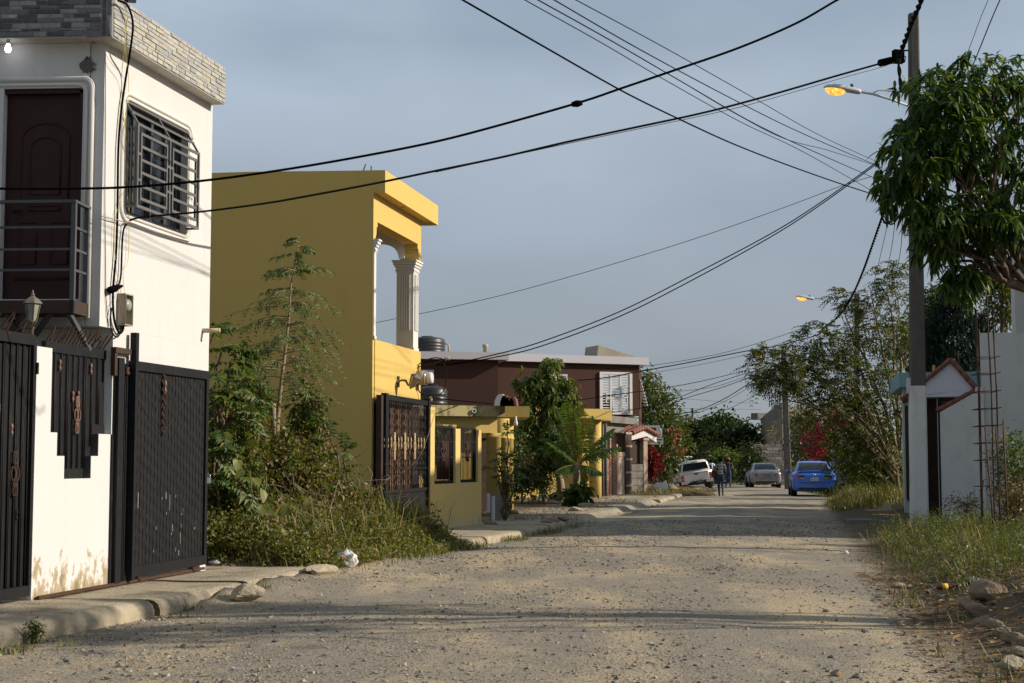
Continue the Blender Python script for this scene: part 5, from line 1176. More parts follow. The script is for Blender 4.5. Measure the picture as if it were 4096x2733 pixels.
def street_lamp(name, label, tip, arm, k, group='lit street lamps on the poles'):
    """cobra head lamp: tip = lamp end of the arm, arm = points back to the pole, k = size"""
    tip = np.array(tip, float); L0 = thing(name, label, 'street lamp', tip, group); d = np.array((-1, 0, .13)); d = d / np.linalg.norm(d); up = np.array((.13, 0, 1)); sd = np.array((0, 1.0, 0))
    def body(z0, z1, prof, smooth=True, half=None):
        V = []; n = 14; m = MB()
        for x, ry, rt, rb in prof:
            for j in range(n):
                a = 2 * math.pi * j / n; c, s = math.cos(a), math.sin(a); V.append(tip + k * (d * x + sd * ry * c + up * (rt * s if s > 0 else rb * s)))
        kk = len(prof); f = [(i * n + j, i * n + (j + 1) % n, (i + 1) * n + (j + 1) % n, (i + 1) * n + j) for i in range(kk - 1) for j in range(n)] + [tuple(range(n))[::-1], tuple(range((kk - 1) * n, kk * n))]
        m.add(V, f, 0, True); return m
    body(0, 0, [(-.02, .05, .055, .05), (.05, .085, .075, .06), (.25, .105, .095, .05), (.45, .14, .11, .03), (.62, .15, .11, .025), (.76, .12, .085, .02), (.84, .05, .03, .015), (.86, .012, .008, .008)]).build('housing', M['lamp'], L0)
    m = MB(); V = []; n = 14; c0 = tip + k * (d * .58 - up * .022)
    for i in range(7):
        a = math.pi / 2 * i / 6
        for j in range(n):
            b = 2 * math.pi * j / n; V.append(c0 + k * (d * .245 * math.cos(a) * math.cos(b) + sd * .135 * math.cos(a) * math.sin(b) - up * .135 * math.sin(a)))
    f = [(i * n + (j + 1) % n, i * n + j, (i + 1) * n + j, (i + 1) * n + (j + 1) % n) for i in range(6) for j in range(n)]
    m.add(V, f, 0, True); m.build('lamp_bowl', M['lamp_glow'], L0)
    c = tip + k * (d * .2 + up * .09); m = MB(); m.lathe([(.038 * k, 0), (.04 * k, .055 * k), (.03 * k, .075 * k)], c, 12); m.build('photocell', M['teal'], L0)
    m = MB(); m.tube([tip + d * .05 * k] + [np.array(a) for a in arm], .028, 8); m.build('arm', M['lamp'], L0); return L0
b1 = P(919.2, 522, 33.8); t1 = P(913.3, 14, 33.8); b1[2] = gz(b1[0], b1[1])
p1 = pole('utility_pole', 'nearest concrete utility pole painted white at its foot beside the mango tree', b1, t1, .355, .215)
m = MB(); zc = P(918, 386, 33.8)[2]; q = []
for k in (0, 1):
    z = b1[2] - .1 + k * (zc - b1[2] + .1); kk = (z - b1[2]) / (t1[2] - b1[2]); c = b1 + (t1 - b1) * kk; w = (.355 + (.215 - .355) * kk) / 2 + .006; ch = w * .3
    q.append([c + np.array(a) for a in ((-w + ch, -w, 0), (w - ch, -w, 0), (w, -w + ch, 0), (w, w - ch, 0), (w - ch, w, 0), (-w + ch, w, 0), (-w, w - ch, 0), (-w, -w + ch, 0))])
m.prism(q[0], q[1]); m.build('painted_foot', M['grey_white'], p1)
c = P(908.5, 385.5, 33.55); m = MB(); m.box(c, (.10, .03, .34), .5); tg = m.build('number_tag', M['paper'], p1)
for i, (dz, h) in enumerate(((.08, .12), (-.06, .07))):
    m = MB(); m.box(c + np.array((-.009, -.016, dz)), (.065, .008, h), .5); m.build('print', M['blue_ink'], tg)
def armpt(k, x, y, Y): return P(*Z(k, x, y), Y)
street_lamp('street_lamp', 'largest lit street lamp glowing orange on the nearest pole above the mango leaves', armpt(11, 592, 640, 33.4), [armpt(11, 680, 655, 33.45), armpt(11, 800, 690, 33.5), armpt(11, 935, 740, 33.6)], .97)
m = MB(); m.tube([armpt(11, 685, 648, 33.45), armpt(11, 722, 628, 33.5), armpt(11, 850, 636, 33.55), armpt(11, 930, 645, 33.6)], .018, 6); tag(m.build('stay_rod', M['lamp']), 'bent stay rod above the arm of the largest street lamp', 'rod')
# hardware of the nearest pole
m = MB(); c = armpt(11, 858, 395, 33.55); m.box(c, (.24, .16, .30), .2); m.tube([armpt(11, 890, 355, 33.6), armpt(11, 930, 350, 33.65)], .02, 6); m.tube([armpt(11, 880, 385, 33.5), armpt(11, 912, 395, 33.5), armpt(11, 905, 430, 33.5), armpt(11, 860, 425, 33.5)], .012, 6)
tag(m.build('cable_bracket', M['cable']), 'black clamp and bracket holding the thick cable to the nearest pole', 'cable bracket')
m = MB(); a_, b_2 = armpt(11, 728, 440, 33.3), armpt(11, 812, 420, 33.5); m.tube([a_, b_2], [.07, .06], 10)
for i in range(8): q = a_ + (b_2 - a_) * (i + .5) / 8; m.lathe([(.075, -.012), (.088, 0), (.075, .012)], q, 10, axis=b_2 - a_)
tag(m.build('cable_splice', M['cable']), 'ribbed black splice sleeve where the thick cable meets the nearest pole', 'cable splice')
m = MB(); c = armpt(11, 795, 1480, 33.5); r_ = np.random.default_rng(2)
for i in range(7):
    rr = .16 + .05 * r_.random(); ox = .06 * r_.normal(); q = [c + np.array((rr * .75 * math.cos(a) + ox, .03 * r_.normal(), rr * 1.5 * math.sin(a))) for a in np.linspace(0, 6.28, 16)]; m.tube(q, .011, 5)
tag(m.build('cable_coil', M['cable']), 'coil of spare black cable hanging under the wires at the nearest pole', 'cable coil')
Y2 = 70.; b2 = P(857, 489, Y2); b2[2] = gz(b2[0], Y2); t2 = P(857, 293.5, Y2)
pole('utility_pole', 'second concrete pole rising through the feathery tree with a lit lamp', b2, t2, .30, .22)
street_lamp('street_lamp', 'second street lamp glowing orange above the feathery tree', P(813.5, 299, Y2), [P(820, 298, Y2), P(832, 303.5, Y2), P(854, 310, Y2)], .98)
Y3 = 83.; b3 = P(788.5, 488, Y3); b3[2] = gz(b3[0], Y3); t3 = P(783.5, 349, Y3)
pole('utility_pole', 'third concrete pole behind the silver car with its top lost in the leaves', b3, t3, .38, .26)
street_lamp('street_lamp', 'third street lamp only a small orange glow among the leaves', P(769, 357.5, Y3), [P(774, 357, Y3), P(783, 358, Y3)], .8)
b0 = np.array((13.0, 13.45, gz(13.0, 13.45))); pole('utility_pole', 'concrete utility pole just outside the right edge whose shadow crosses the road', b0, b0 + np.array((-.05, 0, 8.3)), .34, .24)
# ------------------------------------------------------------------ gate canopy with white gable and clay coping
Q1 = fr(900, 985, 36.4, 35.7)
def qp(x, y, o=0): return Q1.at(*Z(9, x, y), o)
gc = thing('gate_canopy', 'small white gable with clay tiles over a dark iron gate behind the nearest pole', 'gateway', (*Q1.pt(0, 0)[:2], .1))
L_, A_, R_ = qp(610, 385), qp(978, 85), qp(1180, 300); zlin = qp(900, 367)[1]
m = MB(); Q1.poly(m, [(qp(640, 367)[0], zlin), (L_[0] + .12, L_[1] + .01), (A_[0] - .06, A_[1] - .02), (A_[0] + .05, A_[1] - .02), (R_[0] - .04, R_[1]), (qp(1065, 367)[0], zlin)], -.9, 0); m.build('gable', M['lilac_white'], gc)
def coping(A, B, n, name, o0, o1, r=.055):
    for i in range(n):
        a = np.array(A) + (np.array(B) - np.array(A)) * i / n; b = np.array(A) + (np.array(B) - np.array(A)) * (i + 1.1) / n; m = MB()
        oo = np.arange(o0, o1 + .01, .16) if o1 > o0 else [o0]
        for o in oo: m.tube([Q1.pt(a[0], a[1], o), Q1.pt((a[0] + b[0]) / 2, (a[1] + b[1]) / 2 + .01, o), Q1.pt(b[0], b[1] + .015, o)], [r * .95, r, r * 1.05], 8)
        m.build(name, M['clay'], gc)
coping(L_, A_, 5, 'roof_tile', -.75, .05); coping((R_[0], R_[1]), (A_[0] + .03, A_[1] + .01), 4, 'roof_tile', -.75, .05)
w0, wA, wB = qp(905, 490), qp(1180, 335), qp(1245, 290)
m = MB(); Q1.poly(m, [(w0[0], -.1), (w0[0], w0[1]), (wA[0], wA[1]), (wA[0] + .01, wB[1]), (wB[0], wB[1]), (wB[0], -.1)], .0, .16); m.build('wing_wall', M['grey_white'], gc)
coping((w0[0] - .08, w0[1] + .03), (wA[0], wA[1] + .04), 5, 'coping_tile', .08, .0, .06)
m = MB(); a, b = qp(902, 400)[0], qp(1020, 400)[0]; Q1.box(m, a, b, qp(960, 460)[1], zlin - .09, -.6, -.5); m.build('brick_panel', M['brick'], gc)
m = MB(); a, b = qp(782, 400)[0], qp(862, 400)[0]; Q1.box(m, a, b, .1, zlin - .02, -.5, -.45)
for i in range(5): s = a + (b - a) * (i + .5) / 5; Q1.box(m, s - .012, s + .012, .15, zlin - .1, -.449, -.42)
m.build('iron_gate', M['rust_dark'], gc)
m = MB(); Q1.box(m, qp(640, 400)[0], a - .01, -.1, zlin - .003, -.85, -.3); m.build('gate_pier', M['grey_white'], gc)
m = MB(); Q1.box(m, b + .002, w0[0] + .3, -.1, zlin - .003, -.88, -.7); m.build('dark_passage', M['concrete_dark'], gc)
m = MB(); m.box(Q1.pt(*qp(845, 140), -.3), (.05, .05, .16), .2); tag(m.build('yellow_stub', plain('yellow_plastic', (.6, .42, .02), .5)), 'small yellow stub sticking up behind the clay coping', 'post')
T1 = fr(982, 1100, 35.75, 35.2); m = MB(); zt_ = T1.at(990, 332.8)[1]; T1.box(m, T1.at(982, 400)[0], T1.at(1190, 400)[0], -.1, zt_, -.2, 0)
tw = tag(m.build('boundary_wall', M['grey_white']), 'tall plain whitish boundary wall behind the rusty rebar column', 'wall')
# house at the far right: only its white upper pillar and eave reach into the picture
rh = thing('right_house', 'tall white house at the right edge showing a pillar and eave behind the mango', 'house', (14, 36, 0))
m = MB(); m.bb(14.2, 22, 30.4, 36.3, -.1, 9.3); m.bb(13.6, 22, 36.302, 40.3, -.1, 7.3); m.build('wall', M['grey_white'], rh)
c = P(1017.6, 400, 38.0); m = MB(); m.bb(c[0], c[0] + .30, 38.0, 38.3, 3.2, 7.0); m.build('pillar', M['trim'], rh)
m = MB(); m.bb(c[0] - .05, 13.598, 37.4, 40.2, 2.9, 3.198); m.bb(c[0] - .15, 22.1, 36.4, 40.4, 7.302, 7.55); m.build('slab', M['grey_white'], rh)
m = MB()
for i in range(4): m.bar((c[0] + .1, 38.32, 3.6 + .3 * i), (c[0] + .1, 40.1, 3.6 + .3 * i), .04)
m.build('railing', M['trim'], rh)
# ------------------------------------------------------------------ turquoise capped building
U1 = fr(899, 960, 42.0, 41.6)
tb = thing('turquoise_building', 'pale green building with a turquoise roof slab squeezed behind the nearest pole', 'building', (*U1.pt(0, 0)[:2], 0))
z0, z1 = U1.at(905, 387.2)[1], U1.at(905, 372.4)[1]; e0 = U1.at(899.2, 380)[0]
US = Plane(U1.pt(e0, 0), (.20, 1), -1)
m = MB(); q0 = [U1.pt(e0, z0, 0), U1.pt(e0, z1, 0), U1.pt(e0 + 6, z1, 0), U1.pt(e0 + 6, z0, 0)]; off = np.array((.20, 1, 0)) * 5.0; m.prism(q0, [p + off for p in q0]); m.build('roof_slab', M['turq'], tb)
wl_ = U1.at(899.5, 450)[0] + .12; zw = z0 - .003; sl1 = U1.at(*Z(9, 598, 600))[0]; sl2 = U1.at(*Z(9, 608, 600))[0]; d1, d2 = U1.at(*Z(9, 628, 600))[0], U1.at(*Z(9, 700, 600))[0]
m = MB(); U1.grid(m, wl_, e0 + 6, -.2, zw, -.42, -.25, [(sl1, sl2, U1.at(*Z(9, 600, 1015))[1], U1.at(*Z(9, 600, 460))[1]), (d1, d2, .35, U1.at(*Z(9, 640, 440))[1])]); U1.box(m, wl_, wl_ + .16, -.2, zw - .002, -4.5, -.421); m.build('wall', M['pale_green'], tb)
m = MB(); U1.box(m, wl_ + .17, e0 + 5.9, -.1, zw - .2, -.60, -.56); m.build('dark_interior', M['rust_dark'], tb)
m = MB(); U1.box(m, d1 + .02, d1 + .10, .3, zw - .5, -.33, -.22); m.build('door_leaf', M['rust_dark'], tb)
m = MB(); a = U1.at(*Z(9, 600, 380))[0]
for i in range(3): m.tube([U1.pt(a + .3 * i, z0 - .38 + .05 * i, -.1), U1.pt(a + .3 * i + .34, z0 - .20 + .05 * i, -.1)], .09, 8)
m.build('eave_tile', M['clay'], tb)
# steps and slabs in front
for nm, lb, u0, u1, v, Y, h, dep in (('concrete_step', 'white edged upper step at the door of the pale green building', 892, 904, 504.5, 44.2, .22, 1.2), ('concrete_step', 'thin white edged lower step beside the tall grass', 871, 893, 510.3, 43.8, .10, .9), ('concrete_slab', 'grey concrete slab lying in front of the door steps', 877, 908, 515.5, 40.5, .14, 1.6), ('concrete_slab', 'cracked grey kerb slab at the road edge near the nearest pole', 850, 882, 520, 37.6, .16, 1.1), ('concrete_slab', 'grey pavement slab at the foot of the nearest pole', 882, 912, 522, 35.2, .18, 1.3)):
    a, b = P(u0, v, Y), P(u1, v, Y); m = MB(); zt = (a[2] + b[2]) / 2; m.box(((a[0] + b[0]) / 2, Y + dep / 2, zt - h / 2 - .1), (b[0] - a[0], dep, h + .2), -.05); tag(m.build(nm, M['concrete_dark'] if 'slab' in nm else M['concrete']), lb, 'step' if 'step' in nm else 'slab')
# ------------------------------------------------------------------ rusty rebar column and loose bars
c = np.array((*P(987.5, 505, 26.2)[:2], .25))
rc = thing('rebar_column', 'tall rusty rebar cage standing in the grass before the whitish wall', 'rebar cage', c)
w = .155; ht = P(987, 262, 26.2)[2] - c[2]
for i, (dx, dy) in enumerate(((-w, -w), (w, -w), (-w * .25, w), (w, w * .8))):
    m = MB(); m.tube([c + np.array((dx, dy, -.2)), c + np.array((dx * 1.02, dy, ht * .5)), c + np.array((dx * .95 - .05, dy, ht))], .013, 6); m.build('bar', M['rust'], rc)
for v in (358, 374, 392, 409, 426, 443, 460, 486):
    z = P(987, v, 26.2)[2]; k = .02; m = MB(); q = [np.array((c[0] - w - k, c[1] - w - k, z)), np.array((c[0] + w + k, c[1] - w - k, z + .012)), np.array((c[0] + w + k, c[1] + w + k, z)), np.array((c[0] - w - k, c[1] + w + k, z - .012)), np.array((c[0] - w - k, c[1] - w - k, z))]
    for a, b in zip(q, q[1:]): m.tube([a, b], .008, 5)
    m.tube([q[1], q[1] + np.array((.05, -.03, .01))], .008, 5); m.build('stirrup', M['rust'], rc)
for i, (x0, y0, x1, y1, lb) in enumerate(((1255, 600, 1318, 1360, 'left of three loose rusty bars leaning in the grass beside the cage'), (1340, 605, 1378, 1340, 'middle loose rusty bar just right of the rebar cage'), (1397, 548, 1432, 1330, 'right loose rusty bar standing apart from the rebar cage'))):
    m = MB(); m.tube([P(*Z(9, x1, y1), 23.6), P(*Z(9, x0, y0), 25.2)], .015, 6); tag(m.build('rebar', M['rust']), lb, 'rebar', 'loose rebar by the cage')
# ------------------------------------------------------------------ far concrete shell, block wall, sign wall
K1 = fr(777, 835, 104, 110)
cs = thing('concrete_shell', 'unfinished grey concrete building with rebar on its roof at the end of the street', 'building', (*K1.pt(0, 0)[:2], -.4))
zt_ = K1.at(790, 405.5)[1]
m = MB(); m.prism([K1.pt(0, -.4, 0), K1.pt(0, zt_, 0), K1.pt(16, zt_ - .2, 0), K1.pt(16, -.4, 0)], [K1.pt(0, -.4, -.3), K1.pt(0, zt_, -.3), K1.pt(16, zt_ - .2, -.3), K1.pt(16, -.4, -.3)])
KS = Plane(K1.pt(0, 0), P(760, 400, 113)[:2] - K1.pt(0, 0)[:2], -1); ln = np.linalg.norm(P(760, 400, 113)[:2] - K1.pt(0, 0)[:2])
m.prism([KS.pt(.0, -.4, -.01), KS.pt(0, zt_, -.01), KS.pt(ln * .7, zt_ - .5, -.01), KS.pt(ln, zt_ - .75, -.01), KS.pt(ln * .93, zt_ - 1.7, -.01), KS.pt(ln * .86, zt_ - 3, -.01), KS.pt(ln * .86, -.4, -.01)], [KS.pt(.0, -.4, -.35), KS.pt(0, zt_, -.35), KS.pt(ln * .7, zt_ - .5, -.35), KS.pt(ln, zt_ - .75, -.35), KS.pt(ln * .93, zt_ - 1.7, -.35), KS.pt(ln * .86, zt_ - 3, -.35), KS.pt(ln * .86, -.4, -.35)])
m.build('wall', M['concrete_dark'], cs)
m = MB(); m.box(KS.pt(ln + .4, zt_ - .55, -.2), (1.5, .8, .5), .5); m.build('beam_end', M['concrete_dark'], cs)
for u, h in ((769.5, 12), (772, 16), (774, 7), (775.8, 15), (778, 9), (779.5, 13)):
    a = P(u, 407, 106.5); m = MB(); m.tube([a, a + UPV * h * .075], .035, 5); m.build('rebar_stub', M['rust_dark'], cs)
V1 = fr(753.5, 785, 97.5, 98.5); bw = thing('block_wall', 'bare concrete block wall behind the silver car', 'wall', (*V1.pt(0, 0)[:2], -.4))
L2 = V1.at(785, 450)[0]; zt_ = V1.at(770, 444)[1]; nr = 14; bh_ = (zt_ + .5) / nr; nb_ = 5; r_ = np.random.default_rng(6)
cb = [plain('block_dark', (.07, .066, .06), .9, .25, 3), plain('block_grey', (.095, .09, .082), .9, .2, 3), plain('block_pale', (.14, .135, .12), .9, .2, 3)]  # block tones lowered, tree shade is put into the colour
m = MB(); V1.box(m, .01, L2 - .01, -.5, zt_ - .01, -.18, -.02); m.build('mortar_core', M['concrete_dark'], bw)
for i in range(nr):
    for j in range(nb_ + 1):
        a = (j - (.5 if i % 2 else 0)) * L2 / nb_; b = min(a + L2 / nb_, L2); a = max(a, 0)
        if b - a < .05: continue
        m = MB(); V1.box(m, a + .012, b - .012, -.5 + i * bh_ + .012, -.5 + (i + 1) * bh_ - .012, -.019, 0); m.build('concrete_block', cb[r_.choice(3, p=[.5, .35, .15])], bw)
S1 = fr(829, 846, 66.5, 66.0); m = MB(); a, b = S1.at(834.3, 460)[0], S1.at(842.5, 460)[0]; S1.box(m, a, b, -.3, S1.at(838, 452)[1], -.3, 0)
tag(m.build('wall_pier', M['concrete_dark']), 'grey block wall pier behind the right side of the blue car', 'wall')
sb = MB(); S1.box(sb, S1.at(829.3, 468)[0], a - .01, S1.at(832, 473.5)[1], S1.at(832, 461.5)[1], -.05, 0); sb = tag(sb.build('painted_sign', M['paper']), 'white painted board with black letters behind the blue car', 'sign')
text('lettering', 'DA', .36, S1.pt((S1.at(829.6, 468)[0] + a) / 2, S1.at(832, 468.2)[1], .004), (R(90), 0, math.atan2(S1.d[1], S1.d[0])), M['ink'], sb)
# small zinc hut and far poles at the end of the street, left
H1 = fr(675, 690, 100, 101); hut = thing('zinc_hut', 'pale green sheet metal hut behind the white pickup', 'hut', (*H1.pt(0, 0)[:2], -.4))
m = MB(); H1.box(m, 0, H1.at(689, 460)[0], -.4, H1.at(680, 457.5)[1], -3, 0); m.build('wall', M['pale_green'], hut)
m = MB(); H1.box(m, -.2, H1.at(690, 460)[0], H1.at(680, 457.5)[1] + .003, H1.at(680, 456.3)[1], -3.2, .2); m.build('roof', M['lilac'], hut)
H2 = fr(672.3, 675.5, 96); sh = thing('zinc_sheet', 'upright corrugated pale zinc sheet beside the white pickup', 'sheet', (*H2.pt(0, 0)[:2], -.3)); m = MB()
for i in range(6): s = H2.at(675.5, 470)[0] * i / 6; H2.box(m, s, s + .03, -.3, H2.at(673, 471.5)[1], -.02, .01 + .02 * (i % 2))
m.build('sheet', M['lilac'], sh)
for u, v, Y, lb in ((692.4, 408, 210, 'thin far pole with small crossarm above the trees at the end of the street'),):
    b, t = P(u, 470, Y), P(u, v, Y); m = MB(); b[2] = -.4; m.tube([b, t], [.22, .12], 6); m.bar(t + np.array((-1.1, 0, -.6)), t + np.array((1.1, 0, -.6)), .12); tag(m.build('far_pole', M['wire_grey']), lb, 'utility pole')
# ------------------------------------------------------------------ stones, kerb pieces, rubbish on the right bank
def rock(label, u, v, size, seed, mat='rock', rz=0.0, sink=.25, cat='rock', z=None, name='rock', group=None, tilt=0):
    p = PZ(u, v, .2)
    for _ in range(6): p = PZ(u, v, float(gz(p[0], p[1])) if z is None else z)
    m = MB(); m.rock((p[0], p[1], p[2] + size[2] * (.5 - sink)), size, seed, 0, 2, rz)
    return tag(m.build(name, M[mat]), label, cat, group)
M['soil'] = plain('dark_soil', (.09, .068, .045), .95, .45, 5, spec=.1, bump=1.0)
rock('large tan boulder on the right bank with a flat slanting face', 989, 599, (.42, .34, .28), 3, rz=.4)
rock('smaller flat grey stone lying behind the tan boulder', 972, 583, (.20, .16, .09), 9, 'concrete_dark')
for i, (u, v, s) in enumerate(((898, 588, .13), (908, 588.5, .09), (880.5, 564.5, .11), (930, 593, .08), (950, 575, .11), (915, 597, .07), (940, 598, .07))):
    rock(['long flat pale stone at the weedy road edge', 'small pale stone beside the long flat one', 'lone tan stone at the corner of the grass verge', 'dark small stone in the leaf litter', 'pale stone high in the grass', 'grey stone below the long flat one', 'grey stone below the tan boulder'][i], u, v, (s * 1.3, s, s * .7), 20 + i, ['kerb', 'kerb', 'rock', 'concrete_dark', 'rock', 'concrete_dark', 'concrete_dark'][i])
ks = [Z(11, 0, 0)]
kp = [(966, 604), (975, 609), (984, 615), (993, 621), (1002, 628), (1012, 634), (1022, 640)]
for i, (u, v) in enumerate(kp):
    p = PZ(u, v, .12); m = MB(); m.rock((p[0], p[1], float(gz(p[0], p[1])) + .03), (.19 + .03 * (i % 2), .11, .12), 40 + i, 0, 2, -.9); tag(m.build('kerb_stone', M['rock']), ['farthest kerb stone of the broken row on the right bank', 'second farthest kerb stone of the broken row on the right bank', 'third farthest kerb stone of the broken row on the right bank', 'middle kerb stone of the broken row on the right bank', 'third nearest kerb stone of the broken row on the right bank', 'second nearest kerb stone of the broken row on the right bank', 'nearest kerb stone of the broken row at the right edge'][i], 'kerb stone', 'broken kerb stones on the right')
for i, (u, v, s) in enumerate(((1018, 655, .2), (1012, 668, .24))):
    rock(['upper pale broken stone at the lower right edge', 'lower pale broken stone at the lower right edge'][i], u, v, (s * .8, s * .6, s * .5), 60 + i, 'kerb', z=.05)
for i, (u, v, s) in enumerate(((141.5, 680, .05), (), (859, 680, .06))[::2]):
    pass
for i, (u, v, s) in enumerate(((838, 676, .075), (858, 678, .06), (120, 667, .05), (184, 647.5, .05), (865, 632, .05), (826, 612, .05))):
    rock(['flat tan stone on the gravel at the bottom of the picture', 'dark angular stone beside the flat tan one at the bottom', 'round pale pebble on the dusty road at lower left', 'dark pebble on the dusty road below the kerb', 'dark pebble just below the pole shadow', 'dark pebble just above the pole shadow'][i], u, v, (s * 1.5, s, s * .8), 70 + i, ['rock', 'concrete_dark', 'kerb', 'concrete_dark', 'concrete_dark', 'concrete_dark'][i], cat='stone', name='stone')
# bottle
p = PZ(947, 565, .35); p[2] = float(gz(p[0], p[1])) + .06; m = MB(); m.lathe([(.03, -.12), (.033, -.1), (.033, .03), (.012, .08), (.014, .12)], p, 12, axis=(1, .15, .05)); bt = tag(m.build('bottle', plain('brown_bottle_glass', (.10, .018, .008), .15, .2, 8, spec=.6)), 'brown bottle with a yellow label lying in the grass on the right', 'bottle')
m = MB(); m.lathe([(.0345, -.07), (.0345, -.005)], p, 12, axis=(1, .15, .05)); l_ = m.build('label', plain('yellow_label', (.65, .42, .03), .6), None); l_.parent = bt
# left side odds and ends
def bag(name, label, c, size, mat, seed, knot=True):
    r_ = np.random.default_rng(seed); b = bmesh.new(); bmesh.ops.create_icosphere(b, subdivisions=4, radius=1); v = np.array([q.co[:] for q in b.verts]); f = [tuple(x.index for x in q.verts) for q in b.faces]; b.free()
    for _ in range(9):
        d = r_.normal(size=3); d /= np.linalg.norm(d); ph = r_.random() * 6; v *= (1 + .075 * np.sin((v @ d) * r_.uniform(4, 11) + ph))[:, None]
    z = v[:, 2]; k = np.where(z > .55, 1 - (z - .55) * 1.3, 1.0); v[:, 0] *= k; v[:, 1] *= k; v[:, 2] = np.where(z < -.6, -.6 + (z + .6) * .2, z)
    m = MB(); m.add(v * np.array(size) / 2 + np.array(c) + np.array((0, 0, size[2] * .32)), f, 0, False)
    if knot: m.tube([np.array(c) + np.array((0, 0, size[2] * .75)), np.array(c) + np.array((.04, 0, size[2] * .98)), np.array(c) + np.array((.12, .02, size[2] * .9))], [.03, .015, .03], 6)
    return tag(m.build(name, mat), label, 'bag')
p = PZ(347, 566, .08); wb = bag('plastic_bag', 'white plastic carrier bag with red print caught in the roadside weeds', (p[0], p[1] - .05, float(gz(p[0], p[1]))), (.26, .2, .26), M['paper'], 3, False)
m = MB(); m.box((p[0] - .045, p[1] - .14, float(gz(p[0], p[1])) + .10), (.06, .02, .07), .3); pr_ = m.build('print', plain('red_print', (.5, .12, .07), .5)); pr_.parent = wb
c = P(557, 501, 53); bag('rubbish_bag', 'shiny black rubbish bag at the foot of the pale trunk', (c[0], c[1], float(gz(c[0], c[1]))), (.48, .4, .42), plain('black_bag', (.012, .012, .014), .18, .2, 8, spec=.7), 5)
c = P(542.5, 500, 53); bag('sack', 'whitish sack standing between the thin trunks in the yard', (c[0], c[1], float(gz(c[0], c[1]))), (.28, .25, .34), M['paper'], 8)
# broken grey wall stub with white pipes next to the barred wall
N1 = fr(484, 504, 35.4, 36.2); bs_ = thing('broken_wall', 'broken grey wall stub with white posts beside the pale yellow barred wall', 'wall', (*N1.pt(0, 0)[:2], -.1))
def n1(x, y): return N1.at(*Z(7, x, y))
m = MB(); N1.poly(m, [n1(735, 1565), n1(725, 1325), n1(790, 1330), n1(800, 1360), n1(808, 1420), n1(780, 1460), n1(800, 1500), n1(790, 1560)], -.12, 0); m.build('wall', M['concrete_dark'], bs_)
for x0, x1, y0, y1 in ((672, 684, 1320, 1470), (710, 722, 1340, 1560)):
    a, b = n1(x0, y1), n1(x1, y0); m = MB(); N1.box(m, a[0], b[0], a[1], b[1], .02, .08); m.build('white_post', M['lilac'], bs_)
for i, (u, v, s) in enumerate(((485, 523, .30), (491, 525, .22), (512, 514, .25), (553, 503.5, .3), (572, 505, .4), (586, 507, .35), (520, 519, .18), (563, 520, .22), (552, 522.5, .25), (545, 524, .25), (575, 511, .3))):
    rock(['big rock at the corner of the pale yellow barred wall', 'second rock by the broken grey wall stub', 'flat rock in the dirt yard', 'pale flat stone under the leaning trunk', 'long pale kerb piece beside the palm', 'low pale stone right of the palm', 'small stone in the dirt yard', 'first tan rock of the row along the broken kerb', 'second tan rock of the row along the broken kerb', 'third tan rock of the row along the broken kerb', 'pale kerb fragment at the shaded gutter'][i], u, v, (s * 1.5, s, s * .6), 90 + i, ['rock', 'rock', 'rock', 'kerb', 'kerb', 'kerb', 'rock', 'rock', 'rock', 'rock', 'kerb'][i])
rock('broken kerb lump at the end of the pavement before the dusty mound', 247, 596, (.42, .3, .2), 121, 'kerb', rz=.5, sink=.35, name='kerb_lump', cat='kerb stone')
rock('pale kerb fragment sticking out of the weeds near the white bag', 318, 571.5, (.9, .28, .16), 122, 'kerb', rz=1.2, sink=.45, name='kerb_lump', cat='kerb stone')
rock('pale kerb end at the start of the shaded pavement', 450, 543, (.5, .35, .28), 123, 'kerb', rz=1.2, sink=.35, name='kerb_lump', cat='kerb stone')
# rubbish heap and earth piles at the far left bend
r_ = np.random.default_rng(12)
for i, (u, v, w, h, cl, lb) in enumerate(((655, 489, 1.1, .5, 'pvc', 'torn brown cardboard on the rubbish heap'), (662, 486.5, .9, .7, 'paper', 'white broken panel on the rubbish heap'), (658, 494, .9, .25, 'lilac', 'pale board lying at the front of the rubbish heap'), (649, 492, .5, .3, 'paper', 'small white scrap left of the rubbish heap'))):
    p = P(u, v, 66 + i * .4); m = MB(); k = 7; w *= .75; h *= .7; pts = [(w * .5 * math.cos(a) * (.4 + .8 * r_.random()), h * .6 * math.sin(a) * (.3 + .9 * r_.random())) for a in np.linspace(0, 6.28, k, False)]
    zz = float(gz(p[0], p[1])); A = [np.array((p[0] + x, p[1] + y * .25, max(zz, p[2] + y))) for x, y in pts]; m.prism(A, [a + np.array((.03, .05, .02)) for a in A]); tag(m.build('rubbish', M[cl]), lb, 'rubbish', 'rubbish heap by the bend')
for lb, u, v, Y, sz, mt in (('grey boulder in the dry grass beside the pickup', 670, 492.5, 68, (.8, .7, .45), 'rock'), ('dark earth heap at the left road edge in front of the pickup', 694, 496.5, 64, (2.0, 1.0, .36), 'soil'), ('brown earth heap under the trees behind the pickup', 668, 481, 98, (3.4, 2.5, 1.3), 'rock')):
    p = P(u, v, Y); m = MB(); m.rock((p[0], p[1], float(gz(p[0], p[1])) + sz[2] * .2), sz, int(u), 0, 2); tag(m.build('earth_heap' if 'heap' in lb else 'rock', M[mt]), lb, 'heap' if 'heap' in lb else 'rock')
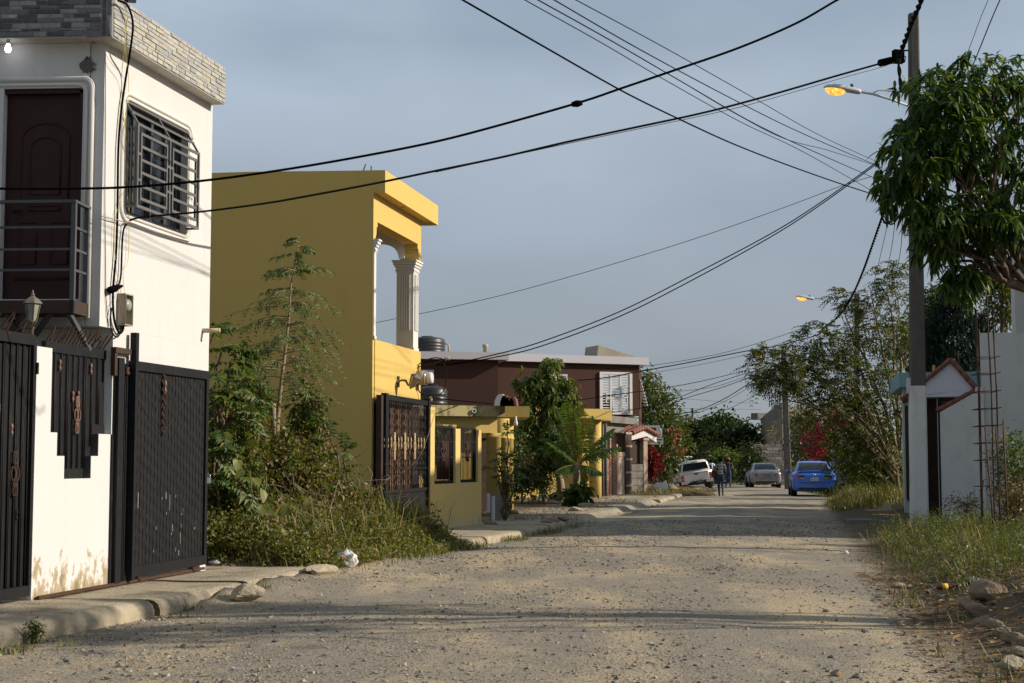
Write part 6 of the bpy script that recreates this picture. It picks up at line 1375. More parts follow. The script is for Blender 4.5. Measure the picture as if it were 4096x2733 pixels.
# ------------------------------------------------------------------ vegetation
def tree(name, label, base, nodes, blobs, style, mats, group=None, trunkmat=None, r0=.12, seed=0, nlimb=26, cat='tree', rb=.02, parts=('trunk', 'crown')):
    """base -> nodes (trunk polyline), blobs = [(centre, radii, n clumps)], style(m, cc, dd) fills the crown"""
    global rng
    keep = rng; rng = np.random.default_rng(100 + seed)
    T = thing(name, label, cat, base, group)
    m = MB(); q = [np.array(base) - UPV * .15] + [np.array(a) for a in nodes]
    if len(q) >= 2: m.tube(q, np.linspace(r0, r0 * .45, len(q)), 8)
    cr = MB(); C = []
    for c, r, n in blobs:
        dd, cc = shell(c, r, n); style(cr, cc, dd); C.append(cc)
    allc = np.vstack(C); ends = allc[rng.choice(len(allc), min(nlimb, len(allc)), False)]
    for e in ends:
        k = q[rng.integers(max(1, len(q) // 2), len(q))]; limb(m, k, e, r0 * .28, .008, np.linalg.norm(e - k) * .05, lift=np.linalg.norm(e - k) * .06, n=6, seg=5)
    m.build(parts[0], trunkmat or TM, T)
    cr.build(parts[1], mats, T)
    rng = keep; return T
def st_clump(k, spread, L_, W_, kind='kite', droop=.3, out=.8, up=.35, nm=3):
    return lambda m, cc, dd: clumps(m, cc, dd, k, spread, L_, W_, list(range(nm)), kind, droop, out, up)
def st_whorl(k, L_, W_, droop=.35, nm=3): return lambda m, cc, dd: whorls(m, cc, dd, k, L_, W_, list(range(nm)), droop)
def st_pin(k, Lr, pairs, Ll, Wl, droop=.4, nm=3):
    def f(m, cc, dd):
        p = np.repeat(cc, k, 0); d = np.repeat(dd, k, 0) * .5 + rdir(len(p)) * .9 + UPV * .25
        pinnate(m, p, d, Lr * rng.uniform(.7, 1.2, len(p)), pairs, Ll, Wl, list(range(nm)), droop)
    return f
# --- mango tree at the right edge
mb = np.array((11.3, 24.3, float(gz(11.3, 26.3))))
BL = [(P(985, 146, 26), (1.72, 1.3, 1.78), 215), (P(992, 84, 26), (1.1, .8, .5), 50), (P(908, 175, 25.6), (.60, .8, .95), 110), (P(938, 118, 25.6), (.9, .9, 1.0), 130), (P(1042, 165, 26), (1.1, 1.3, 1.7), 80), (P(943, 222, 25.5), (.62, .7, .5), 70), (P(964, 280, 25.7), (.42, .4, .36), 44), (P(935, 250, 25.6), (.4, .4, .3), 26), (P(1000, 222, 25.4), (.7, .6, .4), 60)]
mt = tree('mango_tree', 'big mango tree with long hanging dark leaves at the right edge over the pole', mb, [P(1075, 330, 26.2), P(1040, 292, 26.0), P(1010, 283, 25.9), P(985, 258, 25.9)], BL, st_whorl(11, .28, .064), LF['mango'], trunkmat=plain('mango_bark', (.13, .085, .055), .95, .4, 12, bump=.8, dirt=(.30, .28, .24), dirt_amt=.6), r0=.15, seed=1, nlimb=46)
m = MB()
for q, r in (([P(1040, 292, 26.0), P(1012, 240, 25.8), P(995, 208, 25.6), P(1012, 185, 25.6), P(1017, 165, 25.6), P(1008, 143, 25.6)], (.10, .03)), ([P(985, 258, 25.9), P(965, 245, 25.7), P(940, 240, 25.6), P(905, 235, 25.5)], (.045, .008)), ([P(985, 258, 25.9), P(970, 270, 25.8), P(958, 283, 25.7), P(950, 292, 25.7)], (.04, .006)), ([P(1010, 190, 25.6), P(960, 195, 25.3), P(930, 180, 25.3)], (.03, .006))): m.tube(q, np.linspace(r[0], r[1], len(q)), 7)
m.build('limb', mt.children[0].data.materials[0], mt)
# the leaves that show largest are single pieces
crown = [c for c in mt.children if c.name.startswith('crown')][0]; proto = []
for k in range(3):
    m = MB(); leaves(m, np.zeros((1, 3)), np.array([[1.0, 0, 0]]), np.array([[0, 0, 1.0]]), .28, .064, k, droop=.3, kind='long'); proto.append(m)
lm = []
for k, m in enumerate(proto):
    o = m.build('leaf', LF['mango'][k], crown, local=True); lm.append(o)
r_ = np.random.default_rng(5); cnt = 0; first = [True] * 3
for b in range(28):
    c, rr, _ = BL[r_.choice(len(BL), p=np.array([.26, .10, .14, .12, .1, .10, .06, .05, .07]))]; d = r_.normal(size=3); d[1] = -abs(d[1]) - .2; d /= np.linalg.norm(d); c = np.array(c) + d * np.array(rr) * r_.uniform(.9, 1.08)
    for j in range(10):
        an = j * 2.4 + r_.random(); dv = Vector((math.cos(an), math.sin(an) * .8 - .15, r_.uniform(-.9, .15)));
        k = r_.integers(3); loc = Vector(c) - Vector(mt.location)
        o = lm[k] if first[k] else link_copy(lm[k], crown); first[k] = False
        o.location = loc; o.rotation_euler = dv.to_track_quat('X', 'Z').to_euler(); o.scale = [r_.uniform(.75, 1.15)] * 3
# --- off-frame almond tree behind the right edge: its shade reaches the left kerb
tree('almond_tree', 'leafy tree by the pole outside the right edge that shades the left kerb', (12.2, 13.3, float(gz(12.2, 13.3))), [(12.2, 13.3, 2.5), (12.1, 13.3, 6)], [((12, 12.0, 8.0), (.9, .6, .6), 30), ((11.3, 14.3, 7.0), (.9, .30, .38), 28)], st_clump(16, .25, .24, .13), LF['green'], seed=2, r0=.16)
# --- roadside lot between the white and the ochre house
def bush(name, label, u, v, Y, rx, rz, n, style, mats, seed, stem=TM, group=None, cat='bush', ry=None, nl=14):
    c = P(u, v, Y); k = Y / FPX; base = (c[0], c[1], float(gz(c[0], c[1])))
    return tree(name, label, base, [(c[0], c[1], (base[2] + c[2]) / 2), (c[0] + .05, c[1], c[2])], [(c, (rx * k, ry or rx * k, rz * k), n)], style, mats, group, stem, r0=.035, seed=seed, nlimb=nl, cat=cat, parts=('stem', 'foliage'))
VST = lambda k=14: st_clump(k, .10, .085, .065, 'kite', .3, .7, .2, 4)
GB = 'wild bushes in the vacant lot'
bush('vine_bush', 'tall vine covered bush right beside the black sliding gate', 234, 440, 21.2, 26, 44, 240, VST(), LF['vine'], 11, group=GB)
bush('vine_bush', 'broad vine bush around the foot of the feathery sapling', 284, 475, 22.8, 40, 42, 330, VST(), LF['vine'], 12, group=GB)
bush('vine_bush', 'vine bush of mixed dry leaves right of the sapling', 318, 500, 23.0, 30, 34, 230, VST(), LF['vine'], 13, group=GB)
bush('vine_bush', 'low bush against the foot of the blind ochre wall', 350, 515, 24.2, 30, 26, 230, VST(), LF['vine'], 14, group=GB)
bush('weed_bush', 'low weed bush in front of the ochre house gate', 402, 533, 26.3, 34, 24, 260, VST(), LF['olive'] + LF['green'][:1], 15, group=GB)
bush('vine_bush', 'dark tangled vine curtain behind the far edge of the black sliding gate', 238, 500, 20.6, 30, 40, 260, VST(16), [LF['vine'][3], LF['vine'][2], LF['vine'][0], LF['vine'][3]], 16, group=GB)
bush('vine_bush', 'front vine bush with heart shaped leaves near the litter', 290, 528, 21.8, 44, 26, 260, VST(), LF['vine'], 17, group=GB)
bush('vine_bush', 'low leafy bush behind the white carrier bag', 340, 540, 22.9, 40, 18, 220, VST(), LF['olive'] + LF['vine'][:1], 18, group=GB)
bush('vine_bush', 'small bush of glossy leaves peeping over the vines left of the sapling', 252, 405, 22.8, 16, 22, 70, VST(), [LF['green'][1], LF['green'][0], LF['vine'][0], LF['vine'][1]], 19, group=GB, nl=10)
bush('vine_bush', 'narrow weedy shrub growing beside the sapling trunk', 309, 410, 23.1, 12, 26, 60, VST(), [LF['green'][0], LF['vine'][0], LF['green'][1], LF['vine'][2]], 20, group=GB, nl=10)
bush('vine_bush', 'dry brown bush between the vines and the ochre wall', 296, 448, 23.6, 26, 22, 110, VST(), [LF['vine'][2], LF['vine'][0], LF['vine'][2], LF['vine'][3]], 21, group=GB)
# pinnate big-leaf shrub behind the gate
def pin_shrub(name, label, base, tips, npair, Lr, Ll, Wl, mats, seed, stemmat=TM, droop=.35, cat='shrub', per=5, dirs=None):
    global rng
    keep = rng; rng = np.random.default_rng(300 + seed); T = thing(name, label, cat, base); m = MB(); cr = MB()
    for t in tips:
        q = limb(m, base, t, .03, .012, .06, lift=.1, n=7)
        d = rdir(per) * np.array((1, .8, .5)) + np.array((.25, -.2, .35)); pinnate(cr, np.repeat(q[-1][None], per, 0), d, Lr * rng.uniform(.7, 1.15, per), npair, Ll, Wl, list(range(len(mats))), droop, stem=0)
    m.build('stem', stemmat, T); cr.build('foliage', mats, T); rng = keep; return T
bb = P(222, 520, 20.6); bb[2] = gz(bb[0], bb[1])
pin_shrub('pinnate_shrub', 'tall shrub with big paired glossy leaves leaning out beside the white house corner', bb, [P(u, v, Y) for u, v, Y in ((213, 335, 20.2), (222, 350, 20.3), (216, 372, 20), (230, 362, 20.5), (226, 392, 20.2), (238, 385, 20.6), (214, 402, 19.9), (232, 415, 20.3), (220, 430, 20), (240, 405, 20.8), (216, 452, 19.9), (228, 445, 20.2), (236, 480, 20.1), (212, 480, 19.8))], 8, .52, .135, .062, LF['green'][:2] + [LF['vine'][0]], 1, per=6)
# bright creeper with big leaves (each leaf its own piece)
cp = PZ(262, 560, .2); cp[2] = gz(cp[0], cp[1]); CT = thing('creeper', 'creeping plant with big pale heart shaped leaves in front of the vines', 'creeper', cp)
m = MB()
for u, v, Y in ((262, 497, 19.7), (300, 520, 20.2), (250, 470, 19.6)): limb(m, cp, P(u, v, Y), .012, .006, .08, n=8)
m.build('stem', LF['vine'][1], CT)
for i, (u, v, Y, s) in enumerate(((263, 490, 19.5, .21), (255, 478, 19.6, .20), (262, 505, 19.5, .18), (247, 505, 19.5, .17), (282, 506, 19.9, .19), (288, 506, 19.9, .2), (265, 512, 19.6, .2), (238, 460, 19.5, .2), (243, 470, 19.5, .17), (301, 548, 19.7, .2), (262, 548, 19.4, .19), (293, 545, 19.6, .2), (285, 530, 19.7, .16), (276, 540, 19.6, .15), (250, 540, 19.4, .15), (320, 535, 20.3, .15), (310, 500, 20.3, .16), (247, 440, 20.0, .18))):
    m = MB(); p = P(u, v, Y); r_ = np.random.default_rng(i); s *= .8; leaves(m, p[None], np.array([[r_.normal(), -.5, -.7 + .4 * r_.normal()]]), np.array([[.8, -.6, .7]]) + .5 * r_.normal(size=(1, 3)), s, s * .95, 0, .2, 'heart'); m.build('leaf', LF['vine'][0] if i % 3 else LF['vine'][1], CT)
# tangle of dry vine stems through the lot
m = MB(); r_ = np.random.default_rng(15)
for i in range(150):
    y = r_.uniform(19.8, 25.5); d = r_.uniform(.2, 2.4); x = float(Lx(y)) - d; p = np.array((x, y, float(gz(x, y)) + r_.uniform(.05, .9))); v = r_.normal(size=3) * (.10, .08, .13); q = [p]
    for k in range(7): v = v * .8 + r_.normal(size=3) * .05; q.append(q[-1] + v)
    m.tube(q, r_.uniform(.002, .006), 4, int(r_.integers(2)), cap=False)
m.build('dry_vines', [TP, M['rust']], kind='stuff')
# feathery sapling
def sapling():
    global rng
    keep = rng; rng = np.random.default_rng(77)
    Y = 22.8; pts = [P(u, v, Y) for u, v in ((273, 470), (276, 440), (278, 415), (281, 385), (286, 345), (289, 315), (291, 285), (296, 262), (299, 245))]; base = pts[0].copy(); base[2] = gz(base[0], base[1])
    T = thing('sapling', 'slender young tree with tiers of feathery leaves in front of the blind ochre wall', 'tree', base)
    m = MB(); m.tube([base] + pts, [.06, .055, .045, .035, .028, .022, .018, .014, .010, .005], 8); m.tube([P(274, 440, Y - .05), P(273, 405, Y - .1), P(271, 402, Y - .1)], [.035, .045, .03], 8); m.build('trunk', TP, T)
    cr = MB(); br = MB()
    tiers = [(299, 247, 20, 5), (297, 264, 24, 5), (295, 270, 40, 5), (293, 288, 28, 5), (291, 296, 42, 6), (289, 312, 58, 7), (288, 320, 42, 5), (287, 337, 50, 6), (285, 350, 64, 7), (283, 364, 52, 6), (282, 380, 46, 5), (280, 392, 60, 4)]
    for u, v, R_, n in tiers:
        for j in range(n):
            o = P(u, v + rng.normal(0, 6), Y)
            an = 2 * math.pi * (j + .4 * rng.random()) / n; L_ = R_ * Y / FPX * rng.uniform(.5, 1.2); d = np.array((math.cos(an), math.sin(an) * .8, .22 + .15 * rng.random())); e = o + d * L_ - UPV * L_ * .42
            q = np.array([o + d * L_ * t - UPV * L_ * .42 * t * t for t in np.linspace(0, 1, 6)]); br.tube(q, np.linspace(.008, .003, 6), 4)
            k = 7; t = np.linspace(.3, 1, k) ; p = o + d * (L_ * t)[:, None] - UPV * (L_ * .42 * t * t)[:, None]
            sd = unit(np.cross(d, UPV)); dv = sd[None] * np.where(np.arange(k) % 2, 1, -1)[:, None] * .8 + d * .7 + rng.normal(0, .2, (k, 3)) - UPV * .12 + UPV * rng.normal(0, .3, (k, 1)); dv[-1] = d
            pinnate(cr, p, dv, L_ * .24 * rng.uniform(.7, 1.2, k), 5, .046, .026, [0, 1], .9)
    br.build('branch', TP, T); cr.build('foliage', LF['sapling'], T); rng = keep
sapling()
bb = PZ(352, 540, .2); bb[2] = gz(bb[0], bb[1])
pin_shrub('pinnate_weed', 'young plant with stiff paired leaves arching before the ochre wall', bb, [P(u, v, 23.2) for u, v in ((330, 438), (345, 450), (322, 460), (338, 470))], 6, .40, .11, .05, LF['green'][:1] + LF['sapling'], 4, per=4)
# --- weeds and grass
def scatter(n, y0, y1, side, d0, d1, dens=None, pw=1.0):
    y = y0 + (y1 - y0) * rng.random(n) ** pw; d = d0 + (d1 - d0) * rng.random(n)
    x = Rx(y) + d if side > 0 else Lx(y) - d
    if dens is not None: k = rng.random(n) < dens(x, y, d); x, y, d = x[k], y[k], d[k]
    return x, y, d
def grass(name, specs, mats=LF['grass']):
    m = MB()
    for x, y, h, w, lean, pr in specs: blades(m, x, y, h, w, lean, list(range(len(mats))), probs=pr)
    return m.build(name, mats, kind='stuff')
sp = []
x, y, d = scatter(42000, 13.5, 31, 1, -.1, 6.5, lambda x, y, d: sstep((d + .1) / .9) * np.clip((vnoise(x, y, .7, 31) + .28) * 2.2, .03, 1) * sstep((y - 13.5) / 4 + .25) * np.where(d < 2.2, sstep((y - 16) / 3) * .9 + .1, 1))
sp.append((x, y, (.08 + .30 * rng.random(len(x)) ** 1.5 + .20 * sstep((d - 1) / 2) * rng.random(len(x))), np.full(len(x), .009), 1.1, [.38, .30, .24, .08]))
x, y, d = scatter(2200, 16, 34, 1, .8, 6.5, lambda x, y, d: (vnoise(x, y, 1.1, 33) > -.02) * 1.0)
sp.append((x, y, .3 + .5 * rng.random(len(x)), np.full(len(x), .008), .6, [.35, .35, .2, .1]))
x, y, d = scatter(9000, 9.5, 18, 1, -.3, 4, lambda x, y, d: np.clip((vnoise(x, y, .40, 35) - .08) * 6, 0, 1))
sp.append((x, y, .08 + .2 * rng.random(len(x)), np.full(len(x), .009), .9, [.35, .2, .2, .25]))
grass('verge_grass', sp)
sp = []
x, y, d = scatter(9000, 46.5, 62, 1, -.3, 3.5, lambda x, y, d: sstep((d + .4) / .6) * (.4 + .9 * (vnoise(x, y, 1.2, 36) + .5)))
sp.append((x, y, .25 + .75 * rng.random(len(x)) * sstep((d + .3) / 1.6), np.full(len(x), .024), .6, [.3, .38, .28, .04]))
x, y, d = scatter(4000, 60, 85, 1, -.2, 4)
sp.append((x, y, .3 + .5 * rng.random(len(x)), np.full(len(x), .03), .6, [.5, .2, .25, .05]))
grass('far_verge_grass', sp)
sp = []
x, y, d = scatter(7000, 18.6, 27.5, -1, -.55, 3.2, lambda x, y, d: np.where(d < .3, sstep((y - 19.0) / 1.2) * (.55 + .5 * vnoise(x, y, .6, 41)), 1) * sstep((y - 18.4 - .5 * d) / .7) * sstep((d + .55) / .35))
sp.append((x, y, (.10 + .42 * rng.random(len(x)) ** 1.5) * (.5 + .7 * sstep((d + .2) / .8)), np.full(len(x), .010), .9, [.42, .22, .30, .06]))
x, y, d = scatter(1300, 20, 27, -1, .3, 2.5)
sp.append((x, y, .6 + .6 * rng.random(len(x)), np.full(len(x), .012), .5, [.35, .35, .3, 0]))
x, y, d = scatter(2600, 26, 36, -1, -.45, .05, lambda x, y, d: np.clip((vnoise(x, y, .9, 43) + .05) * 3, 0, 1))
sp.append((x, y, .06 + .14 * rng.random(len(x)), np.full(len(x), .012), .9, [.35, .4, .2, .05]))
x, y, d = scatter(2600, 36, 64, -1, -.5, 2.2, lambda x, y, d: np.clip((vnoise(x, y * .5, 1.3, 44) - .02) * 5, 0, 1))
sp.append((x, y, .04 + .12 * rng.random(len(x)), np.full(len(x), .02), 1.1, [.25, .6, .1, .05]))
x, y, d = scatter(4200, 64, 76, -1, -.9, 3.0)
sp.append((x, y, .08 + .20 * rng.random(len(x)), np.full(len(x), .03), .9, [.25, .6, .1, .05]))
grass('roadside_grass', sp)
def tuft(name, label, u, v, n, h, seed, z=None):
    p = PZ(u, v, .05); r_ = np.random.default_rng(seed); m = MB(); x = p[0] + r_.normal(0, .06, n); y = p[1] + r_.normal(0, .06, n)
    blades(m, x, y, h * (.5 + .7 * r_.random(n)), np.full(n, .010), 1.0, [0, 1, 2]); return tag(m.build(name, LF['grass'][:3]), label, 'grass tuft', 'grass tufts by the left kerb')
for i, (u, v, n, h, lb) in enumerate(((266, 591, 40, .14, 'grass tuft on the broken kerb lump by the dusty mound'), (192, 604, 26, .10, 'grass tuft in the gutter just before the broken kerb lump'), (180, 612, 24, .10, 'grass tuft low in the gutter at the kerb foot'), (68, 640, 30, .08, 'grass tuft in the shade below the rounded kerb'), (108, 634, 30, .06, 'thin short grass below the middle of the rounded kerb'), (10, 646, 60, .12, 'weedy tuft at the lower left corner of the kerb'))): tuft('grass_tuft', lb, u, v, n, h, 50 + i)
# leafy weed on the kerb at the lower left
p = PZ(33, 640, .0); bush('kerb_weed', 'spindly yellowish weed climbing the kerb at lower left', 34, 630, 12.35, 10, 10, 30, st_clump(7, .03, .03, .015, nm=3), [LF['grass'][0], LF['grass'][2], LF['grass'][1]], 33, stem=LF['grass'][0], cat='weed', nl=12)
# leafy weed ground cover in the lot and on the bank
m = MB(); x, y, d = scatter(8500, 19.2, 27, -1, -.1, 2.8); hh = .05 + .48 * rng.random(len(x)) * sstep((d + .1) / 1.0); cc = np.stack([x, y, gz(x, y) + hh], 1); dd = rdir(len(x)) * .6 + UPV; clumps(m, cc, dd, 7, .05, .07, .042, [0, 1, 2, 3, 4], droop=.3)
m.build('ground_cover', LF['vine'] + [LF['green'][2]], kind='stuff')
m = MB(); x, y, d = scatter(6500, 14.5, 33, 1, .2, 6.5, lambda x, y, d: np.clip((vnoise(x, y, .9, 51) + .12) * 3, 0, 1)); cc = np.stack([x, y, gz(x, y) + .05 + .3 * rng.random(len(x))], 1); dd = rdir(len(x)) * .6 + UPV; clumps(m, cc, dd, 6, .06, .05, .025, [0, 1, 2], droop=.3)
m.build('verge_weeds', [LF['olive'][0], LF['green'][0], LF['olive'][2]], kind='stuff')
# fallen leaves
m = MB()
x1, y1, _ = scatter(3000, 9.5, 20, 1, -.45, 2.6); x2, y2, _ = scatter(1900, 18.2, 21.2, -1, -.1, 1.9); x3, y3, _ = scatter(1400, 40, 54, -1, .6, 4)
x = np.concatenate([x1, x2, x3]); y = np.concatenate([y1, y2, y3]); n = len(x); a = rng.random(n) * 6.28
leaves(m, np.stack([x, y, gz(x, y) + .012 + .02 * rng.random(n)], 1), np.stack([np.cos(a), np.sin(a), .15 * rng.normal(size=n)], 1), unit(UPV + rdir(n) * .35), rng.uniform(.05, .13, n), rng.uniform(.02, .05, n), mis=[0, 1, 2])
m.build('leaf_litter', [leafmat('litter_brown', (.16, .085, .035), .1, .4, .8), leafmat('litter_tan', (.30, .19, .09), .1, .4, .8), leafmat('litter_dark', (.075, .04, .022), .1, .4, .8)], kind='stuff')
r_ = np.random.default_rng(44)
for i, (u, v, mt_, lb) in enumerate(((222, 545, 'pvc', 'brown scrap of cardboard left in the weeds by the sliding gate'), (232, 552, 'paper', 'small white scrap in the weeds by the sliding gate'), (247, 549, 'pvc', 'tan crumpled scrap among the dry leaves of the lot'), (214, 560, 'paper', 'white shard at the foot of the sliding gate end'), (308, 561, 'paper', 'tiny white scrap left of the carrier bag'), (254, 563, 'pvc', 'buff stone like scrap near the front of the weeds'), (846, 537, 'paper', 'crumpled white plastic at the shaded right road edge'))):
    p = PZ(u, v, .2); p[2] = float(gz(p[0], p[1])) + .02; m = MB(); m.rock(p, (r_.uniform(.10, .2), r_.uniform(.06, .12), r_.uniform(.04, .09)), 200 + i, 0, 1, r_.random() * 3); tag(m.build('scrap', M[mt_]), lb, 'litter')
# weedy shrub at the right edge behind the rebar
bush('weed_shrub', 'weedy shrub growing against the whitish wall at the right edge', 1012, 470, 27.5, 20, 40, 150, st_clump(10, .10, .09, .04, nm=3), LF['green'], 34, nl=18)
bush('weed_shrub', 'dry brown weed clump below the shrub at the right edge', 1016, 505, 24.5, 16, 26, 120, st_clump(9, .08, .07, .03, nm=3), [LF['grass'][3], LF['grass'][1], LF['olive'][1]], 35, nl=14)
bush('weed_shrub', 'thin weed with small leaves at the foot of the wing wall', 965, 505, 31, 18, 12, 60, st_clump(8, .08, .06, .03, nm=3), LF['olive'], 36, nl=14)
# --- trees of the yard on the left
yb = P(562, 502, 52.5); yb[2] = gz(yb[0], yb[1])
tree('yard_tree', 'tall dense green tree in the dirt yard before the brown house', yb, [P(560, 480, 52.5), P(555, 462, 52.3), P(550, 440, 52), P(547, 410, 52)],
     [(P(552, 366, 52), (.45, .7, .5), 26), (P(540, 385, 52), (1.0, .9, .55), 60), (P(556, 390, 52), (.9, .9, .6), 50), (P(545, 408, 52), (1.45, 1.1, .75), 110), (P(563, 425, 51.6), (.95, 1, .6), 55), (P(525, 428, 51.6), (.8, .9, .6), 45), (P(545, 442, 51.8), (1.2, 1.0, .55), 60), (P(528, 378, 52), (.55, .6, .4), 18), (P(570, 405, 52), (.5, .6, .4), 20)], st_whorl(9, .30, .085, .35), [LF['green'][0], LF['green'][0], LF['green'][2]], trunkmat=TP, r0=.16, seed=40, nlimb=40)
bp = P(545, 505, 52); bp[2] = gz(bp[0], bp[1])
tree('yard_tree', 'smaller bright green tree with thin crooked trunks under the dense yard tree', bp, [P(541, 480, 52), P(543, 462, 51.8), P(550, 450, 51.5)], [(P(553, 447, 51.2), (1.0, .9, .6), 90), (P(545, 458, 51.2), (.8, .8, .5), 60), (P(538, 478, 51.4), (.5, .6, .8), 45), (P(534, 462, 51.4), (.4, .6, .6), 30)], st_pin(3, .45, 7, .12, .05, .45), [LF['sapling'][1], LF['green'][0], LF['green'][2]], trunkmat=TP, r0=.08, seed=41)
bush('dark_shrub', 'dark shaded shrubs at the back of the dirt yard', 522, 470, 50, 17, 26, 140, st_clump(10, .16, .16, .08, nm=3), [LF['green'][1], LF['olive'][0], LF['olive'][1]], 42)
m = MB(); a_, b_2 = P(518, 500, 50), P(512, 450, 50)
sb_ = P(505, 497, 36.6); sb_[2] = gz(sb_[0], sb_[1])
pin_shrub('feathery_shrub', 'feathery leaved shrub with dark leaning stems beside the barred wall', sb_, [P(u, v, 36.4) for u, v in ((502, 462), (508, 458), (515, 470), (496, 452), (510, 480), (494, 470), (504, 475), (517, 462), (499, 485), (507, 432))], 8, .42, .10, .04, LF['sapling'] + LF['green'][:1], 6, per=5)
bush('barred_bush', 'green bush pushing out between the two barred openings', 430, 441, 33.0, 9, 13, 60, st_clump(12, .06, .075, .04, nm=3), LF['green'], 43, nl=8); bush('barred_bush', 'lower part leafy bush behind the first barred opening', 427, 460, 33.4, 8, 13, 40, st_clump(10, .08, .08, .04, nm=3), LF['green'], 44, nl=8)
sp_ = P(444, 424, 35.2); T = thing('spiky_plant', 'spiky potted plant behind the top of the first barred opening', 'plant', (sp_[0], sp_[1], 1.0)); m = MB(); m.lathe([(.16, .0), (.22, .9), (.2, .9)], (sp_[0], sp_[1], 1.0), 12); m.build('pot', M['clay'], T)
n = 46; m = MB(); a = rng.random(n) * 6.28; leaves(m, np.repeat((sp_ - UPV * .25)[None], n, 0), np.stack([np.cos(a), np.sin(a), rng.uniform(.3, 1.6, n)], 1), np.stack([np.cos(a), np.sin(a), np.ones(n)], 1), rng.uniform(.35, .6, n), .05, 0, .25, 'long'); m.build('leaf_rosette', LF['olive'], T)
# palm
def palm():
    global rng
    keep = rng; rng = np.random.default_rng(9); PY = 48; c = P(577, 466, PY); base = np.array((c[0] - .05, c[1], float(gz(c[0], c[1])))); T = thing('palm', 'young coconut palm with arching fronds in front of the yellow bungalow', 'palm', base)
    m = MB(); m.tube([base - UPV * .1, (base * .5 + c * .5), c + UPV * .1], [.16, .13, .10], 9); m.build('trunk', TP, T)
    fr_ = [((557, 407), .0, 1), ((552, 420), -.3, .9), ((566, 400), .3, 1), ((614, 428), -.1, 1), ((606, 444), -.5, .7), ((592, 416), -.2, .9), ((578, 408), .5, .8), ((619, 447), .6, .7), ((546, 442), .6, .8), ((602, 474), .9, .6), ((554, 472), .9, .6), ((586, 480), -.8, .5)]
    for i, ((u, v), dy, k) in enumerate(fr_):
        e = P(u, v, PY) + np.array((0, -.9 * dy, 0)); L_ = np.linalg.norm(e - c); mid = (c + e) / 2 + UPV * L_ * .16; t = np.linspace(0, 1, 14)[:, None]; q = c * (1 - t) ** 2 + 2 * mid * t * (1 - t) + e * t * t
        m = MB(); m.tube(q, np.linspace(.026, .006, 14), 5, 1); nl = 24; tt = np.linspace(.18, .98, nl)[:, None]; pp = c * (1 - tt) ** 2 + 2 * mid * tt * (1 - tt) + e * tt * tt; tg = unit(2 * (mid - c) * (1 - tt) + 2 * (e - mid) * tt); sd = unit(np.cross(tg, UPV)); ll = (.62 * np.sin(np.pi * np.clip(tt[:, 0] * .85 + .14, 0, 1)) + .08) * min(1, L_ / 1.8)
        for s in (-1, 1): leaves(m, pp, sd * s + tg * .75 - UPV * (.25 + .25 * rng.random((24, 1))), np.cross(sd, tg), ll, .055, 0, .35, 'long')
        m.build('frond', [LF['palm'][1 if i in (6, 11) else 0], LF['palm'][1]], T)
    rng = keep
palm()
bush('broad_leaf_bush', 'dark broad leaved bush at the foot of the palm', 577, 496, 47.2, 10, 6.5, 60, st_clump(9, .12, .24, .15, nm=3), [LF['green'][1], LF['green'][0], LF['green'][1]], 45)
bush('red_croton', 'bright red leaved croton between the gabled house and the tree', 652, 462, 73, 4.5, 14, 70, st_clump(8, .14, .28, .08, nm=2), LF['red'], 46, nl=10)
tb_ = P(657, 478, 88); tb_[2] = gz(tb_[0], tb_[1])
tree('street_tree', 'leafy tree with a few pink flowers behind the gabled house', tb_, [P(656, 460, 88), P(655, 440, 88)], [(P(650, 392, 88), (1.0, 1.2, .9), 60), (P(655, 410, 88), (1.5, 1.4, 1.2), 110), (P(660, 430, 87.5), (1.7, 1.5, 1.2), 130), (P(664, 452, 87.5), (1.6, 1.5, 1.3), 130), (P(662, 470, 87.5), (.9, 1.2, .9), 60), (P(647, 378, 88), (.35, .5, .4), 14)], st_clump(14, .28, .27, .12, nm=3), [LF['olive'][0], LF['green'][0], LF['olive'][2]], seed=47, r0=.14, nlimb=30)
m = MB(); cc = np.array([P(u, v, 85.5) for u, v in ((671, 428), (675, 436), (676, 441), (682, 450), (668, 455), (674, 448), (679, 433))]); clumps(m, cc, rdir(len(cc)), 10, .12, .14, .12, [0]); o = m.build('flowers', leafmat('pink_flower', (.55, .12, .16), .3), bpy.data.objects['street_tree'], kind='stuff')
# --- trees across the end of the street
FA = [('far_tree', 'dense dark tree left in the row at the end of the street', 690, 452, 122, 26, 24, 0), ('far_tree', 'bright green tree crown in the middle of the row at the end of the street', 705, 440, 118, 22, 18, 1), ('far_tree', 'tall leafy tree right of the middle at the end of the street', 733, 440, 116, 24, 20, 1), ('far_tree', 'dark tree beside the concrete shell at the end of the street', 748, 455, 112, 18, 22, 0), ('far_tree', 'low grey green tree at the left end of the far row', 672, 458, 128, 20, 22, 2), ('far_tree', 'smaller round tree between the two tall far crowns', 718, 455, 114, 22, 20, 0)]
for i, (nm, lb, u, v, Y, rx, rz, k) in enumerate(FA):
    b = P(u, 478, Y); b[2] = gz(b[0], b[1]); kk = Y / FPX; c = P(u, v, Y); r_ = np.random.default_rng(i); bl = [(c, (rx * kk * .8, rx * kk * .7, rz * kk * .8), 130)]
    for j in range(5): bl.append((c + np.array((r_.uniform(-.8, .8) * rx * kk, r_.uniform(-.4, .4), r_.uniform(.1, .95) * rz * kk)), (rx * kk * .33, rx * kk * .33, rz * kk * .26), 28))
    mats = [[LF['far'][1], LF['far'][0], LF['far'][1]], LF['far'], [LF['olive'][0], LF['far'][0], LF['olive'][1]]][k]
    tree(nm, lb, b, [(b[0], b[1], (b[2] + c[2]) / 2), c], bl, st_clump(16, .40, .42, .2, nm=3), mats, 'trees across the end of the street', seed=60 + i, r0=.2, nlimb=16)
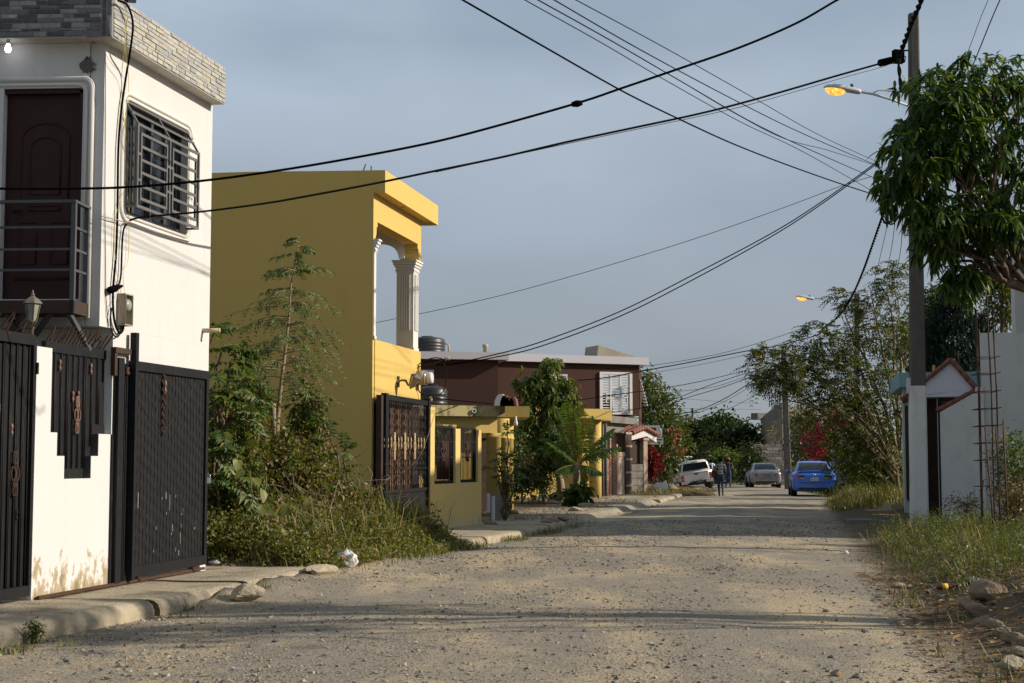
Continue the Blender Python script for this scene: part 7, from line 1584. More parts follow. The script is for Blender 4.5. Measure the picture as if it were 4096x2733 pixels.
bush('hedge', 'bright sunlit green hedge behind the walking people', 727, 466, 103, 20, 9, 240, st_clump(16, .3, .28, .16, nm=3), [LF['far'][2], LF['sapling'][1], LF['green'][0]], 70, cat='hedge', ry=1.2)
bush('dry_shrub', 'pale dry shrub with bare twigs above the bright hedge', 712, 452, 106, 14, 10, 90, st_clump(8, .35, .2, .08, nm=3), [LF['olive'][2], LF['olive'][1], LF['far'][0]], 71, stem=TP, nl=40, cat='shrub')
bush('dark_shrub', 'dark shrub right of the walking people before the block wall', 752, 466, 96.5, 9, 20, 150, st_clump(12, .3, .26, .12, nm=3), [LF['far'][1], LF['olive'][0], LF['far'][1]], 72, cat='shrub')
bush('bare_bush', 'bare twiggy bush on top of the ruined wall', 772, 432, 101, 13, 16, 34, st_clump(5, .3, .2, .08, nm=3), LF['olive'], 73, stem=TP, nl=34, cat='bush')
# --- right side: feathery tree, bougainvillea, bushes
nb0 = P(899, 496, 50); nb0[2] = gz(nb0[0], nb0[1])
NB = [(P(887, 282, 50), (.62, .8, .85), 48), (P(852, 303, 50), (.8, .8, .45), 35), (P(868, 335, 50), (1.3, 1.2, .8), 80), (P(822, 342, 49.6), (1.05, 1.0, .6), 63), (P(775, 362, 49), (1.0, 1.0, .45), 63), (P(790, 380, 49), (1.0, 1.0, .45), 63), (P(765, 382, 49), (.45, .6, .35), 20), (P(826, 372, 49.5), (1.3, 1.2, .8), 96), (P(868, 385, 50), (1.2, 1.3, 1.2), 88), (P(838, 410, 50), (1.6, 1.3, .9), 96), (P(895, 340, 50.5), (.5, .8, 1.8), 48), (P(875, 440, 50), (1.2, 1.2, 1.4), 88), (P(848, 450, 50.5), (1.0, 1.2, 1.0), 55)]
nt_ = tree('feathery_tree', 'large sparse tree with fanning bare stems and feathery leaves left of the nearest pole', nb0, [P(897, 470, 50)], NB, st_pin(3, .50, 6, .115, .045, .45), LF['neem'], seed=80, r0=.11, nlimb=22)
m = MB()
for a, b in (((897, 470), (765, 378)), ((896, 465), (790, 350)), ((897, 460), (815, 335)), ((898, 460), (842, 300)), ((899, 455), (870, 290)), ((900, 450), (888, 268)), ((896, 475), (775, 390)), ((895, 478), (800, 410)), ((898, 455), (856, 330)), ((894, 480), (820, 440)), ((899, 440), (898, 300)), ((893, 485), (840, 465))):
    q = curve_pts(P(*a, 50), P(*b, 49.6), 8, -.35, .08); m.tube(q, np.linspace(.062, .012, 8), 6)
m.build('stem', plain('feathery_bark', (.24, .19, .125), .95, .35, 9, bump=.5), nt_)
bb = P(826, 480, 77); bb[2] = gz(bb[0], bb[1])
bt_ = tree('bougainvillea', 'dark bougainvillea bush with clusters of magenta flowers behind the blue car', bb, [P(825, 460, 77)], [(P(822, 440, 77), (1.3, 1.2, 1.3), 130), (P(836, 455, 76.5), (1.1, 1.2, 1.5), 110), (P(812, 456, 76.5), (.8, 1.0, 1.2), 70)], st_clump(14, .26, .18, .1, nm=3), [LF['far'][1], LF['green'][1], LF['vine'][2]], seed=81, r0=.1)
m = MB(); cc = np.vstack([P(u, v, 75.4)[None] + rng.normal(0, .16, (n, 3)) for u, v, n in ((817, 430, 14), (814, 433, 8), (824, 436, 8), (835, 425, 8), (842, 424, 6), (808, 437, 5), (804, 450, 3), (818, 445, 5), (815, 456, 4), (835, 416, 4), (829, 440, 5), (822, 452, 4), (846, 428, 3))]); clumps(m, cc, rdir(len(cc)), 12, .13, .13, .11, [0], droop=.1); m.build('flowers', LF['flower'], bt_, kind='stuff')
RB = [('roadside_bush', 'dark bush between the silver car and the third pole', 797, 452, 88, 12, 26, 150, 0), ('roadside_bush', 'sunlit olive bush high behind the third pole', 800, 420, 92, 15, 16, 120, 2), ('roadside_bush', 'green bush under the feathery tree right of the flowers', 858, 455, 58, 16, 26, 200, 1), ('roadside_bush', 'dark undergrowth bush at the base of the feathery tree', 885, 470, 51.5, 14, 26, 170, 0), ('roadside_bush', 'olive bush behind the flowers below the concrete shell', 845, 412, 86, 20, 16, 140, 2), ('roadside_bush', 'low weedy bush right of the blue car', 858, 484, 62, 10, 12, 110, 2)]
for i, (nm, lb, u, v, Y, rx, rz, n, k) in enumerate(RB): bush(nm, lb, u, v, Y, rx, rz, n, st_clump(13, .22, .19, .08, nm=3), [[LF['far'][1], LF['green'][1], LF['olive'][0]], LF['far'], LF['olive']][k], 90 + i, group='bushes along the right side', nl=18)
cb_ = P(958, 470, 46); cb_[2] = gz(cb_[0], cb_[1])
cy = thing('cypress', 'broad dark cypress behind the white gable', 'tree', cb_); keep = rng; rng = np.random.default_rng(31); m = MB(); cc = []; dd = []
for (u, w0, top, n) in ((958, 36, 283, 900), (938, 26, 322, 420), (985, 24, 318, 360)):
    t = rng.random(n) ** .8; v = top + (440 - top) * t; a = rng.random(n) * 6.28; r_ = (w0 * (.12 + .95 * np.minimum(1, t * 1.5))) * 46 / FPX * (.8 + .25 * rng.random(n)); z = 1.5 + (458 - v) * 46 / FPX
    x0 = (u - 512) * 46 / FPX; cc.append(np.stack([x0 + r_ * np.cos(a), 46.3 + r_ * np.sin(a), z], 1)); dd.append(np.stack([np.cos(a) * .45, np.sin(a) * .45, np.full(n, 1.0)], 1))
cc = np.vstack(cc); dd = np.vstack(dd); clumps(m, cc, dd, 12, .10, .26, .05, [0, 1], out=1.0, up=.4, droop=.05); m.build('crown', LF['cypress'], cy); m = MB(); m.tube([cb_ - UPV * .1, P(958, 300, 46.3)], [.18, .04], 8); m.build('trunk', TM, cy); rng = keep
for i, (lb, u, v, Y, rx, rz, k) in enumerate((('green tree crown between the nearest pole and the cypress', 934, 316, 62, 14, 22, 1), ('yellowish sparse tree right of the cypress behind the mango branches', 1003, 292, 60, 20, 34, 2), ('green tree just right of the pole beyond the feathery tree', 918, 345, 66, 22, 30, 0))):
    b = P(u, 480, Y); b[2] = gz(b[0], b[1]); kk = Y / FPX; c = P(u, v, Y); tree('backyard_tree', lb, b, [(b[0], b[1], (b[2] + c[2]) / 2), c], [(c, (rx * kk, rx * kk, rz * kk), 150), (c + UPV * rz * kk * .5, (rx * kk * .6, rx * kk * .6, rz * kk * .45), 50)], st_clump(11, .28, .22, .09, nm=3), [LF['green'], LF['far'], LF['neem']][k], 'trees behind the right hand houses', seed=95 + i, r0=.13, nlimb=26)
# ------------------------------------------------------------------ vehicles (local axes: x right, y forward, z up, origin under the rear bumper)
def carpaint(name, col, metal=.3, rough=.32, dirt=(.2, .17, .12), amt=.3):
    m, t, p, l = _mat(name); tc_ = t.nodes.new('ShaderNodeTexCoord').outputs['Object']
    s = t.nodes.new('ShaderNodeSeparateXYZ'); l(tc_, s.inputs[0]); k = _math(t, 'ADD', _noise(t, tc_, 3, 5), _range(t, s.outputs[2], .3, .9, .22, -.2))
    l(_mix(t, _range(t, k, .5, .75, 0, amt), col, dirt), p.inputs['Base Color']); p.inputs['Metallic'].default_value = metal; l(_range(t, k, .4, .75, rough, .6), p.inputs['Roughness']); p.inputs['Coat Weight'].default_value = .5; p.inputs['Coat Roughness'].default_value = .12
    return m
def loft(m, rings, mi=0, caps=True):
    k = len(rings[0]); n = len(rings); V = np.array(rings).reshape(-1, 3)
    f = [(i * k + j, i * k + (j + 1) % k, (i + 1) * k + (j + 1) % k, (i + 1) * k + j) for i in range(n - 1) for j in range(k)]
    if caps: f += [tuple(range(k))[::-1], tuple(range((n - 1) * k, n * k))]
    m.add(V, f, mi, True)
def mirror(half): return half + [(-x, z) for x, z in half[::-1]]
def wheel(root, x, y, r, w, rimmat):
    t = MB(); t.lathe([(r * .62, -w / 2), (r * .93, -w / 2), (r, -w * .36), (r, w * .36), (r * .93, w / 2), (r * .62, w / 2)], (x, y, r), 28, axis=(1, 0, 0)); wh = t.build('wheel', M['rubber'], root, local=True)
    s = 1 if x > 0 else -1; q = MB(); q.lathe([(r * .63, -.01), (r * .63, w * .46), (r * .56, w * .44), (r * .5, w * .30), (.02, w * .34)] if s > 0 else [(.02, -w * .34), (r * .5, -w * .30), (r * .56, -w * .44), (r * .63, -w * .46), (r * .63, .01)], (x, y, r), 24, axis=(1, 0, 0))
    for i in range(5):
        a = i * 2 * math.pi / 5; q.bar((x + s * w * .40, y + .05 * math.cos(a), r + .05 * math.sin(a)), (x + s * w * .44, y + r * .58 * math.cos(a), r + r * .58 * math.sin(a)), .05, .03, up=(1, 0, 0))
    q.build('rim', rimmat, wh, local=True); return wh
def sedan(name, label, loc, rz, paint, W2=.915, L_=4.8, H=1.47, style=0):
    root = thing(name, label, 'car', loc, None, rz); hs = H / 1.47
    def sec(w, zb, zs, zt, bulge=1.0):
        h = [(0, zb), (w * .80, zb), (w * .93, zb + .05), (w * .985, zb + .16), (w, zb + .32), (w * .995, (zb + zs) / 2 + .12), (w * .985, zs - .06), (w * .955, zs), (w * .86, zt - .015), (w * .6, zt + .006), (w * .3, zt + .014)]
        return mirror(h + [(0, zt + .016)])[:-1] if False else [(x, z) for x, z in h] + [(0, zt + .016)] + [(-x, z) for x, z in h[::-1]][:-1]
    st = [(.00, .74, .42, .78, .84), (.02, .80, .36, .86, .93), (.07, .855, .29, .91, .99), (.20, .895, .235, .935, 1.03), (.55, .91, .21, .945, 1.045), (1.2, W2, .20, .95, 1.05), (2.4, W2, .20, .945, 1.02), (3.4, W2, .20, .93, .99), (3.9, .905, .21, .88, .93), (4.45, .87, .24, .78, .83), (4.72, .78, .30, .68, .73), (4.8, .66, .36, .60, .64)]
    m = MB(); loft(m, [[(x * W2 / .915, y * L_ / 4.8, z * hs) for x, z in sec(w, zb, zs, zt)] for y, w, zb, zs, zt in st]); body = m.build('body', paint, root, local=True)
    G = [(.62, 1.035, .74, .70), (.85, 1.155, .765, .655), (1.15, 1.30, .785, .61), (1.45, 1.41, .80, .58), (1.75, 1.455, .80, .57), (2.2, 1.47, .80, .575), (2.65, 1.455, .80, .58), (2.95, 1.34, .79, .61), (3.3, 1.16, .775, .66), (3.58, 1.0, .75, .70)]
    def gsec(zt, wb, wt): h = [(0, .95), (wb, .95), (wb + .01, 1.0), (wb + (wt - wb) * .5, (1.0 + zt) / 2), (wt + .035, zt - .05), (wt, zt - .012), (wt * .55, zt + .008)]; return h + [(0, zt + .014)] + [(-x, z) for x, z in h[::-1]][:-1]
    m = MB(); loft(m, [[(x * W2 / .915, y * L_ / 4.8, z * hs) for x, z in gsec(zt, wb, wt)] for y, zt, wb, wt in G]); m.build('roof', paint, root, local=True)
    def gi(y): a = np.array(G); return [float(np.interp(y, a[:, 0], a[:, i])) for i in (1, 2, 3)]
    def glassgrid(y0, y1, k0, k1):
        m = MB(); ny, nx = 9, 9; V = []
        for i in range(ny):
            t = i / (ny - 1); y = y0 + (y1 - y0) * t; zt, wb, wt = gi(y); kk = k0 + (k1 - k0) * t
            for j in range(nx): s = -1 + 2 * j / (nx - 1); V.append((s * wt * kk * W2 / .915, (y - .006) * L_ / 4.8, (zt + .018 - .012 * abs(s) ** 2.5) * hs))
        f = [(i * nx + j, i * nx + j + 1, (i + 1) * nx + j + 1, (i + 1) * nx + j) for i in range(ny - 1) for j in range(nx - 1)]; m.add(V, f, 0, True); return m
    glassgrid(.70, 1.42, .97, .95).build('rear_window', M['glass'], root, local=True); glassgrid(3.5, 2.72, .96, .94).build('windscreen', M['glass'], root, local=True)
    for s in (-1, 1):
        for a, b in ((1.22, 1.95), (2.03, 3.12)):
            m = MB(); V = []
            for y in np.linspace(a, b, 6):
                zt, wb, wt = gi(y); z1 = min(zt - .07, 1.40); 
                for z in (1.03, z1): k = (z - 1.0) / (zt - .05 - 1.0); V.append((s * (wb + .012 + (wt + .035 - wb - .01) * k + .006) * W2 / .915, y * L_ / 4.8, z * hs))
            m.add(V, [(2 * i, 2 * i + 2, 2 * i + 3, 2 * i + 1) for i in range(5)], 0, False); m.build('side_window', M['glass'], root, local=True)
        m = MB(); m.lathe([(.01, -.08), (.07, -.05), (.09, .02), (.08, .09), (.02, .11)], (s * (W2 + .10), 2.95, 1.02 * hs), 12, axis=(.15 * s, 1, 0)); m.bar((s * (W2 - .08), 2.98, .99 * hs), (s * (W2 + .05), 2.96, 1.0 * hs), .05, .03); m.build('mirror', paint, root, local=True)
        # lights wrap round the corner
        z0, z1 = (.755, .90) if style == 0 else (.70, .87)
        V = []; xs = ((.40, -.012), (.55, -.006), (.70, .012), (.79, .045), (.855, .12), (.895, .26)) if style == 0 else ((.50, -.010), (.60, -.004), (.70, .012), (.79, .045), (.855, .12), (.89, .22))
        m = MB(); A = []
        for x, y in xs:
            k = (x - .4) / .5; A.append((s * x * W2 / .915, y - .016, (z0 + .02 * k) * hs)); A.append((s * x * W2 / .915, y - .016 + .008, (z1 + (.0 if style == 0 else -.02 * (1 - k))) * hs))
        n = len(xs); B = [(x * .985, y + .08, z) for x, y, z in A]; V = A + B; f = [(2 * i, 2 * i + 2, 2 * i + 3, 2 * i + 1) for i in range(n - 1)] + [(2 * i + 1, 2 * i + 3, 2 * n + 2 * i + 3, 2 * n + 2 * i + 1) for i in range(n - 1)] + [(2 * n + 2 * i, 2 * n + 2 * i + 2, 2 * i + 2, 2 * i) for i in range(n - 1)] + [(0, 1, 2 * n + 1, 2 * n), (2 * n - 1, 2 * n - 2, 4 * n - 2, 4 * n - 1)]
        m.add(V, f, 0, False)
        if style == 0:
            tl = m.build('tail_light', M['red_lens'] if s < 0 else M['smoke_lens'], root, local=True, label='red tail light' if s < 0 else 'dark smoked tail light')
            q = MB(); q.bb(min(s * .41, s * .60), max(s * .41, s * .60), -.036, -.020, .765 * hs, .80 * hs); q.build('reversing_lens', M['clear_lens'], tl, local=True); q = MB(); q.bb(min(s * .41, s * .60), max(s * .41, s * .60), -.036, -.020, .803 * hs, .885 * hs); q.build('inner_lens', M['smoke_lens'], tl, local=True)
        else: m.build('tail_light', M['red_lens'], root, local=True)
        for y in (1.02, 3.82):
            wheel(root, s * (W2 - .12), y * L_ / 4.8, .325, .22, M['rim']); q = MB(); q.lathe([(.365, -.05), (.365, .05)], (s * (W2 - .028), y * L_ / 4.8, .34), 26, axis=(1, 0, 0)); q.build('wheel_arch', M['trim_black'], root, local=True)
    # lid seams, plate, bumper line
    yb = -.022 if style == 0 else -.018
    m = MB()
    for x in (-1, 1): m.bar((x * .60, -.006, .60 * hs), (x * .66, -.0, .75 * hs), .010, .012)
    m.bar((-.60, -.012, .595 * hs), (.60, -.012, .595 * hs), .012, .010); m.build('lid_seam', M['trim_black'], root, local=True)
    m = MB(); m.bb(-.70 * W2, .70 * W2, .0, .35, .30 * hs, .385 * hs) ; m.build('under_bumper', M['trim_black'], root, local=True)
    m = MB(); m.bb(-.62, .62, -.03, .0, .508 * hs, .525 * hs); m.build('bumper_step', paint, root, local=True)
    m = MB(); m.bb(-.165, .165, -.030, -.012, .665 * hs, .80 * hs); pl = m.build('number_plate', M['paper'] if style == 0 else M['concrete_dark'], root, local=True)
    if style == 0:
        text('lettering', 'A615734', .085, (0, -.032, .72 * hs), (R(90), 0, 0), M['ink'], pl, local=True)
        q = MB(); q.bb(-.15, -.115, -.033, -.0305, .765 * hs, .79 * hs); q.build('plate_seal', M['red_lens'], pl, local=True)
        q = MB(); k = np.linspace(0, 2 * math.pi, 18); q.tube([(.075 * math.cos(a), .012, (.915 + .042 * math.sin(a)) * hs) for a in k], .008, 6)
        q.tube([(-.045, .008, .885 * hs), (-.02, .006, .945 * hs)], .008, 5); q.tube([(.02, .006, .885 * hs), (.045, .008, .945 * hs)], .008, 5); q.tube([(-.03, .006, .91 * hs), (.03, .006, .92 * hs)], .008, 5); q.build('emblem', M['chrome'], root, local=True)
        q = MB(); q.bb(-.70, .70, .06, .30, 1.055 * hs, 1.075 * hs); q.build('spoiler', paint, root, local=True)
    else:
        q = MB(); q.bb(-.30, .30, -.020, -.002, .815 * hs, .835 * hs); q.build('plate_garnish', M['chrome'], root, local=True)
        for x in (-.20, .20): q = MB(); q.bb(x - .03, x + .03, -.028, -.012, .665 * hs, .79 * hs); q.build('plate_frame', M['chrome'], root, local=True)
    q = MB(); q.tube([(.45, -.02, .27 * hs), (.45, .3, .27 * hs)], .03, 10); q.build('exhaust', M['rim'], root, local=True)
    return root
c = P(814.6, 480, 61.8); sedan('blue_car', 'shiny bright blue saloon parked with its back to us at the right verge', (c[0], 61.8, float(gz(c[0], 62.5)) - .01), -R(8.5), carpaint('blue_paint', (.042, .165, .62), .0, .3, amt=.25), style=0)
c = P(766.5, 480, 86.4); sedan('silver_car', 'silver grey saloon with dark red lights parked before the block wall', (c[0], 86.4, float(gz(c[0], 87)) - .01), -R(4.0), carpaint('silver_paint', (.23, .245, .26), .4, .35, amt=.35), W2=.88, L_=4.6, H=1.42, style=1)
# ---- white pickup with a canopy, leaning in the ditch
def pickup(loc, rz, roll):
    root = thing('white_pickup', 'dusty white pickup with a canopy leaning to the left in the roadside ditch', 'pickup', loc); root.rotation_euler = (0, roll, rz)
    wp_ = carpaint('white_pickup_paint', (.62, .60, .57), .0, .4, (.30, .23, .15), .55); W_ = .84
    def ring(w, z0, z1, y, r=.05, wt=None): wt = wt or w; return [(0, y, z0), (w - r, y, z0), (w, y, z0 + r), ((w + wt) / 2 + .01, y, (z0 + z1) / 2), (wt, y, z1 - r), (wt - r, y, z1), (0, y, z1 + .01), (-wt + r, y, z1), (-wt, y, z1 - r), (-(w + wt) / 2 - .01, y, (z0 + z1) / 2), (-w, y, z0 + r), (-w + r, y, z0)]
    m = MB(); loft(m, [ring(W_, .50, 1.04, .0), ring(W_, .50, 1.05, .06), ring(W_, .48, 1.05, 2.0), ring(W_, .45, 1.03, 3.4), ring(W_ * .98, .45, .98, 4.5), ring(W_ * .92, .5, .86, 4.85)]); m.build('body', wp_, root, local=True)
    m = MB(); loft(m, [ring(.78, 1.045, 1.56, .03, .05, .66), ring(.79, 1.045, 1.60, .25, .06, .66), ring(.79, 1.045, 1.62, 1.3, .06, .66), ring(.79, 1.045, 1.62, 2.6, .06, .64), ring(.78, 1.03, 1.58, 2.9, .06, .62), ring(.76, 1.0, 1.06, 3.5, .02, .7)]); m.build('canopy', wp_, root, local=True)
    m = MB(); V = [(-.70, -.004, 1.115), (.70, -.004, 1.115), (.62, .012, 1.50), (-.62, .012, 1.50)]; B = [(x, y + .03, z) for x, y, z in V]; m.prism(V, B); m.build('rear_window', M['glass'], root, local=True)
    m = MB(); m.bb(-.16, .16, -.0, .05, 1.535, 1.575); m.build('brake_light', M['smoke_lens'], root, local=True)
    m = MB(); m.bb(-.66, .66, -.022, -.001, .55, 1.0); tg = m.build('tailgate', wp_, root, local=True)
    m = MB(); m.bb(-.11, .11, -.034, -.0225, .86, .925); m.build('handle', M['trim_black'], tg, local=True)
    m = MB(); m.bb(-.655, .655, -.026, -.0225, .94, .955); m.build('seam', M['trim_black'], tg, local=True)
    for s in (-1, 1):
        m = MB(); m.bb(min(s * .68, s * .835), max(s * .68, s * .835), -.03, .03, .56, .80); l = m.build('tail_light', M['red_lens'], root, local=True)
        m = MB(); m.bb(min(s * .68, s * .835), max(s * .68, s * .835), -.031, .03, .803, .91); m.build('indicator_lens', M['orange_lens'], l, local=True); m = MB(); m.bb(min(s * .68, s * .83), max(s * .68, s * .83), -.036, -.0315, .66, .70); m.build('clear_strip', M['clear_lens'], l, local=True)
        m = MB(); m.bb(min(s * .5, s * .86), max(s * .5, s * .86), -.16, .0, .40, .54); m.build('bumper_corner', wp_, root, local=True)
        for y in (1.15, 4.0): wheel(root, s * .71, y, .36, .24, M['rim'])
        m = MB(); V = [(s * .80, y, z) for y, z in ((.35, 1.12), (2.1, 1.12), (2.1, 1.48), (.4, 1.48))]; V = [(x - s * (.05 + .11 * (z - 1.12) / .36) + s * .055, y, z) for x, y, z in V]; m.prism(V, [(x - s * .01, y, z) for x, y, z in V]); m.build('side_window', M['glass'], root, local=True)
        m = MB(); m.box((s * 1.0, 3.1, 1.12), (.16, .08, .22)); m.bar((s * .80, 3.1, 1.08), (s * .93, 3.1, 1.1), .03); m.build('mirror', M['trim_black'], root, local=True)
    m = MB(); m.bb(-.78, .78, -.12, -.02, .38, .43); m.bb(-.6, .6, .1, 1.0, .32, .45); m.bb(-.07, .07, .2, 4.5, .30, .44); m.bar((-.7, 1.15, .36), (.7, 1.15, .36), .09); m.build('chassis', M['trim_black'], root, local=True)
    m = MB(); m.bb(-.0, .32, -.145, -.125, .42, .55); m.build('number_plate', M['concrete_dark'], root, local=True)
    m = MB(); m.bb(-.69, .69, .01, .10, .50, .545); m.build('sill', M['trim_black'], root, local=True)
    return root
c = P(698.5, 480, 81.0); pickup((c[0], 81.0, P(698, 490.8, 81)[2] + .02), -R(4), -R(8.0))

# ------------------------------------------------------------------ people
def person(name, label, loc, rz, H, J, rad, zones, mats, extra=None):
    """one continuous skinned body; J joint positions, chains between them, zones colour the skin by nearest limb"""
    root = thing(name, label, 'person', loc, None, rz); k = H / 1.72
    V = []; E = []; Rr = []; Zn = []; idx = {}
    def vert(key, p, r, z):
        idx[key] = len(V); V.append(Vector(p) * k); Rr.append(r * k); Zn.append(z)
    for key, (p, r, z) in J.items(): vert(key, p, r, z)
    for a, b in rad: E.append((idx[a], idx[b]))
    me = bpy.data.meshes.new('tmp'); me.from_pydata([v[:] for v in V], E, []); o = bpy.data.objects.new('tmp', me); COL.objects.link(o)
    o.modifiers.new('skin', 'SKIN')
    for i, sv in enumerate(me.skin_vertices[0].data): sv.radius = (Rr[i], Rr[i]); sv.use_root = (i == idx['pelvis'])
    o.modifiers['skin'].use_smooth_shade = True; sd = o.modifiers.new('sub', 'SUBSURF'); sd.levels = 2; sd.render_levels = 2
    dg = bpy.context.evaluated_depsgraph_get(); ev = o.evaluated_get(dg); nm = bpy.data.meshes.new_from_object(ev)
    bpy.data.objects.remove(o); bpy.data.meshes.remove(me)
    nm.name = 'body'; b = bpy.data.objects.new('body', nm); COL.objects.link(b); b.parent = root; nm.materials.clear()
    order = list(mats.keys())
    for q in order: nm.materials.append(mats[q])
    seg = [(np.array(V[i]), np.array(V[j]), Zn[j]) for i, j in E]
    for p in nm.polygons:
        c = np.array(p.center); best = None
        for a, e, z in seg:
            t = np.clip(np.dot(c - a, e - a) / (np.dot(e - a, e - a) + 1e-9), 0, 1); d = np.linalg.norm(c - a - t * (e - a))
            if best is None or d < best[0]: best = (d, z)
        p.material_index = order.index(best[1]); p.use_smooth = True
    return root, k
SK = plain('brown_skin', (.10, .050, .030), .5, .2, 12); HAIR = plain('black_hair', (.006, .005, .005), .9, .3, 30, spec=.1)
def skel(pose):
    """pose: offsets for feet, knees, elbows, hands; facing +y"""
    f = lambda k, d: pose.get(k, d)
    J = {'pelvis': ((0, 0, .95), .125, 'pants'), 'waist': ((0, .0, 1.08), .115, 'shirt'), 'chest': ((0, .01, 1.27), .135, 'shirt'), 'neckb': ((0, .0, 1.43), .075, 'shirt'), 'neck': ((0, .01, 1.50), .048, 'skin'), 'headl': ((0, .03, 1.56), .070, 'skin'), 'headm': ((0, .03, 1.63), .085, 'skin'), 'headt': ((0, .02, 1.695), .062, 'skin'), 'nose': ((0, .125, 1.60), .016, 'skin')}
    C = [('pelvis', 'waist'), ('waist', 'chest'), ('chest', 'neckb'), ('neckb', 'neck'), ('neck', 'headl'), ('headl', 'headm'), ('headm', 'headt'), ('headm', 'nose')]
    for s, n in ((-1, 'l'), (1, 'r')):
        J['sh' + n] = ((s * .165, 0, 1.395), .062, 'shirt'); J['ua' + n] = (f('ua' + n, (s * .225, -.01, 1.27)), .052, 'shirt'); J['el' + n] = (f('el' + n, (s * .25, -.02, 1.12)), .040, f('sleeve', 'skin')); J['wr' + n] = (f('wr' + n, (s * .25, .05, .90)), .026, 'skin')
        w = np.array(J['wr' + n][0]); e = np.array(J['el' + n][0]); d = (w - e) / np.linalg.norm(w - e); J['pa' + n] = (tuple(w + d * .06), .032, 'skin')
        C += [('neckb', 'sh' + n), ('sh' + n, 'ua' + n), ('ua' + n, 'el' + n), ('el' + n, 'wr' + n), ('wr' + n, 'pa' + n)]
        for i in range(5):
            ln = (.06, .085, .09, .085, .07)[i]; sp_ = (i - 2) * .017; off = np.array((0, sp_, 0)) if i else np.array((0, .045, .03)); a = w + d * (.10 if i else .03) + off; b = a + d * ln * .55 + np.array((-s * .008, 0, 0)); c = b + d * ln * .45 + np.array((-s * .016, 0, 0))
            for q, p in (('a', a), ('b', b), ('c', c)): J[f'f{n}{i}{q}'] = (tuple(p), .0095 if q != 'c' else .007, 'skin')
            C += [('pa' + n, f'f{n}{i}a'), (f'f{n}{i}a', f'f{n}{i}b'), (f'f{n}{i}b', f'f{n}{i}c')]
        J['hip' + n] = ((s * .09, 0, .88), .105, 'pants'); J['kn' + n] = (f('kn' + n, (s * .10, .03, .50)), .062, 'pants'); J['an' + n] = (f('an' + n, (s * .10, 0, .10)), .042, 'pants')
        a = np.array(J['an' + n][0]); fd = np.array(f('fd' + n, (0, .15, -.055))); J['hl' + n] = (tuple(a + np.array((0, -.03, -.05))), .035, 'shoe'); J['to' + n] = (tuple(a + fd), .036, 'shoe'); J['tt' + n] = (tuple(a + fd * 1.35 + np.array((0, 0, .01))), .026, 'shoe')
        C += [('pelvis', 'hip' + n), ('hip' + n, 'kn' + n), ('kn' + n, 'an' + n), ('an' + n, 'hl' + n), ('an' + n, 'to' + n), ('to' + n, 'tt' + n)]
    return J, C
def head_parts(root, k, hair=True, mat=HAIR, cap=None):
    if hair:
        m = MB(); pr = [(.02, .125), (.06, .115), (.092, .07), (.102, .01), (.098, -.05), (.080, -.095), (.05, -.10)]; m.lathe([(r * k, z * k) for r, z in pr], (0, .012 * k, 1.635 * k), 18); m.build('hair', mat, root, local=True)
    for s in (-1, 1):
        m = MB(); m.lathe([(.004, -.03), (.014, -.02), (.016, .01), (.006, .03)], (s * .088 * k, .04 * k, 1.61 * k), 8); m.build('ear', SK, root, local=True); m = MB(); m.lathe([(.002, -.012), (.011, 0), (.002, .012)], (s * .032 * k, .108 * k, 1.635 * k), 8); m.build('eye', HAIR, root, local=True)
    m = MB(); m.bb(-.024 * k, .024 * k, .098 * k, .108 * k, 1.552 * k, 1.560 * k); m.build('mouth', plain('lips', (.12, .04, .03), .5), root, local=True)
def striped(name, a, b, period, duty=.5):
    m, t, p, l = _mat(name); tc_ = t.nodes.new('ShaderNodeTexCoord').outputs['Object']; s = t.nodes.new('ShaderNodeSeparateXYZ'); l(tc_, s.inputs[0])
    z = _math(t, 'ADD', s.outputs[2], _math(t, 'MULTIPLY', _noise(t, tc_, 4, 2), .03)); fr_ = _math(t, 'FRACT', _math(t, 'DIVIDE', z, period), 0.0)
    l(_mix(t, _math(t, 'GREATER_THAN', fr_, duty), a, b), p.inputs['Base Color']); p.inputs['Roughness'].default_value = .9; return m
JEANS = plain('dark_blue_denim', (.020, .032, .070), .85, .3, 14); JEANS2 = plain('blue_denim', (.045, .085, .17), .85, .3, 14)
J, C = skel({'uar': (.215, .0, 1.26), 'elr': (.225, -.04, 1.10), 'wrr': (.21, .03, .88), 'ual': (-.225, -.02, 1.27), 'ell': (-.30, .03, 1.16), 'wrl': (-.24, .16, 1.14), 'knl': (-.085, .06, .50), 'anl': (-.06, .10, .10), 'knr': (.07, .02, .50), 'anr': (.085, -.26, .20), 'fdr': (0, .07, -.13), 'sleeve': 'shirt'})
c = P(720.5, 470, 62.3); wz = float(gz(c[0], 62.3)) - .015
pw, k = person('person', 'woman in a black and white striped top walking away with a black bag', (c[0], 62.3, wz), -R(6), 1.62, J, C, None, {'skin': SK, 'shirt': striped('striped_top', (.012, .012, .016), (.50, .49, .49), .062, .60), 'pants': JEANS, 'shoe': plain('brown_shoe', (.06, .04, .028), .7)})
head_parts(pw, k)
m = MB(); A = np.array([(-.36, -.02, 1.16), (-.25, -.06, 1.18), (-.20, -.06, .88), (-.36, -.04, .84), (-.42, -.01, .98)]); A2 = A + np.array((.02, .14, 0)); m.prism(A * k + np.array((c[0], 62.3, wz)), A2 * k + np.array((c[0], 62.3, wz))); bgm = tag(m.build('handbag', plain('black_leather', (.012, .012, .013), .4)), 'black shoulder bag under the arm of the woman in stripes', 'bag')
m = MB(); m.tube(np.array([(-.30, .0, 1.15), (-.22, -.10, 1.34), (-.15, -.06, 1.43), (-.16, .05, 1.44), (-.25, .10, 1.30), (-.30, .08, 1.16)]) * k + np.array((c[0], 62.3, wz)), .012, 6); s_ = m.build('strap', M['trim_black']); s_.parent = bgm
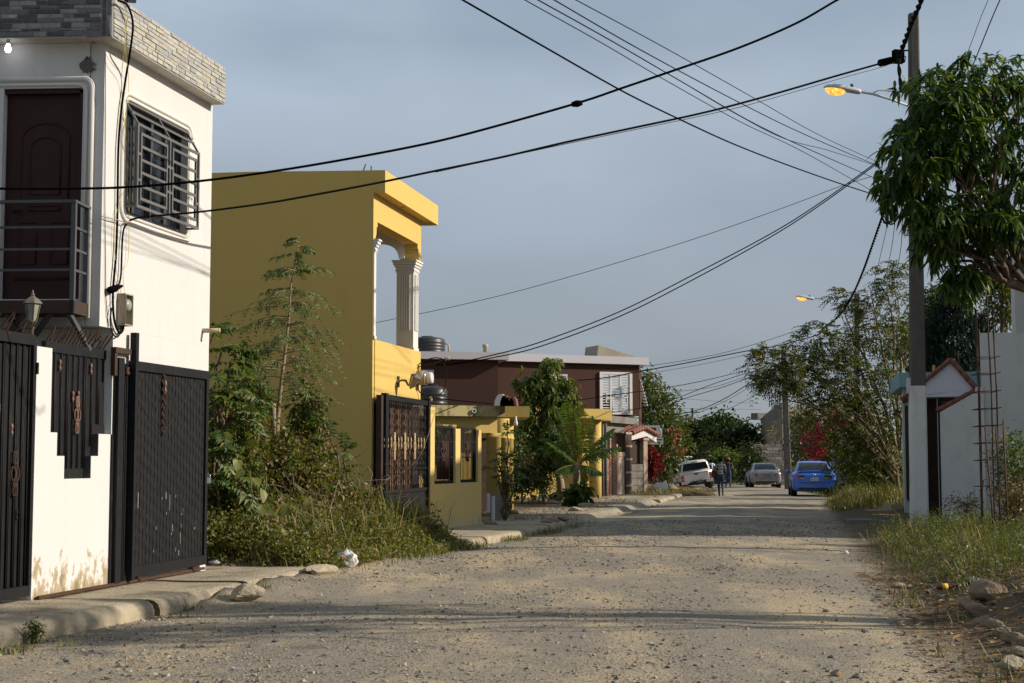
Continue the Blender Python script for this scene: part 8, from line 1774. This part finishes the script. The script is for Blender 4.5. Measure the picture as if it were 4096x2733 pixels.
J, C = skel({'wrl': (-.27, .02, .86), 'ell': (-.28, -.03, 1.12), 'wrr': (.29, .03, .87), 'elr': (.29, -.03, 1.13), 'knl': (-.10, .04, .50), 'anl': (-.13, .06, .09), 'knr': (.10, .03, .50), 'anr': (.10, -.05, .09), 'fdl': (-.05, .14, -.05)})
Y_ = 91.; c = P(728.3, 470, Y_)
pm, k = person('person', 'man in a red cap, dark patterned shirt and blue jeans walking away past the hedge', (c[0], Y_, float(gz(c[0], Y_)) - .01), -R(5), 1.74, J, C, None, {'skin': SK, 'shirt': striped('dark_patterned_shirt', (.012, .014, .028), (.07, .075, .11), .16, .8), 'pants': JEANS2, 'shoe': plain('grey_shoe', (.07, .06, .055), .7)})
head_parts(pm, k, hair=True)
m = MB(); m.lathe([(.106, -.02), (.108, .0), (.104, .05), (.085, .10), (.05, .125), (.005, .13)], (0, .02 * k, 1.645 * k), 18); m.bb(-.075, .075, .10, .20, 1.632 * k, 1.645 * k); m.build('cap', plain('red_cap', (.55, .06, .05), .8), pm, local=True)
J, C = skel({'ell': (-.28, .05, 1.14), 'wrl': (-.2, .2, 1.2), 'elr': (.33, -.06, 1.18), 'wrr': (.22, .16, 1.12), 'sleeve': 'shirt'})
Y_ = 94.; c = P(711.2, 470, Y_)
p3, k = person('person', 'person in a white shirt half hidden behind the white pickup', (c[0], Y_, float(gz(c[0], Y_)) - .01), -R(10), 1.72, J, C, None, {'skin': SK, 'shirt': plain('white_shirt', (.68, .70, .76), .85, .1), 'pants': JEANS, 'shoe': M['trim_black']})
head_parts(p3, k)
# ------------------------------------------------------------------ overhead wires: smooth sagging spans, straight in plan between their two ends
KPX = 1024 / 2350
def span_pts(px, Y0, Y1, n=8):
    q = [(x * KPX, y * KPX) for x, y in px]; a = P(*q[0], Y0); b = P(*q[-1], Y1); out = []
    for u, v in q:
        x, y, z = ray(u, v); k = x / y; den = (b[0] - a[0]) - k * (b[1] - a[1]); t = (k * a[1] - a[0]) / den if abs(den) > 1e-6 else 0; Y = a[1] + t * (b[1] - a[1]); out.append(P(u, v, Y))
    q = np.array(out); Q = []
    for i in range(len(q) - 1):
        p0, p1, p2, p3 = q[max(i - 1, 0)], q[i], q[i + 1], q[min(i + 2, len(q) - 1)]
        for s in np.linspace(0, 1, n, False): Q.append(.5 * (2 * p1 + (p2 - p0) * s + (2 * p0 - 5 * p1 + 4 * p2 - p3) * s * s + (3 * p1 - p0 - 3 * p2 + p3) * s ** 3))
    Q.append(q[-1]); return np.array(Q)
def cable(name, label, px, Y0, Y1, r, mat='cable', pre=None, post=None, twist=False, group=None):
    Q = span_pts(px, Y0, Y1)
    if pre is not None: Q = np.vstack([np.array(pre)[None], Q])
    if post is not None: Q = np.vstack([Q, np.array(post)[None]])
    m = MB()
    if twist:
        d = np.concatenate([[0], np.cumsum(np.linalg.norm(np.diff(Q, axis=0), axis=1))]); L_ = np.arange(0, d[-1], .07); Q2 = np.stack([np.interp(L_, d, Q[:, i]) for i in range(3)], 1)
        for s in (0, math.pi):
            off = np.stack([np.cos(L_ * 2 * math.pi / .55 + s), 0 * L_, np.sin(L_ * 2 * math.pi / .55 + s)], 1) * r; m.tube(Q2 + off, r * 1.0, 5)
    else: m.tube(Q, np.asarray(r) * .72, 6)
    return tag(m.build(name, M[mat]), label, 'cable', group)
PT = np.array(t1); C1_ = cable
cable('overhead_cable', 'upper thick black cable crossing from the balcony to the top of the picture', [(-40, 433), (150, 433), (300, 429), (480, 413), (660, 388), (840, 357), (1000, 325), (1140, 289), (1330, 235), (1425, 203), (1560, 157), (1700, 108), (1830, 52), (1925, -2), (1990, -32)], 13.2, 13.95, .0165)
c = span_pts([(-40, 433), (300, 429), (840, 357), (1312, 240), (1345, 229), (1990, -32)], 13.2, 13.95)
i = len(c) // 2; a_ = min(range(len(c)), key=lambda k: abs((c[k][0] / c[k][1]) - (1312 * KPX - 512) / FPX)); m = MB(); m.tube([c[a_], c[a_] + (c[a_ + 2] - c[a_]) * .5, c[a_ + 2]], [.022, .034, .022], 8); tag(m.build('cable_joint', M['cable']), 'taped joint lump on the upper thick black cable', 'cable joint')
cable('overhead_cable', 'lower thick black cable from the white wall tie to the bracket on the nearest pole', [(298, 506), (330, 498), (460, 486), (600, 468), (700, 451), (860, 421), (1000, 392), (1150, 361), (1300, 326), (1450, 294), (1600, 262), (1700, 237), (1800, 209), (1920, 174), (2030, 143)], WP.pt(*wp(2, 1135, 432, .06))[1], 33.4, np.linspace(.016, .034, 113))
cable('overhead_cable', 'thin wire hanging just below the lower thick cable', [(1000, 395), (1300, 330), (1600, 268), (1720, 240), (1850, 203), (1950, 174), (2020, 155), (2060, 140)], 21.5, 33.5, .009, 'wire_grey')
cable('overhead_cable', 'dark wire falling from the top edge to the clamp at the nearest pole', [(1030, -18), (1062, 0), (1250, 108), (1430, 210), (1560, 274), (1680, 329), (1800, 376), (1930, 422), (2055, 462)], 16, 33.4, .016)
WG = 'thin wires fanning from the top edge to the nearest pole'
for i, (px, lb) in enumerate((([(1180, -18), (1205, 0), (1380, 98), (1520, 180), (1700, 280), (1850, 352), (2030, 455)], 'leftmost of the fan of thin wires falling from the top edge to the nearest pole'), ([(1215, -12), (1235, 0), (1400, 92), (1560, 185), (1740, 288), (1900, 362), (2040, 423)], 'second from left of the fan of thin wires falling to the nearest pole'), ([(1250, -12), (1272, 0), (1480, 120), (1700, 237), (1850, 310), (2025, 385)], 'third from left of the fan of thin wires falling to the nearest pole'), ([(1300, -12), (1322, 0), (1530, 112), (1730, 225), (1880, 310), (2010, 370)], 'rightmost of the fan of thin wires falling to the nearest pole'), ([(1560, 185), (1690, 262), (1800, 318), (1900, 345), (2010, 380)], 'short slack wire branching inside the fan of thin wires'))): cable('overhead_wire', lb, px, 15 if i < 4 else 22, 33.4, .010 if i in (1, 2) else .008, 'wire_grey', group=WG)
for dz, lb in ((0, 'upper of the twin dark cables sweeping from the pole to the ochre house'), (1, 'lower of the twin dark cables sweeping from the pole to the ochre house')):
    cable('overhead_cable', lb, [(2012, 372 + 4 * dz), (1900, 453 + 5 * dz), (1780, 530 + 7 * dz), (1590, 631 + 11 * dz), (1420, 716 + 11 * dz), (1240, 785 + 10 * dz), (1130, 815 + 6 * dz), (1040, 834 + 2 * dz), (1000, 838)], 33.4, float(ANCH_Y[1]) + .1, .019, post=ANCH_Y)
cable('overhead_wire', 'thin lone wire running from the pole to behind the fluted column', [(2000, 405), (1930, 427), (1800, 476), (1600, 546), (1400, 608), (1200, 665), (1030, 706), (865, 740), (800, 752)], 33.4, 37.5, .010, 'wire_grey')
cable('twisted_cable', 'twisted pale cable rising from the pole bracket to the top edge', [(2062, 128), (2075, 98), (2092, 52), (2106, 20), (2118, -12)], 33.4, 30.5, .032, 'wire_grey', twist=True)
cable('twisted_cable', 'twisted cable hanging straight down from the pole bracket into the mango leaves', [(2062, 135), (2064, 165), (2067, 195), (2068, 215)], 33.4, 33.4, .026, 'wire_grey', twist=True)
cable('overhead_wire', 'left of the two wires above the mango tree at the top right', [(2272, -10), (2250, 42), (2224, 112), (2200, 170)], 27, 30, .009, 'wire_grey')
cable('overhead_wire', 'right thicker wire above the mango tree at the top right', [(2302, -16), (2278, 38), (2244, 122), (2220, 180)], 27, 30, .016)
cable('twisted_cable', 'twisted black cable dropping from the nearest pole down the street', [(2045, 445), (2032, 478), (2005, 555), (1980, 625), (1955, 680), (1925, 725), (1892, 752), (1880, 765)], 33.5, 66, .019, twist=True)
for i, x in enumerate((0, 22, 44)): cable('overhead_wire', ['left of three thin wires behind the feathery tree by the pole', 'middle of three thin wires behind the feathery tree by the pole', 'right of three thin wires behind the feathery tree by the pole'][i], [(2040 + x * .7, 500), (2022 + x, 580), (2003 + x, 660), (1985 + x * .9, 720)], 34, 60, .010, 'wire_grey', group='thin wires dropping behind the feathery tree')
SG_ = 'wires from the far poles to the left hand houses'
for i, (px, Y0, Y1, r, lb) in enumerate((([(1880, 768), (1790, 792), (1700, 808), (1580, 832), (1470, 852), (1380, 868), (1250, 878), (1180, 882)], 68, 55, .032, 'thick twisted looking cable passing the corner of the brown house'), ([(1870, 742), (1780, 775), (1650, 812), (1500, 838), (1390, 846)], 68, 64, .016, 'thin wire just above the thick cable by the brown house'), ([(1860, 760), (1740, 806), (1600, 838), (1480, 858)], 68, 66, .014, 'slack thin wire just below the thick cable by the brown house'), ([(1740, 842), (1640, 868), (1540, 888), (1440, 902), (1300, 921), (1160, 928), (985, 912)], 80, 36, .020, 'long dark wire reaching across to the gate light of the ochre house'), ([(1735, 850), (1640, 880), (1530, 922), (1440, 942), (1380, 948)], 80, 66, .024, 'dark wire falling to the zinc tank'), ([(1740, 858), (1660, 888), (1570, 915), (1530, 935)], 82, 74, .024, 'dark wire to the leafy tree by the gabled house'), ([(1735, 868), (1680, 905), (1620, 935), (1560, 950), (1530, 952)], 82, 76, .030, 'twisted sagging wire above the far trees'), ([(1745, 872), (1680, 912), (1610, 944), (1535, 962)], 82, 77, .016, 'lower sagging wire above the far trees'), ([(1760, 892), (1690, 930), (1640, 950)], 84, 90, .018, 'short wire falling to the right of the sagging ones'), ([(1520, 915), (1580, 916), (1660, 922), (1740, 926)], 130, 150, .018, 'far level wire low in the sky above the end of the street'), ([(1520, 938), (1600, 938), (1680, 939), (1745, 940)], 130, 150, .018, 'lowest far level wire above the end of the street'), ([(965, 884), (1100, 886), (1250, 884), (1400, 868), (1480, 848)], 36, 60, .008, 'pale thin wire across the front of the brown house'), ([(1745, 850), (1650, 885), (1560, 898), (1500, 905)], 82, 74, .016, 'middle thin wire between the far pole and the leafy tree'))): cable('overhead_wire', lb, px, Y0, Y1, r, 'cable' if r > .015 else 'wire_grey', group=SG_)
